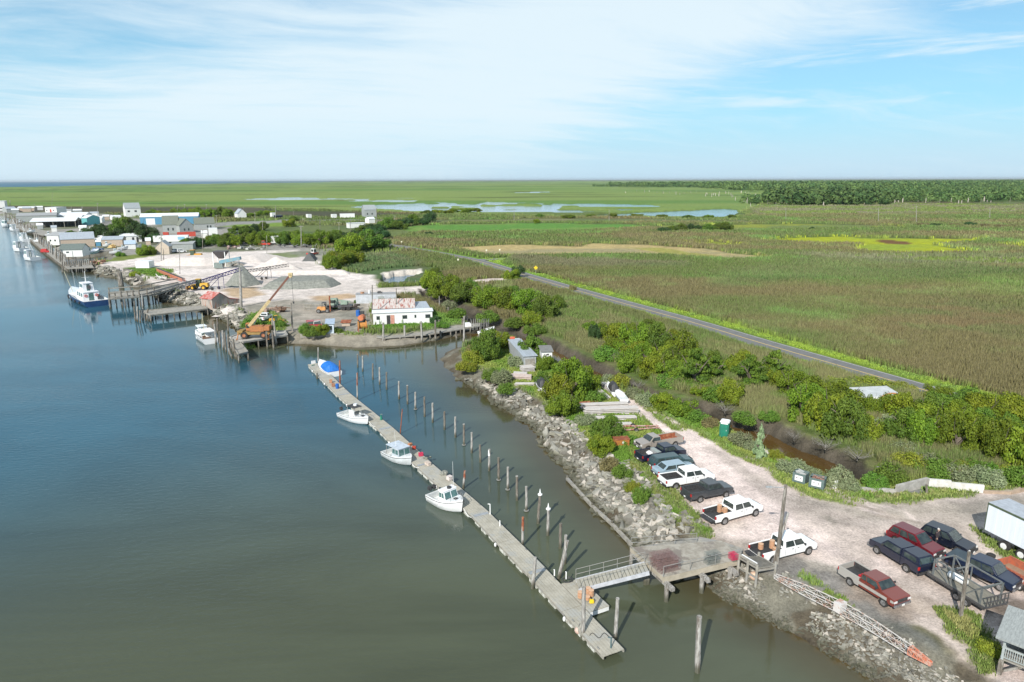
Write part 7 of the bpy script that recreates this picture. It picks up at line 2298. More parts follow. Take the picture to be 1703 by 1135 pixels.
# village and yard buildings
VB = [
 (Z1(395, 572), Z1(545, 568), 9, 3.2, 'white shed with dark green roof standing on piles over the water', WWALL, DROOF, 'gable', 2.2, dict(wins=[(.3, .42, .55, .75)], doors=[(.55, .58, GREYW)], legs=2.2, zb=.2)),
 (Z1(400, 480), Z1(620, 470), 16, 4.2, 'big building with a blue grey metal roof and tan walls on the waterfront', TAN, GROOF, 'gable', 3, dict()),
 (Z1(312, 462), Z1(388, 462), 12, 5.0, 'white building left of the blue grey roofed one on the waterfront', WWALL, mat('mid_grey_roof', (.34, .35, .35), .8), 'gable', 1.6, dict(wins=[(.2, .35, .4, .6), (.6, .75, .4, .6)])),
 (Z1(200, 352), Z1(495, 345), 22, 4.6, 'open sided packing shed with a broad white roof on the far waterfront', WOOD, WROOF, 'gable', 2.2, dict(openf=True)),
 (Z1(110, 312), Z1(372, 305), 22, 5, 'long low building with a grey roof behind the open white shed', GREYW, mat('roof_mid', (.33, .34, .34), .8), 'gable', 2, dict()),
 (Z1(300, 274), Z1(374, 274), 14, 8.5, 'tall white box building among the low roofs of the village', WWALL, WROOF, 'flat', 0, dict(wins=[(.1, .2, .6, .75), (.7, .8, .6, .75)], doors=[(.4, .55, REDW)])),
 (Z1(-60, 240), Z1(38, 238), 25, 11, 'white building at the far left edge of the village', WWALL, WROOF, 'flat', 0, dict(wins=[(.5, .9, .2, .3)])),
 (Z1(45, 250), Z1(110, 248), 18, 4, 'low grey shed near the far left edge of the village', GREYW, GROOF, 'gable', 2, dict()),
 (Z1(115, 245), Z1(225, 243), 18, 4, 'long pale roofed shed behind the far left docks', TAN, WROOF, 'gable', 1.5, dict()),
 (Z1(380, 300), Z1(560, 297), 20, 4, 'long white roofed building behind the open packing shed', WWALL, WROOF, 'gable', 2.2, dict()),
 (Z1(425, 322), Z1(530, 320), 14, 4.5, 'pale building with a white roof left of the teal one', WWALL, WROOF, 'gable', 2, dict()),
 (Z1(535, 332), Z1(570, 332), 16, 5.5, 'small building with a bright teal end wall in the village', TEAL, WROOF, 'gable', 2, dict()),
 (Z1(575, 318), Z1(665, 316), 14, 3.4, 'low white roofed shed just right of the teal building', WWALL, WROOF, 'gable', 1.6, dict()),
 (Z1(820, 278), Z1(920, 275), 13, 8, 'two storey grey roofed house with white walls above the dark trees', WWALL, mat('slate', (.30, .33, .34), .8), 'gable', 5, dict(wins=[(.15, .3, .55, .75), (.6, .75, .55, .75)])),
 (Z1(915, 330), Z1(1294, 322), 15, 6, 'long warehouse with white roof and blue walls behind the trees', BLUEW, WROOF, 'gable', 2.4, dict(doors=[(.1, .25, WWALL)])),
 (Z1(1062, 385), Z1(1165, 382), 16, 5.5, 'grey house with a steep green grey roof behind the red containers', GREYW, mat('olive_roof', (.17, .185, .15), .9), 'gable', 5.5, dict(wins=[(.3, .4, .3, .6), (.6, .7, .3, .6)])),
 (Z1(1172, 385), Z1(1262, 380), 14, 5, 'grey gabled house right of the steep green grey roof', GREYW, mat('olive_roof', (.17, .185, .15), .9), 'gable_y', 4.2, dict(wins=[(.3, .4, .3, .6), (.6, .7, .3, .6)])),
 (Z1(1270, 362), Z1(1400, 358), 15, 4, 'long green grey roofed house at the right end of the village', GREYW, mat('olive_roof', (.17, .185, .15), .9), 'gable', 4, dict(wins=[(.6, .68, .3, .7), (.75, .83, .3, .7)])),
 (Z1(1018, 522), Z1(1104, 520), 6, 3.6, 'small tan gabled hut with grey roof at the edge of the yard', mat('beige', (.52, .44, .35), .8), mat('hut_roof', (.40, .42, .43), .7), 'gable_y', 2.6, dict()),
 (Z1(1112, 497), Z1(1258, 493), 8, 3.0, 'low grey metal shed right of the tan gabled hut', GREYW, mat('low_roof', (.36, .37, .36), .7), 'shed', .7, dict()),
 (Z1(785, 446), Z1(925, 440), 10, 3.4, 'low white building with dark doorways beneath the dark trees', WWALL, WROOF, 'gable', 1.3, dict(doors=[(.55, .65, DOORD), (.75, .85, DOORD)])),
 (Z1(665, 470), Z1(800, 466), 10, 3.4, 'long tan building with a grey roof beside the stored boats', TAN, GROOF, 'gable', 1.4, dict()),
 (Z1(815, 490), Z1(885, 487), 8, 2.6, 'little white shed with a pale blue roof beside the bushes', WWALL, mat('lightblue_roof', (.42, .52, .62), .6), 'gable', 1.5, dict()),
 (Z1(950, 425), Z1(982, 425), 4, 3, 'tiny white gabled hut left of the long white trailer', WWALL, WROOF, 'gable_y', 2, dict()),
 (Z1(672, 418), Z1(722, 417), 5, 3.6, 'small white two tone cabin by the twin pale poles', WWALL, WROOF, 'flat', 0, dict(wins=[(.3, .7, .4, .7)])),
 (Z2(375, 290), Z2(432, 288), 10, 4.5, 'white cottage with a steep roof among the trees beyond the bend', WWALL, GROOF, 'gable_y', 4, dict()),
 (Z2(1200, 286), Z2(1276, 284), 11, 7.5, 'grey shingled house standing alone by the far road', GREYW, mat('slate', (.3, .33, .34)), 'gable', 4, dict(wins=[(.2, .3, .4, .6), (.6, .7, .4, .6)])),
 (Z2(1097, 352), Z2(1205, 348), 6, 3.4, 'low long white building below the solitary grey house', WWALL, WROOF, 'flat', 0, dict()),
 (Z2(1228, 320), Z2(1268, 318), 6, 3.5, 'small white shed just below the solitary grey house', WWALL, WROOF, 'gable', 1.2, dict()),
 (Z2(1330, 320), Z2(1372, 319), 6, 2.6, 'small flat white shed right of the solitary grey house', WWALL, WROOF, 'flat', 0, dict()),
 (Z2(330, 404), Z2(382, 402), 6, 2.4, 'small pale roofed hut hidden in the green belt', GREYW, WROOF, 'gable', .8, dict()),
 (Z1(730, 300), Z1(790, 298), 10, 3, 'small white roofed shed left of the dark tree clump', WWALL, WROOF, 'gable', 1, dict()),
]
for a, b_, dpt, h, lab, wm_, rm_, rt, rise, kw in VB:
 building(a, b_, dpt, h, lab, wm_, rm_, rt, rise, **kw)
# boxes and trailers of the village and yard
for a, b_, dpt, h, lab, wm_, nm, ct in [
 (Z1(1062, 408), Z1(1098, 407), 3, 3.4, 'red container left of the longer red one below the grey houses', REDW, 'shipping_container', 'container'),
 (Z1(1155, 408), Z1(1275, 404), 3, 3.4, 'long red container below the grey houses', REDW, 'shipping_container', 'container'),
 (Z2(1042, 290), Z2(1136, 288), 4, 4.2, 'long white box trailer parked on the far road', WWALL, 'box_trailer', 'trailer'),
 (Z2(588, 460), Z2(645, 458), 4, 4.5, 'white box truck body right of the red truck by the trees', WWALL, 'box_trailer', 'trailer'),
 (Z2(597, 285), Z2(622, 284), 4, 4.5, 'white box trailer beside a dark blue cab on the far road', WWALL, 'box_trailer', 'trailer'),
 (Z2(623, 291), Z2(668, 289), 4, 3.0, 'dark blue truck cab on the far road', NAVY, 'truck_cab', 'truck'),
 (Z2(830, 292), Z2(856, 291), 4, 4, 'small white van body parked alone on the far road', WWALL, 'box_trailer', 'trailer'),
 (Z2(990, 292), Z2(1020, 291), 4, 4, 'white truck parked left of the long white far trailer', WWALL, 'truck_cab', 'truck'),
 (Z1(884, 612), Z1(972, 612), 4, 3.4, 'white storage box at the grass edge of the shell yard', WWALL, 'storage_container', 'container'),
 (Z1(1365, 420), Z1(1420, 418), 5, 6, 'tall white box truck at the right end of the village', WWALL, 'box_trailer', 'trailer')]:
 building(a, b_, dpt, h - .9, lab, wm_, wm_ if wm_ is not WWALL else WROOF, 'flat', 0, name=nm, cat=ct, eave=.03, legs=.9 if 'ontainer' not in lab and 'storage' not in lab else 0.05)
A = P(*Z1(1000, 450), G)
Bq = P(*Z1(1228, 444), G)
r, W_ = building(Z1(1000, 452), Z1(1228, 446), 4, 3.2, 'long white trailer with a pale blue stripe below the red containers', WWALL, WROOF, 'flat', name='box_trailer', cat='trailer', eave=.02, legs=.8)
MB().box((W_ * .8, -.03, 2.6), (W_ * .2, .04, 1.6)).build('blue_mark', mat('pale_blue_mark', (.25, .5, .65), .6), r)
# spit sheds
SH = mat('silver_boards', (0.36, 0.38, 0.39), .8, (.26, .28, .28), 1.2, stretch=(3, 3, .5))
building(ZA(622, 352), ZA(716, 346), 12.5, 2.4, 'long silver grey shed half hidden by shrubs near the tip of the spit', SH, GROOF, 'shed', .2, doors=[(.1, .5, WOOD), (.52, .9, WOOD)], name='long_shed', cat='shed')
r_, W_ = building(ZA(762, 340), ZA(842, 338), 3.4, 3.0, 'white shed with a ragged leaf pattern on its front beside the long grey shed', WWALL, mat('shed_top', (.2, .2, .19), .9), 'shed', .25, name='white_shed', cat='shed')
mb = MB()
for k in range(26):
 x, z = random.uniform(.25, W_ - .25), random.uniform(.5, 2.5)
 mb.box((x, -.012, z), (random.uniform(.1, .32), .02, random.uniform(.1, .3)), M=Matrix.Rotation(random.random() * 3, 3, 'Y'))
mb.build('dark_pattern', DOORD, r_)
r_, W_ = building(ZA(520, 213), ZA(602, 208), 2.6, 1.9, 'small white cabin with a red tank on its roof near the spit tip', WWALL, mat('cabin_top', (.5, .54, .56), .6), 'flat', name='small_cabin', cat='cabin')
wp = r_.matrix_basis @ Vector((.6, 1.4, 2.06))
r = thing('red_tank', 'rust red tank sitting on the small white cabin roof', 'tank', wp)
MB().cyl((-.5, 0, .35), (.5, 0, .35), .34, .34, 12).build('drum', mat('tank_red', (.5, .1, .05), .7), r, bevel=.05)
MB().box((-.3, 0, .05), (.1, .5, .1)).box((.3, 0, .05), (.1, .5, .1)).build('cradle', DARKM, r)
# stacks of pale boards and old float sections
PLK = mat('bleached_boards', (0.56, 0.53, 0.51), .9, (.42, .39, .36), 2, stretch=(.6, 4, 1), c3=(.5, .46, .42))
for k, (a, b_, w, h, lab) in enumerate([
 ((965, 684), (1046, 681), 1.0, .9, 'bleached board stack, upper of the three long ones above the track end'),
 ((972, 692), (1063, 689), 1.2, .9, 'bleached board stack, middle of the three long ones'),
 ((978, 701), (1060, 699), 1.0, .6, 'bleached board stack, lowest of the three long ones'),
 ((985, 648), (1006, 666), 1.0, .6, 'bleached float section lying at a slant behind the board stacks'),
 ((979, 659), (995, 668), 1.0, .5, 'short bleached float section behind the board stacks'),
 ((847, 632), (883, 634), 1.7, .7, 'pale pinkish float section near the rocks below the spit sheds'),
 ((853, 625), (876, 626), 1.2, .6, 'short pale float section just behind the pinkish one'),
 ((856, 643), (889, 643), .9, .5, 'narrow pale float section just in front of the pinkish one'),
 ((870, 621), (890, 619), 1.9, .9, 'broad pale platform between the pinkish float and the bush'),
 ((964, 675), (996, 672), .5, .4, 'reddish brown beam lying behind the board stacks'),
 ((1000, 645), (1014, 656), .8, .8, 'pale board stack by the track, behind the two skiffs'),
 ((1010, 711), (1052, 710), .8, .4, 'weathered low boards just left of the boat trailer frame'),
 ((893, 652), (925, 668), .8, .5, 'pale timber frame boards slanting between the bushes above the rocks'),
 ((880, 612), (904, 612), 1.0, .5, 'small pale boards in front of the white patterned shed')]):
 pa_, pb_ = P(*a, G), P(*b_, G)
 d = pb_ - pa_
 L = d.length
 r = thing('board_stack', lab, 'boards', pa_, math.atan2(d.y, d.x))
 nl = max(2, int(h / .2))
 m_ = RUST if 'reddish' in lab else (mat('pink_boards', (.55, .45, .4), .9, (.45, .36, .32), 2) if 'pinkish float section' in lab else PLK)
 for q in range(nl):
  mb = MB()
  nb_ = max(2, int(w / .3))
  for j in range(nb_):
   mb.box((L / 2 + random.uniform(-.1, .1), .15 + j * w / nb_, .14 + q * .25), (L * random.uniform(.94, 1), w / nb_ * .9, .14), random.uniform(-.006, .006))
  mb.build('board_layer', m_, r)
  if q < nl - 1:
   pass
 mb = MB()
 for x in (.15, .5, .85):
  mb.box((L * x, w / 2, .035), (.15, w, .07))
 mb.build('bearer', WOODD, r)
for k, (px, py, a_, lab) in enumerate([(1024, 662, 2.3, 'small skiff with a black cover beside the track'), (1038, 674, 2.2, 'white skiff with dark engine beside the track end'), (905, 655, 2.4, 'old white skiff lying among bushes below the sheds')]):
 p = P(px, py, G)
 q = P(px - 14, py - 16, G)
 b2, _, _, _ = boat((px, py), (px - 13, py - 15), lab, B=1.5, fb=.5, style='cover' if k != 1 else 'none', z=G, motors=0, name='skiff')
 b2.location.z = G + .42
 for ch in kids(b2):
  if ch.name.startswith('tarp'):
   ch.data.materials[0] = BLACK
fr_ = thing('boat_trailer_frame', 'rusty white boat trailer frame left of the tan pickup', 'trailer', P(1040, 720, G), .1)
mb = MB()
mb.bar((0, 0, .4), (5, .5, .4), .12).bar((0, 1.6, .4), (5, 1.1, .4), .12)
for x in (0, 1.6, 3.2, 4.8):
 mb.bar((x, .05, .4), (x, 1.5, .4), .1)
mb.build('frame', mat('frame_red_white', (.5, .4, .36), .8, (.36, .1, .07), 2), fr_)
for s in (-.1, 1.7):
 w = link('wheel', wheel_mesh(.33)[0], fr_)
 w.location = (1.5, s, .33)
 link('rim', wheel_mesh(.33)[1], w)
# roof in the thicket
building((1412, 678), (1494, 674), 3.2, 1.5, 'low building with a pale metal roof hidden in the thicket', WOOD, mat('thicket_roof', (.48, .5, .5), .6, (.38, .4, .4), 1), 'shed', .4, name='hidden_shed', cat='shed')
r = thing('orange_hoop', 'faded orange boat canopy hoop in front of the hidden metal roof', 'canopy', P(1478, 681, G), .3)
MB().tube([Vector((2.4 * math.cos(a_), 0, 1.0 + 1.5 * math.sin(a_))) for a_ in [math.pi * k / 10 for k in range(11)]], .11, 6).build('hoop', mat('hoop_orange', (.62, .25, .12), .7), r)
MB().box((0, .8, 1.2), (4.2, 1.6, 1.0), taper=.8).build('canopy', WWALL, r, bevel=.1)
r = thing('orange_hydrant', 'tall orange standpipe in the thicket right of the wall', 'standpipe', P(1577, 733, G))
MB().cyl((0, 0, 0), (0, 0, 1.6), .13, .1, 8).build('pipe', mat('hyd_orange', (.5, .13, .05), .7), r)
MB().ball((0, 0, 1.75), .28, 10, 6).box((.2, 0, 1.3), (.4, .15, .15)).build('head', mat('hyd_orange', (.5, .13, .05)), r)
tag(MB().cyl((0, 0, -.3), (.1, 0, 1.6), .22, .2, 9).box((-.7, 0, .5), (1.1, .5, 1.5), .3, taper=.7).box((.5, .3, .3), (1, .3, .5), -.4).build('old_stump', WOODG, loc=P(1468, 792, .6)), 'broken grey timber stump at the dead end of the creek', 'stump')

# road signs
r = thing('warning_sign', 'yellow diamond warning sign on the far verge of the road', 'road sign', P(891, 456, G))
MB().cyl((0, 0, 0), (0, 0, 2.6), .05, .05, 6).build('post', GALV, r)
MB().box((0, 0, 0), (1.1, .05, 1.1), M=Matrix.Rotation(math.radians(45), 3, 'Y')).build('sign_plate', mat('sign_yellow', (.75, .55, .02), .5), r, loc=(0, -.06, 2.3))
for x, y, lab in [(668, 407, 'small yellow marker post on the bend beyond the yard'), (809, 422, 'small white marker on the verge by the junction'), (831, 421, 'dark little post on the verge right of the junction marker'), (762, 438, 'small white marker in the reeds left of the junction')]:
 r = thing('marker_post', lab, 'marker', P(x, y, G))
 MB().cyl((0, 0, 0), (0, 0, 1.3), .06, .06, 6).build('post', GALV, r)
 MB().box((0, -.08, 1.5), (.7, .05, .7)).build('plate', mat('marker_w', (.7, .68, .5), .6), r)

# utility poles of yard, village and marsh
UP = [(486.5, 551, 484, 504, 'dark pole with a small arm between the crane and red trucks', 0, .2), (619, 537, 619, 474, 'tall rusty pole at the left end of the white office trailer', 0, .16), (659, 530, 659, 480, 'rusty pole rising through the rust streaked roof', 0, .15), (453, 573, 453, 527, 'dark tall pile pole at the right side of the crane wharf', 0, .25),
  (401, 511, 399, 446, 'thick grey concrete pole right of the rusty boathouse', 0, .42), (268, 436, 268, 390, 'pole with insulators in front of the tan hut', 1, .2), (272, 436, 272, 414, 'short dark pole right beside the tan hut pole', 0, .2), (299, 456, 298.5, 418, 'thin pole standing in the shell yard', 0, .15), (337, 420, 337, 382, 'plain pole behind the upper yellow loader', 0, .16),
  (443.6, 424, 443.5, 392, 'thin pole in front of the red truck', 0, .14), (501, 413, 500.6, 375.6, 'tall pole with wide crossarm behind the junk row', 1, .25), (564, 390, 563.7, 370, 'crossarm pole in the tree belt', 1, .2), (626, 376, 626, 346, 'pole beside the solitary grey house', 1, .2), (656, 373, 656.4, 359, 'crossarm pole right of the solitary grey house', 1, .2),
  (437, 394, 436.5, 367, 'pole with crossarm above the scrap heap', 1, .2), (424, 374, 424, 354, 'crossarm pole beside the far road bend', 1, .2), (458, 366, 458.4, 342, 'thin tall pole by the far blue truck', 0, .2), (488, 362, 488.5, 350, 'short pole right of the far blue truck', 0, .2), (583, 392, 583, 366, 'pole in front of the low long white building', 0, .2), (532, 384, 532, 364, 'pole in the middle of the green belt', 0, .2),
  (1524, 371, 1524, 343, 'tallest crossarm pole on the right marsh', 1, .22), (1646, 365, 1646.5, 346, 'farthest right pole on the marsh', 1, .22), (1461, 370, 1461, 346, 'thin pole left of the tallest one on the right marsh', 0, .2), (1307, 368, 1307, 347, 'thin pole right of the square pond', 0, .2), (855, 368, 855, 346, 'thin pole beyond the green field', 0, .2), (1013, 368, 1013, 348, 'thin pole beyond the long pond', 0, .2),
  (189, 397, 188, 372, 'left pole of the pale twins by the dark trees', 1, .2), (193, 397, 192, 380, 'right pole of the pale twins by the dark trees', 0, .2), (261, 361, 261.5, 347, 'pole with white transformer behind the blue warehouse', 0, .35), (254, 358, 253, 343, 'lamp pole behind the green village trees', 0, .2), (209, 352, 209.5, 338, 'lamp pole left of the two storey house', 0, .2), (162, 362, 162, 338, 'tall lamp pole above the white roofs', 1, .2), (137, 362, 136.5, 344, 'utility pole above the white roofs', 1, .2), (119, 360, 118.6, 344, 'thin pole left of the one above the white roofs', 0, .2),
  (17, 350, 16.5, 333, 'lamp pole by the far left building', 1, .3), (57, 354, 57, 339, 'thin pole left of the tall white box building', 0, .2), (99, 352, 99, 342, 'lamp pole right of the tall white box building', 0, .2), (295, 360, 295, 342, 'crossarm pole above the blue warehouse', 1, .2), (307, 358, 307, 340, 'lamp pole above the right end of the blue warehouse', 1, .2), (343, 358, 343, 340, 'lamp pole above the houses at the right', 1, .2), (360, 374, 359.5, 358, 'crossarm pole right of the olive roofed house', 1, .2), (277, 386, 277, 362, 'pole in front of the steep grey house', 1, .2), (405, 352, 405, 342, 'lamp pole over the white cottage', 0, .2), (86, 351, 87, 318, 'very thin tall mast over the village', 0, .12)]
for bx, by, tx, ty, lab, arms, rr_ in UP:
 upole(bx, by, tx, ty, lab, arms, rr_, WOODG if arms or 'grey' in lab or 'thin' in lab else WOODD, zb=G if 'wharf' not in lab else 0.2)

# ---------------- material heaps ----------------
def heap(px, pz, hm, label, m, name='gravel_heap', cat='heap', flat=.0, seed=1, kind=None):
 pl = wpoly(px)
 c = pl.mean(0)
 lo, hi = pl.min(0) - 1, pl.max(0) + 1
 n = 46
 X, Y = np.meshgrid(np.linspace(lo[0], hi[0], n), np.linspace(lo[1], hi[1], n))
 e = sdist(X, Y, pl)
 em = e.max()
 Z = np.where(e > 0, np.minimum(e / em, 1 - flat) / (1 - flat), -.05) * hm
 Z += (fnoise(X, Y, 4.0, seed) - .5) * .22 * hm * (e > 0) * np.clip(e, 0, 2) / 2 + (fnoise(X, Y, 2.0, seed) - .5) * .35 * (e > 0) + (fnoise(X, Y, .7, seed + 2) - .5) * .2 * (e > 0)
 Z = np.where(e < -.3, -1.2, Z)
 me = numpy_mesh(name, np.stack([X - c[0], Y - c[1], Z], -1).reshape(-1, 3), grid_faces(n, n), m, smooth=True)
 o = link(name, me)
 o.location = (c[0], c[1], G)
 return tag(o, label, cat)


GRV = mat('grey_stone_heap', (0.24, 0.245, 0.215), .95, (.15, .155, .135), 1.3, bump=.8, bscale=3, detail=9)
SHL = mat('white_shell_heap', (0.58, 0.52, 0.48), .95, (.48, .43, .39), 1.0, bump=.4, bscale=3)
heap([Z2(285, 722), Z2(330, 700), Z2(420, 690), Z2(520, 705), Z2(535, 718), Z2(420, 735), Z2(320, 735)], 0, 6.2, 'tall cone of grey gravel beside the concrete pole', GRV, seed=3)
heap([Z2(510, 752), Z2(570, 722), Z2(620, 700), Z2(980, 690), Z2(1052, 715), Z2(980, 740), Z2(760, 750)], 0, 2.2, 'long low bed of grey gravel in the middle of the yard', GRV, flat=.7, seed=5)
heap([Z2(440, 632), Z2(560, 600), Z2(700, 592), Z2(800, 618), Z2(800, 632), Z2(600, 640)], 0, 4.8, 'white shell cone under the end of the right conveyor', SHL, 'shell_heap', seed=7)
heap([Z1(980, 596), Z1(1100, 566), Z1(1683, 548), Z1(1900, 545), Z1(1700, 575), Z1(1300, 600)], 0, 2.8, 'long white shell bank across the back of the yard', SHL, 'shell_heap', flat=.5, seed=9)
heap([Z2(790, 568), Z2(840, 545), Z2(890, 545), Z2(880, 568)], 0, 3.6, 'dark grey heap below the red and white truck', mat('dark_heap', (.10, .105, .10), .95), seed=11)
heap([Z2(250, 640), Z2(600, 632), Z2(1110, 640), Z2(1100, 655), Z2(600, 655), Z2(260, 652)], 0, 1.3, 'low white shell berm behind the gravel heaps', SHL, 'shell_berm', 'berm', flat=.5, seed=13)
heap([Z1(1400, 600), Z1(1480, 588), Z1(1600, 590), Z1(1560, 606)], 0, 1.8, 'tan mixed heap behind the blue hopper', mat('tan_heap', (.38, .33, .27), .95), seed=15)
heap([Z1(1440, 880), Z1(1480, 866), Z1(1560, 868), Z1(1570, 885), Z1(1480, 895)], 0, .6, 'pinkish shell mound in front of the boathouse', SHL, 'shell_heap', flat=.3, seed=17)
for px_, hm, lab in [([Z2(980, 560), Z2(1000, 535), Z2(1070, 540), Z2(1075, 560)], 2.0, 'pale rubble mound peeping out of the trees')]:
 heap(px_, 0, hm, lab, SHL, 'rubble_mound', seed=19)


# ---------------- machines ----------------
YEL = mat('loader_yellow', (0.62, 0.36, 0.02), .5, (.5, .28, .03), 1.5)
ORA = mat('crane_orange', (0.42, 0.165, 0.05), .7, (.28, .12, .05), 2)
HAZE_ = 1


def loader(px, py, ang, k, label, c=YEL):
 r = thing('wheel_loader', label, 'wheel loader', P(px, py, G), ang)
 MB().box((-1.6 * k, 0, 1.5 * k), (2.6 * k, 1.9 * k, 1.1 * k), taper=.85).build('engine_cover', c, r, bevel=.08)
 cb = MB().box((.1 * k, 0, 2.1 * k), (1.4 * k, 1.5 * k, 2.2 * k), taper=.88).build('cab', mat('loader_cab', (.06, .09, .05), .4), r, bevel=.06)
 MB().box((.1 * k, 0, 3.25 * k), (1.5 * k, 1.5 * k, .12 * k)).build('cab_roof', c, cb, bevel=.03)
 MB().box((1.5 * k, 0, 1.15 * k), (1.8 * k, 1.0 * k, .8 * k)).build('front_frame', c, r, bevel=.05)
 am_ = MB()
 for s in (-.5, .5):
  am_.bar((1.2 * k, s * k, 1.6 * k), (3.4 * k, s * k, .7 * k), .28 * k)
 am_.build('lift_arm', c, r)
 MB().side([(3.3 * k, .15 * k), (4.5 * k, .1 * k), (4.6 * k, .2 * k), (3.6 * k, .45 * k), (3.5 * k, 1.3 * k), (3.25 * k, 1.3 * k)], -1.4 * k, 1.4 * k).build('bucket', mat('bucket_rust', (.35, .2, .1), .8), r)
 for x in (-1.6 * k, 1.6 * k):
  for s in (-1, 1):
   w = MB().cyl((0, -.3 * k, 0), (0, .3 * k, 0), .78 * k, .78 * k, 16).build('wheel', TYRE, r, bevel=.06)
   w.location = (x, s * 1.05 * k, .78 * k)
   MB().cyl((0, -.33 * k, 0), (0, .33 * k, 0), .4 * k, .4 * k, 12).build('rim', c, w)
 return r


loader(*Z1(1300, 752), R(183), 1.05, 'yellow wheel loader beside the foot of the purple conveyor')
loader(*Z1(1262, 556), R(185), 1.3, 'orange yellow wheel loader in front of the long white shell bank', mat('loader_orange', (.56, .27, .02), .6))

# crane on the wharf
cr_ = thing('mobile_crane', 'old orange mobile crane with a long raised boom on the wharf', 'crane', P(425, 562, 2.05), R(3))
MB().box((0, 0, 1.15), (6.4, 2.2, .55)).box((-2.9, 0, 1.4), (1.2, 2.2, .7)).build('carrier', mat('carrier_olive', (.30, .19, .06), .8), cr_, bevel=.05)
MB().box((.7, 0, 2.1), (3.0, 2.0, 1.2)).box((2.6, 0, 2.2), (1.6, 1.9, 1.0)).box((-1.4, .4, 2.4), (1.0, .9, 1.7)).build('upper_deck', ORA, cr_, bevel=.06)
MB().box((-1.42, -.08, 2.6), (.7, .06, .8)).build('cab_window', GLASS, cr_)
for x in (-2.0, 2.1):
 for s in (-1, 1):
  w = MB().cyl((0, -.28, 0), (0, .28, 0), .78, .78, 16).build('wheel', TYRE, cr_, bevel=.06)
  w.location = (x, s * 1.05, .78)
  MB().cyl((0, -.3, 0), (0, .3, 0), .38, .34, 12).build('rim', RUST, w)
for x in (-3.3, 3.3):
 for s in (-1, 1):
  MB().bar((x, s * .9, 1.2), (x, s * 1.9, .15), .18).box((x, s * 1.95, .1), (.5, .5, .1)).build('outrigger', ORA, cr_)
ci = cr_.matrix_basis.inverted()
_, tipw = top_of(425, 562, 483, 457, 2.05)
tip = ci @ tipw
b0 = Vector((-1.2, 0, 2.6))
mid_ = b0.lerp(tip, .5)
MB().bar(b0, mid_, .62, .6).build('boom_base', mat('boom_cream', (.58, .46, .24), .7, (.45, .33, .17), 2), cr_)
MB().bar(mid_, tip, .42, .4).build('boom_extension', mat('boom_brown', (.20, .09, .06), .8), cr_)
MB().box(tip, (.9, .6, .7)).cyl(tip + Vector((0, -.3, -.3)), tip + Vector((0, .3, -.3)), .4, .4, 10).build('boom_head', mat('boom_cream', (.6, .5, .2)), cr_, bevel=.04)
MB().bar((-.9, .3, 1.9), b0.lerp(tip, .25) - Vector((0, 0, .3)), .2).build('lift_cylinder', CHROME, cr_)
MB().tube([tip + Vector((.2, 0, -.5)), tip + Vector((.2, 0, -6))], .03, 4).box(tip + Vector((.2, 0, -6.2)), (.3, .2, .5)).build('hook_line', BLACK, cr_)
fk = thing('forklift', 'orange rough terrain forklift with a tall rusty mast', 'forklift', P(541, 520, G), R(8))
MB().box((-.9, 0, 1.1), (2.4, 1.5, .9), taper=.85).build('body', mat('fork_orange', (.58, .27, .08), .6), fk, bevel=.08)
MB().box((-.2, 0, 2.6), (1.1, 1.3, .1)).bar((-.7, .6, 1.3), (-.7, .6, 2.6), .08).bar((.3, .6, 1.3), (.3, .6, 2.6), .08).bar((-.7, -.6, 1.3), (-.7, -.6, 2.6), .08).bar((.3, -.6, 1.3), (.3, -.6, 2.6), .08).build('roll_cage', BLACK, fk)
MB().box((1.3, -.4, 2.2), (.25, .2, 4.2)).box((1.3, .4, 2.2), (.25, .2, 4.2)).box((1.3, 0, 4.2), (.2, .9, .2)).box((1.4, 0, 2.8), (.2, 1.2, .8)).build('mast', RUST, fk)
for x in (-1.6, .6):
 for s in (-.8, .8):
  w = link('wheel', wheel_mesh(.55)[0], fk)
  w.location = (x, s, .55)
  link('rim', wheel_mesh(.55)[1], w)
gm = thing('green_crane_truck', 'pale green old crane truck in the weeds right of the forklift', 'truck', P(566, 516, G), R(4))
MG = mat('pale_green_machine', (.26, .34, .27), .8, (.2, .25, .2), 2)
MB().box((0, 0, 1.2), (6.5, 2.2, .5)).build('chassis', DARKM, gm)
MB().box((-1.6, 0, 2.3), (2.4, 2.0, 1.8), taper=.8).box((1.2, 0, 2.0), (1.8, 1.8, .9)).build('cab', MG, gm, bevel=.08)
MB().box((-1.6, -1.0, 2.5), (1.2, .1, .7)).build('cab_window', GLASS, gm)
MB().bar((-2.5, 0, 3), (2.8, 0, 2.2), .35).build('boom', MG, gm)
for x in (-2.3, 1, 2.3):
 for s in (-1, 1):
  w = link('wheel', wheel_mesh(.55)[0], gm)
  w.location = (x, s, .55)
r = thing('beam_stack', 'long stack of grey beams left of the forklift', 'beams', P(505, 516, G), R(2))
for q in range(4):
 mb = MB()
 for j in range(5):
  mb.box((2.8 + random.uniform(-.2, .2), j * .42, .25 + q * .42), (5.5, .34, .32))
 mb.build('beam_layer', WOOD, r)
r = thing('blue_tank', 'bright blue tank beside the left end of the office trailer', 'tank', P(597, 526, G))
MB().cyl((-.2, 0, 0), (-.2, 0, 1.5), .55, .55, 14).build('drum', mat('blue_plastic', (.02, .2, .5)), r, bevel=.08)
MB().box((.8, .3, .6), (.9, .8, 1.2)).build('frame', BLACK, r)
r = thing('orange_tank', 'orange tank on small wheels in front of the blue tank', 'tank', P(602, 536, G), R(80))
MB().cyl((-.8, 0, 1.1), (.8, 0, 1.1), .75, .75, 14).build('drum', mat('tank_orange', (.55, .18, .08), .6), r, bevel=.1)
MB().box((0, 0, .35), (2, .9, .15)).build('frame', DARKM, r)
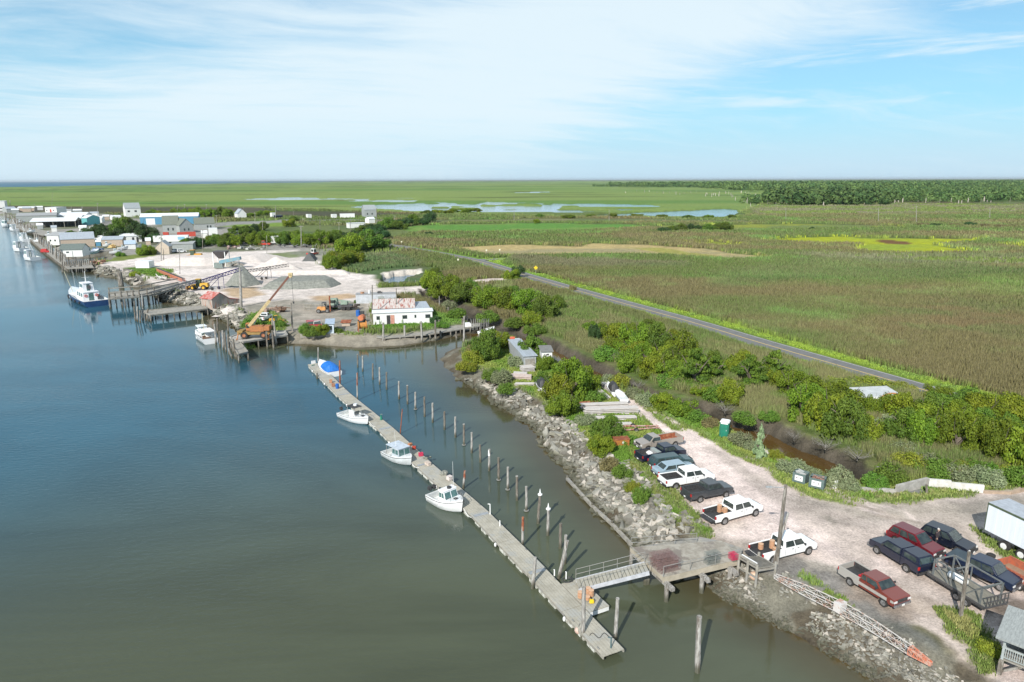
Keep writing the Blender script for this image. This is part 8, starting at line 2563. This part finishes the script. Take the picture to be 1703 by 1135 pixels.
for x in (-.6, .6):
 for s in (-.6, .6):
  w = link('wheel', wheel_mesh(.33)[0], r)
  w.location = (x, s, .33)
r = thing('orange_winch', 'rusty orange winch on the bank between the shed and the boardwalk', 'winch', P(603, 551, G), R(20))
MB().cyl((-.8, 0, 1.3), (.8, 0, 1.3), .7, .7, 14).build('drum', mat('winch_orange', (.5, .22, .05), .8), r)
for s in (-.9, .9):
 MB().cyl((s - .05, 0, 1.3), (s + .05, 0, 1.3), 1.1, 1.1, 14).build('flange', mat('winch_orange', (.5, .22, .05)), r)
MB().bar((-1, -.9, 0), (-.9, 0, 1.3), .14).bar((-1, .9, 0), (-.9, 0, 1.3), .14).bar((1, -.9, 0), (.9, 0, 1.3), .14).bar((1, .9, 0), (.9, 0, 1.3), .14).build('stand', RUST, r)
vehicle('pickup', (509, 541), (511, 552), pm('old_red', (.42, .03, .03)), 'left of two old red trucks facing the water by the pale shed', 'old_truck', 'truck', cabl=1.7)
vehicle('pickup', (520, 541), (522, 552), pm('old_red2', (.45, .03, .035)), 'right of two old red trucks facing the water by the pale shed', 'old_truck', 'truck', cabl=1.7, roofc=pm('cream', (.5, .48, .42)))
vehicle('pickup', (443, 535), (451, 531), WHT, 'white old truck in the weeds right of the crane boom', 'old_truck', 'truck', cabl=1.7)
loader(459, 537, R(20), .55, 'small yellow machine in the weeds behind the crane')
vehicle('suv', (299, 421), (307, 420.5), WHT, 'white car in front of the low grey metal shed', 'parked_car', 'car')
vehicle('pickup', (289, 421), (294, 420.5), WHT, 'white van left of the white car near the tan hut', 'parked_van', 'van')
vehicle('pickup', (446, 409), (432, 409), pm('truck_red', (.5, .06, .04)), 'red truck in front of the tree belt left of the white box', 'old_truck', 'truck', L=8, cabl=2.2, H=2.6)
vehicle('pickup', (516, 426), (530, 424), pm('dump_red', (.5, .08, .07)), 'red and white dump truck beside the dark heap', 'dump_truck', 'truck', H=3, cabl=2, roofc=WHT)

# conveyors
def conveyor(a, za, b_, zb_, label, m, w=1.0, legs=True):
 A, Bq = P(*a, za), P(*b_, zb_)
 r = thing('conveyor', label, 'conveyor', (A.x, A.y, 0))
 o_ = Vector((A.x, A.y, 0))
 A, Bq = A - o_, Bq - o_
 d = (Bq - A)
 s = Vector((-d.y, d.x, 0)).normalized() * w / 2
 fr = MB()
 n = max(4, int(d.length / 1.6))
 for sd in (-1, 1):
  fr.bar(A + s * sd, Bq + s * sd, .14, .14).bar(A + s * sd - Vector((0, 0, .9)), Bq + s * sd - Vector((0, 0, .9)), .12)
  for k in range(n):
   p, q = A.lerp(Bq, k / n) + s * sd, A.lerp(Bq, (k + 1) / n) + s * sd
   fr.bar(p, q - Vector((0, 0, .9)), .08).bar(q, q - Vector((0, 0, .9)), .07)
 fr.build('truss', m, r)
 MB().bar(A + Vector((0, 0, .1)), Bq + Vector((0, 0, .1)), w * .8, .06).build('belt', BLACK, r)
 if legs:
  m2 = A.lerp(Bq, .62)
  for sd in (-1, 1):
   MB().bar(m2 + s * sd * 1.5, Vector((A.lerp(Bq, .35).x, A.lerp(Bq, .35).y, G + .5)) + s * sd * 1.5, .12).bar(m2 + s * sd * 1.5, Vector((m2.x, m2.y, G + .5)) + s * sd * 1.5, .12).build('support_leg', m, r)
   p = A.lerp(Bq, .5)
   MB().cyl(Vector((p.x, p.y, G + .5)) + s * sd * 1.6, Vector((p.x, p.y, G + .5)) + s * sd * 2.2, .5, .5, 12).build('wheel', TYRE, r)
 return r


conveyor((316, 472), 2.9, (399, 446), 9.5, 'purple blue conveyor rising to the right behind the yellow loader', mat('conveyor_purple', (.05, .045, .15), .6, (.08, .07, .16), 2), 1.3)
conveyor((399, 451), 4.0, (478, 439.5), 8.0, 'grey conveyor rising to the right over the white shell cone', DARKM, 1.0)
conveyor((250, 487), 4.0, (325, 466), 5.0, 'long grey loading conveyor running from the tug wharf to the yard', mat('conveyor_grey', (.28, .28, .26), .8), 1.4)
conveyor((262, 447), 2.8, (305, 464), 4.0, 'orange conveyor lying beside the grass of the yard', mat('conveyor_orange', (.6, .22, .13), .7), 1.0)
r = thing('hopper', 'dark steel hopper on legs beside the blue screening machine', 'hopper', P(*Z2(272, 600), G))
MB().loft([[(-.8, -.8, 3.2), (.8, -.8, 3.2), (.8, .8, 3.2), (-.8, .8, 3.2)], [(-2.6, -2.4, 6.2), (2.6, -2.4, 6.2), (2.6, 2.4, 6.2), (-2.6, 2.4, 6.2)]]).build('bin', mat('hopper_dark', (.09, .08, .08), .7), r)
mb = MB()
for sx in (-2.4, 2.4):
 for sy in (-2.2, 2.2):
  mb.bar((sx, sy, 0), (sx, sy, 6), .25)
mb.build('leg', WHITE, r)
r = thing('screening_machine', 'blue green screening machine right of the dark hopper', 'machine', P(*Z2(330, 612), G), R(8))
MB().box((0, 0, 3.2), (8, 2.6, 1.2), M=Matrix.Rotation(R(-10), 3, 'Y')).build('deck', mat('screen_blue', (.12, .27, .34), .7, (.2, .27, .28), 1), r, bevel=.05)
mb = MB()
for x in (-3, 0, 3):
 for s in (-1, 1):
  mb.bar((x, s, 0), (x, s, 3), .2)
mb.bar((-3, -1, .4), (3, -1, 2.6), .15)
mb.build('leg', mat('screen_leg', (.25, .27, .26), .7), r)
MB().box((-4.6, 0, 1.2), (3, 2.2, 2)).build('engine_box', mat('screen_box', (.2, .24, .22), .8), r)

# scattered scrap and stores, each a heap of its own
SC = [(Z1(1480, 600), 6, 'rusting frame machinery behind the tan heap', (.25, .24, .2)), (Z2(310, 545), 7, 'brown scrap machinery at the near end of the white bank', (.3, .2, .12)), (Z2(345, 488), 8, 'scrap pile with red pieces, left part of the junk row', (.3, .2, .18)), (Z2(430, 490), 8, 'grey scrap pile, middle of the junk row', (.25, .25, .23)), (Z2(500, 490), 7, 'grey scrap pile right of the middle of the junk row', (.22, .22, .2)),
  (Z2(700, 478), 9, 'dark flat rack under the trees at the right junk row', (.1, .1, .1)), (Z2(830, 478), 8, 'dark flat rack right of the tall crossarm pole', (.12, .12, .11)), (Z2(560, 398), 6, 'pink and white scrap heap in the green belt', (.5, .35, .3)), (Z2(620, 895), 5, 'rusty scrap machinery behind the crane boom', (.2, .12, .08)), (Z2(1110, 880), 4, 'black rusty trailer wreck right of the green crane truck', (.08, .06, .05)),
  (Z1(640, 500), 5, 'mixed boatyard clutter under a blue tarp', (.12, .2, .35)), (Z1(740, 480), 5, 'orange boatyard clutter beside the tan building', (.5, .3, .1)), (Z1(1010, 440), 6, 'red and brown clutter in front of the white trailer', (.4, .12, .08)), (Z1(645, 585), 4, 'brown boxes with white sheet at the shell landing', (.25, .13, .08)), (Z1(1050, 690), 4, 'white and brown crates at the shore end of the conveyor', (.5, .45, .4)), (Z1(210, 285), 10, 'reddish boat wreck beside the grey roofed building', (.35, .2, .16)), (Z2(25, 420), 6, 'clutter beside the long white trailer end', (.4, .38, .36))]
for i, ((x, y), w, lab, c) in enumerate(SC):
 g_ = random.Random(i)
 m_ = mat('scrap_mat%d' % i, c, .9, tuple(k * .5 for k in c), 1.5)
 m2_ = mat('scrap_alt%d' % i, tuple(min(.7, k * 1.4 + .1) for k in c), .9)
 r = thing('scrap_pile', lab, 'scrap', P(x, y, G), 0)
 for mm, nn in ((m_, 'frame_piece'), (m2_, 'sheet_piece')):
  mb = MB()
  for k in range(9):
   q = (g_.uniform(-w / 2, w / 2), g_.uniform(-1.5, 1.5), g_.uniform(.3, 1.4))
   if k % 2:
    mb.box(q, (g_.uniform(.6, 2), g_.uniform(.5, 1.4), g_.uniform(.3, 1.1)), g_.random() * 3)
   else:
    mb.bar(q, (q[0] + g_.uniform(-2.5, 2.5), q[1] + g_.uniform(-.8, .8), g_.uniform(.3, 2.2)), .18)
  mb.build(nn, mm, r)

# ---------------- wharves ----------------
def wharf(px, z, label, m=WOOD, name='wharf', pilepx=(), th=.25, edge=True, ph=.5):
 pts = [P(x, y, z) for x, y in px]
 r = thing(name, label, 'wharf', (pts[0].x, pts[0].y, 0))
 o_ = Vector((pts[0].x, pts[0].y, 0))
 q = [(p - o_) for p in pts]
 MB().prism([(p.x, p.y) for p in q], z - th, z).build('deck', m, r)
 n = len(q)
 for i in range(n):
  a, b_ = q[i], q[(i + 1) % n]
  k = max(1, int((b_ - a).length / 2.6))
  for j in range(k):
   c = a.lerp(b_, j / k)
   MB().cyl((c.x, c.y, -1.6), (c.x, c.y, z - th), .16, .15, 7).build('pile', WOODD, r)
 if edge:
  mb = MB()
  for i in range(n):
   mb.bar(q[i] + Vector((0, 0, .1)), q[(i + 1) % n] + Vector((0, 0, .1)), .22, .2)
  mb.build('kerb', m, r)
 return r


wharf([(382, 562), (404, 569), (478, 558), (474, 551), (400, 555)], 2.0, 'concrete topped timber wharf carrying the orange mobile crane', mat('wharf_top', (.42, .40, .36), .9, (.33, .31, .28), 1))
wharf([(381, 566), (400, 571), (412, 586), (396, 590)], 1.8, 'narrow broken timber walkway in front of the crane wharf', name='walkway')
wharf([(236, 518), (337, 508), (345, 514), (250, 525)], 2.0, 'old timber jetty leading to the rusty boathouse', name='jetty')
wharf([(626, 556), (700, 549), (772, 540), (800, 537), (798, 542), (715, 556), (640, 562), (626, 561)], 1.5, 'weathered boardwalk along the bank in front of the office trailer', name='boardwalk', edge=False)
wharf([(181, 489), (181, 498), (232, 494), (262, 489), (300, 476), (296, 470), (235, 484)], 3.0, 'high timber loading wharf beside the blue tug', name='loading_wharf', edge=True)
wharf([(60, 396), (76, 408), (100, 428), (112, 441), (150, 436), (156, 445), (112, 447), (92, 432), (66, 412), (50, 398)], 1.9, 'long timber wharf along the village waterfront', name='village_wharf', edge=False)
wharf([(15, 366), (50, 378), (75, 384), (130, 380), (135, 386), (72, 392), (40, 384), (12, 370)], 1.9, 'timber wharf in front of the open white roofed shed', name='village_wharf', edge=False)
# timber frames on the loading wharf
lw = thing('wharf_gantry', 'tall weathered timber frame standing over the loading wharf', 'frame', P(183, 500, 0))
o_ = lw.location
for lvl in (3.4, 4.6):
 mb = MB()
 for a, b_ in (((182, 497), (232, 493)), ((182, 489), (232, 485)), ((232, 493), (268, 487)), ((232, 485), (296, 472))):
  mb.bar(P(*a, 3.0) - o_ + Vector((0, 0, lvl - 3)), P(*b_, 3.0) - o_ + Vector((0, 0, lvl - 3)), .25, .3)
 mb.build('rail_beam', WOOD, lw)
for x, y in ((182, 497), (192, 496), (202, 495.5), (212, 495), (222, 494), (232, 493), (245, 491), (257, 489), (182, 489), (200, 487.5), (218, 486), (236, 484), (252, 482)):
 p = P(x, y, 3.0) - o_
 MB().cyl((p.x, p.y, -1), (p.x, p.y, 4.9), .2, .18, 7).build('post', WOODD, lw)
tag(MB().cyl((0, 0, -1), (0, 0, 5.2), .9, .7, 10).build('dolphin_pile', WOODD, loc=P(202, 478, 0)), 'thick dark pile cluster in the inlet behind the loading wharf', 'piling')
# piles around the wharves
PP = [(Z4(795, 640), Z4(795, 480), 'first tall grey pile along the boardwalk from the left'), (Z4(957, 625), Z4(953, 500), 'second tall pile along the boardwalk from the left'), (Z4(1085, 630), Z4(1075, 470), 'third tall pile along the boardwalk from the left'), (Z4(1183, 615), Z4(1183, 460), 'fourth pile along the boardwalk, left of the leaning one'), (Z4(1195, 545), Z4(1212, 458), 'leaning pile just right of the fourth boardwalk pile'), (Z4(1395, 635), Z4(1398, 430), 'tallest pile at the right end of the boardwalk'), (Z4(1340, 610), Z4(1338, 545), 'short pile near the right end of the boardwalk'), (Z4(1220, 600), Z4(1220, 540), 'short pile in the middle of the boardwalk'),
  (Z4(440, 618), Z4(442, 570), 'dark post in the beach bulkhead left'), (Z4(630, 605), Z4(632, 550), 'dark post in the beach bulkhead right'), (Z4(1384, 540), Z4(1384, 450), 'dark pile beside the wrecked skiff')]
for a, b_, lab in PP:
 pile(*a, *b_, lab, None, .22, WOODG if 'grey' in lab or 'tall' in lab else WOODD)
cw_ = [(Z3(905, 815), Z3(890, 620)), (Z3(920, 700), Z3(915, 565)), (Z3(945, 830), Z3(935, 690)), (Z3(975, 865), Z3(965, 680)), (Z3(1000, 885), Z3(985, 700)), (Z3(1030, 905), Z3(1015, 720)), (Z3(1060, 945), Z3(1020, 850)), (Z3(1090, 950), Z3(1065, 760)), (Z3(1130, 940), Z3(1095, 860)), (Z3(1180, 925), Z3(1175, 870)), (Z3(1390, 855), Z3(1380, 690)), (Z3(1450, 865), Z3(1435, 680)), (Z3(1475, 830), Z3(1450, 590)), (Z3(1020, 700), Z3(1015, 530)), (Z3(1160, 850), Z3(1150, 740))]
for i, (a, b_) in enumerate(cw_):
 pile(*a, *b_, 'weathered pile, %s of the group around the crane wharf' % ordn(i), 'piles around the crane wharf', .2, WOODG if i % 3 == 0 else WOODD)
for i, (a, b_) in enumerate([(Z3(145, 590), Z3(130, 455)), (Z3(165, 600), Z3(160, 455)), (Z3(190, 610), Z3(185, 490)), (Z3(215, 590), Z3(212, 470)), (Z3(245, 590), Z3(262, 475)), (Z3(280, 590), Z3(278, 530)), (Z3(305, 585), Z3(303, 530)), (Z3(435, 560), Z3(432, 520)), (Z3(560, 545), Z3(560, 500)), (Z3(215, 480), Z3(205, 340)), (Z3(165, 450), Z3(160, 340)), (Z3(115, 440), Z3(112, 330))]):
 pile(*a, *b_, 'old grey pile, %s of the group about the old jetty end' % ordn(i), 'piles about the old jetty', .2, WOODG if i % 2 else WOODD)
for i in range(34):
 f = i / 33
 x = 58 + 52 * f + random.uniform(-2, 2)
 y = 398 + 47 * f + random.uniform(-2, 1)
 pile(x, y + 5, x - .5, y - 12 - 8 * f, 'tall grey pile in the ragged row along the village waterfront', 'piles along the village waterfront', .28, WOODG if i % 2 else WOODD)
for i in range(16):
 f = i / 15
 x = 104 + 52 * f
 pile(x, 452 - 6 * f + random.uniform(-1, 3), x - .5, 436 - 4 * f, 'short pile under the village wharf beside the shed on piles', 'piles beside the shed on piles', .26, WOODD)
for i in range(16):
 f = i / 15
 x = 8 + 50 * f + random.uniform(-2, 2)
 pile(x, 366 + 26 * f, x, 353 + 24 * f, 'distant pile along the far waterfront', 'piles along the far waterfront', .35, WOODD)
for i, (x, yb, yt) in enumerate([(731, 523, 493), (707, 506, 494), (745, 527, 511), (755, 530, 516), (765, 533, 520), (690, 497, 484), (777, 536, 524), (718, 514, 502), (680, 478, 464), (691, 480, 466), (620, 488, 480), (672, 490, 478), (850, 575, 560), (918, 556, 545), (926, 562, 552), (935, 568, 558), (942, 572, 563)]):
 pile(x, yb, x + random.uniform(-.5, .5), yt, 'thin grey stake, %s of the old fence line by the upper creek' % ordn(i), 'stakes by the upper creek', .12, WOODG, zb=.4)
# beach bulkhead
wall_run([(500, 562), (560, 561), (628, 559)], .9, .35, WOOD, 'beach_bulkhead', 'low grey timber bulkhead behind the small beach', 'bulkhead', z=1.0)
# wrecked skiff with hoops
b2, _, _, _ = boat((800, 551), (822, 545), 'derelict white skiff grounded at the creek mouth', B=2.4, fb=.7, style='none', motors=0, name='derelict_skiff')
r = thing('hoop_frame', 'tangle of grey metal hoops over the derelict white skiff', 'frame', P(795, 549, .6))
mb = MB()
for k in range(9):
 a0 = random.uniform(-.5, .5)
 mb.tube([Vector((-1.5 + k * .5 + a0 * math.sin(t_ * 1.5), 2.0 * math.cos(t_), .4 + 2.3 * math.sin(t_))) for t_ in [math.pi * j / 8 for j in range(9)]], .05, 5)
mb.build('hoop', STEEL, r)
MB().box((-2.6, .5, .8), (1.6, 2, 1.5), .3).build('white_box', WHITE, r, bevel=.05)

# ---------------- larger boats ----------------
HB = mat('tug_blue', (0.018, 0.06, 0.17), .4, (.014, .045, .13), 1, coat=.4)
bt, L_, house, (hb, sh) = boat((162, 505), (121, 487), 'blue hulled white tug boat moored beside the high timber wharf', B=7.2, fb=1.7, style='tug', name='tug_boat', hullm=HB, cat='tug boat')
TW = mat('tug_white', (.78, .79, .8), .4, (.68, .69, .7), 1)
house(L_ * .20, L_ * .50, 2.3, 1.0, 3.6, rake=.3, m=TW, nm='deckhouse', side_n=3)
house(L_ * .28, L_ * .44, 1.5, 3.65, 6.0, rake=.3, m=TW, nm='wheelhouse', side_n=1)
MB().box((L_ * .1, 0, 1.15), (2.6, 5.4, .2)).build('aft_deck', TW, bt)
for s in (-1.4, 1.4):
 rg = MB()
 pts = [Vector((L_ * .20 - .08, s + .35 * math.cos(t_), 2.6 + .35 * math.sin(t_))) for t_ in [2 * math.pi * k / 10 for k in range(11)]]
 rg.tube(pts, .09, 5)
 rg.build('life_ring', mat('ring_red', (.6, .08, .04), .6), bt)
MB().box((L_ * .20 - .03, -1.9, 2.0), (.08, .7, 1.5)).box((L_ * .275, -.2, 4.8), (.1, .9, 1.1)).build('door', DARKM, bt)
MB().cyl((L_ * .34, 0, 6), (L_ * .34, 0, 9.5), .1, .06, 6).bar((L_ * .34, -1, 7.6), (L_ * .34, 1, 7.6), .06).bar((L_ * .38, 0, 6), (L_ * .34, 0, 8.6), .06).build('mast', WHITE, bt)
MB().cyl((L_ * .72, 1.5, 2), (L_ * .8, 2.6, 8.5), .09, .06, 6).build('derrick', mat('derrick_tan', (.5, .46, .3), .7), bt)
MB().cyl((L_ * .5, 2.0, 2), (L_ * .5, 2.0, 9), .03, .02, 5).build('antenna', WHITE, bt)
MB().cyl((L_ * .65, -.6, 1.9), (L_ * .65, .6, 1.9), .7, .7, 12).build('deck_winch', mat('winch_tan', (.55, .33, .1), .7), bt)
for k in range(5):
 for s in (-1, 1):
  MB().cyl((L_ * (.15 + k * .15), s * hb(.15 + k * .15) * 1.02, 1.0), (L_ * (.15 + k * .15), s * (hb(.15 + k * .15) * 1.02 + .25), 1.0), .4, .4, 10).build('tyre_fender', TYRE, bt)
bt, L_, house, (hb, sh) = boat((350, 566), (329, 552), 'white fishing boat with a tan derrick tied up left of the crane wharf', B=3.4, fb=1.2, style='work', name='fishing_boat', cat='fishing boat', motors=0)
house(L_ * .55, L_ * .78, 1.1, .9, 3.0, rake=.2, side_n=1)
MB().cyl((L_ * .45, 0, .6), (L_ * .45, 0, 6.4), .08, .05, 6).cyl((L_ * .45, 0, 6.2), (L_ * .85, -.6, 2.2), .07, .05, 6).build('derrick', mat('derrick_tan', (.5, .4, .26), .7), bt)
MB().box((L_ * .3, 0, 2.6), (L_ * .42, 2.9, .08)).build('canopy', WHITE, bt)
mb = MB()
for x in (.12, .3, .5):
 for s in (-1, 1):
  mb.cyl((L_ * x, s * 1.4, 1.0), (L_ * x, s * 1.4, 2.6), .05, .05, 6)
mb.build('canopy_post', WHITE, bt)
tag(MB().box((0, 0, .3), (1.2, 1.4, .7)).box((.9, .5, .4), (.6, .7, 1.0), .3).box((-.3, -.9, .2), (.8, .3, .5)).build('deck_gear', mat('gear_brown', (.2, .12, .08), .8), bt, loc=(L_ * .25, 0, .35)))
for stn, bw, B_, lab, fbv in [(Z1(160, 492), Z1(95, 487), 5.6, 'white trawler moored off the village, left of two moored together', 1.9), (Z1(232, 550), Z1(165, 543), 5.0, 'white work boat moored nearest the village wharf', 1.6), (Z1(180, 432), Z1(140, 425), 5.0, 'white boat moored just behind the white trawler', 1.9), (Z1(60, 335), Z1(10, 338), 6, 'blue grey boat at the far left docks', 2.0), (Z1(110, 362), Z1(70, 358), 5, 'small boat moored below the far left docks', 1.4)]:
 bt, L_, house, (hb, sh) = boat(stn, bw, lab, B=B_, fb=fbv, style='work', name='work_boat', motors=0, cat='work boat')
 house(L_ * .45, L_ * .75, B_ * .33, fbv * .8, fbv + 3.2, rake=.4, side_n=2)
 MB().cyl((L_ * .45, 0, fbv), (L_ * .45, 0, fbv + 9), .12, .06, 6).bar((L_ * .45, 0, fbv + 7), (L_ * .1, 0, fbv + 3), .08).build('mast', WHITE, bt)
bt, L_, house, (hb, sh) = boat((140, 424), (166, 421), 'teal hulled boat in the slip right of the shed on piles', B=4.5, fb=1.9, style='work', name='teal_boat', hullm=mat('hull_teal', (.36, .52, .48), .5), motors=0, cat='boat')
house(L_ * .1, L_ * .35, 1.5, 1.3, 4.2, rake=.3)
for a, b_, lab in [((182, 424), (204, 423), 'white hull stored on the grass right of the slip'), ((196, 417), (214, 416), 'white boat stored behind the white hull on the grass'), (Z1(235, 445), Z1(270, 447), 'small white boat lying beside the red chairs'), (Z1(615, 432), Z1(690, 430), 'white cruiser stored beside the tan building')]:
 bt, L_, house, (hb, sh) = boat(a, b_, lab, B=2.8, fb=1.0, style='none', z=G, motors=0, name='stored_boat')
 bt.location.z = G + .45
 house(L_ * .35, L_ * .6, .9, .8, 2.2)
tag(MB().box((0, 0, .8), (3, 2.4, 1.6), taper=.8).box((1.8, -1.5, .4), (2, 2, .8)).build('red_net_drum', mat('net_red', (.5, .03, .03), .8, (.38, .03, .03), 3), loc=P(*Z1(290, 508), 1.95), rz=.3, bevel=.2), 'heap of bright red netting on the village wharf', 'netting')

# more of the village: small roofs, stored hulls and vans packed between the larger buildings
C_ = {'white': WWALL, 'grey': GREYW, 'tan': TAN, 'blue': BLUEW}
for i, (x, y, w, h, c, where) in enumerate([
 (20, 356, 12, 4, 'grey', 'behind the far left docks'), (38, 353, 14, 4, 'tan', 'behind the long grey roofed building'), (60, 350, 12, 3.5, 'white', 'left of the tall white box building'), (103, 357, 16, 4, 'white', 'right of the tall white box building'), (122, 356, 14, 3.5, 'grey', 'behind the white roofs of the village'), (150, 361, 14, 3.5, 'white', 'right behind the teal building'), (172, 366, 10, 3, 'tan', 'left of the dark tree clump'),
 (36, 366, 10, 3, 'white', 'at the edge of the far docks'), (62, 382, 10, 3, 'grey', 'on the wharf before the open shed'), (86, 386, 9, 3, 'white', 'beside the wharf before the open shed'), (132, 386, 12, 3, 'white', 'between the open shed and the blue roof'), (150, 388, 9, 3, 'grey', 'left of the dark trees behind the blue roof'), (168, 404, 7, 2.6, 'white', 'behind the tan building'), (222, 402, 9, 2.6, 'white', 'beneath the dark trees by the doorways'), (243, 408, 8, 2.6, 'tan', 'left of the tan gabled hut'), (248, 400, 7, 2.6, 'white', 'left end of the long white trailer'), (336, 396, 9, 3, 'white', 'beside the tall white box truck'),
 (92, 400, 7, 3, 'grey', 'beside the waterfront white building'), (160, 410, 8, 2.6, 'blue', 'among the stored boats')]):
 building((x, y), (x + w, y - .3), w * S(x, y) * .7, h, '%s shed %s' % (('small ' + c) if w < 11 else ('low ' + c), where), C_[c], (WROOF, GROOF, WROOF, mat('roof_mid', (.33, .34, .34), .8))[i % 4], 'gable', 1.2, name='village_shed', cat='shed')
for i, (x, y, lab) in enumerate([(75, 394, 'white boat on the wharf left of the blue grey roof'), (128, 392, 'white hull behind the blue grey roof'), (172, 412, 'small white boat between the tan building and slip'), (222, 414, 'white boat right of the little blue roofed shed'), (45, 388, 'small white boat by the waterfront wharf'), (28, 372, 'white boat at the far dock pilings')]):
 bt, L_, house, (hb, sh) = boat((x, y), (x + 14, y - .5), lab, B=3, fb=1.1, style='none', z=G, motors=0, name='stored_boat')
 bt.location.z = G + .45
 house(L_ * .3, L_ * .6, 1.0, .9, 2.6)

# ---------------- air ----------------
hzm = bpy.data.materials.new('hazy_air')
hzm.use_nodes = True
t = hzm.node_tree
t.nodes.remove(t.nodes['Principled BSDF'])
pv_ = N(t, 'ShaderNodeVolumePrincipled', {'Color': (0.88, 0.95, 1.0, 1), 'Density': 0.000026, 'Anisotropy': 0.3})
t.links.new(pv_.outputs[0], t.nodes['Material Output'].inputs['Volume'])
tag(MB().box((0, 29000, 34), (90000, 60000, 74)).build('haze', hzm), kind='stuff', label='thin pale summer haze over the distant marsh', cat='haze')
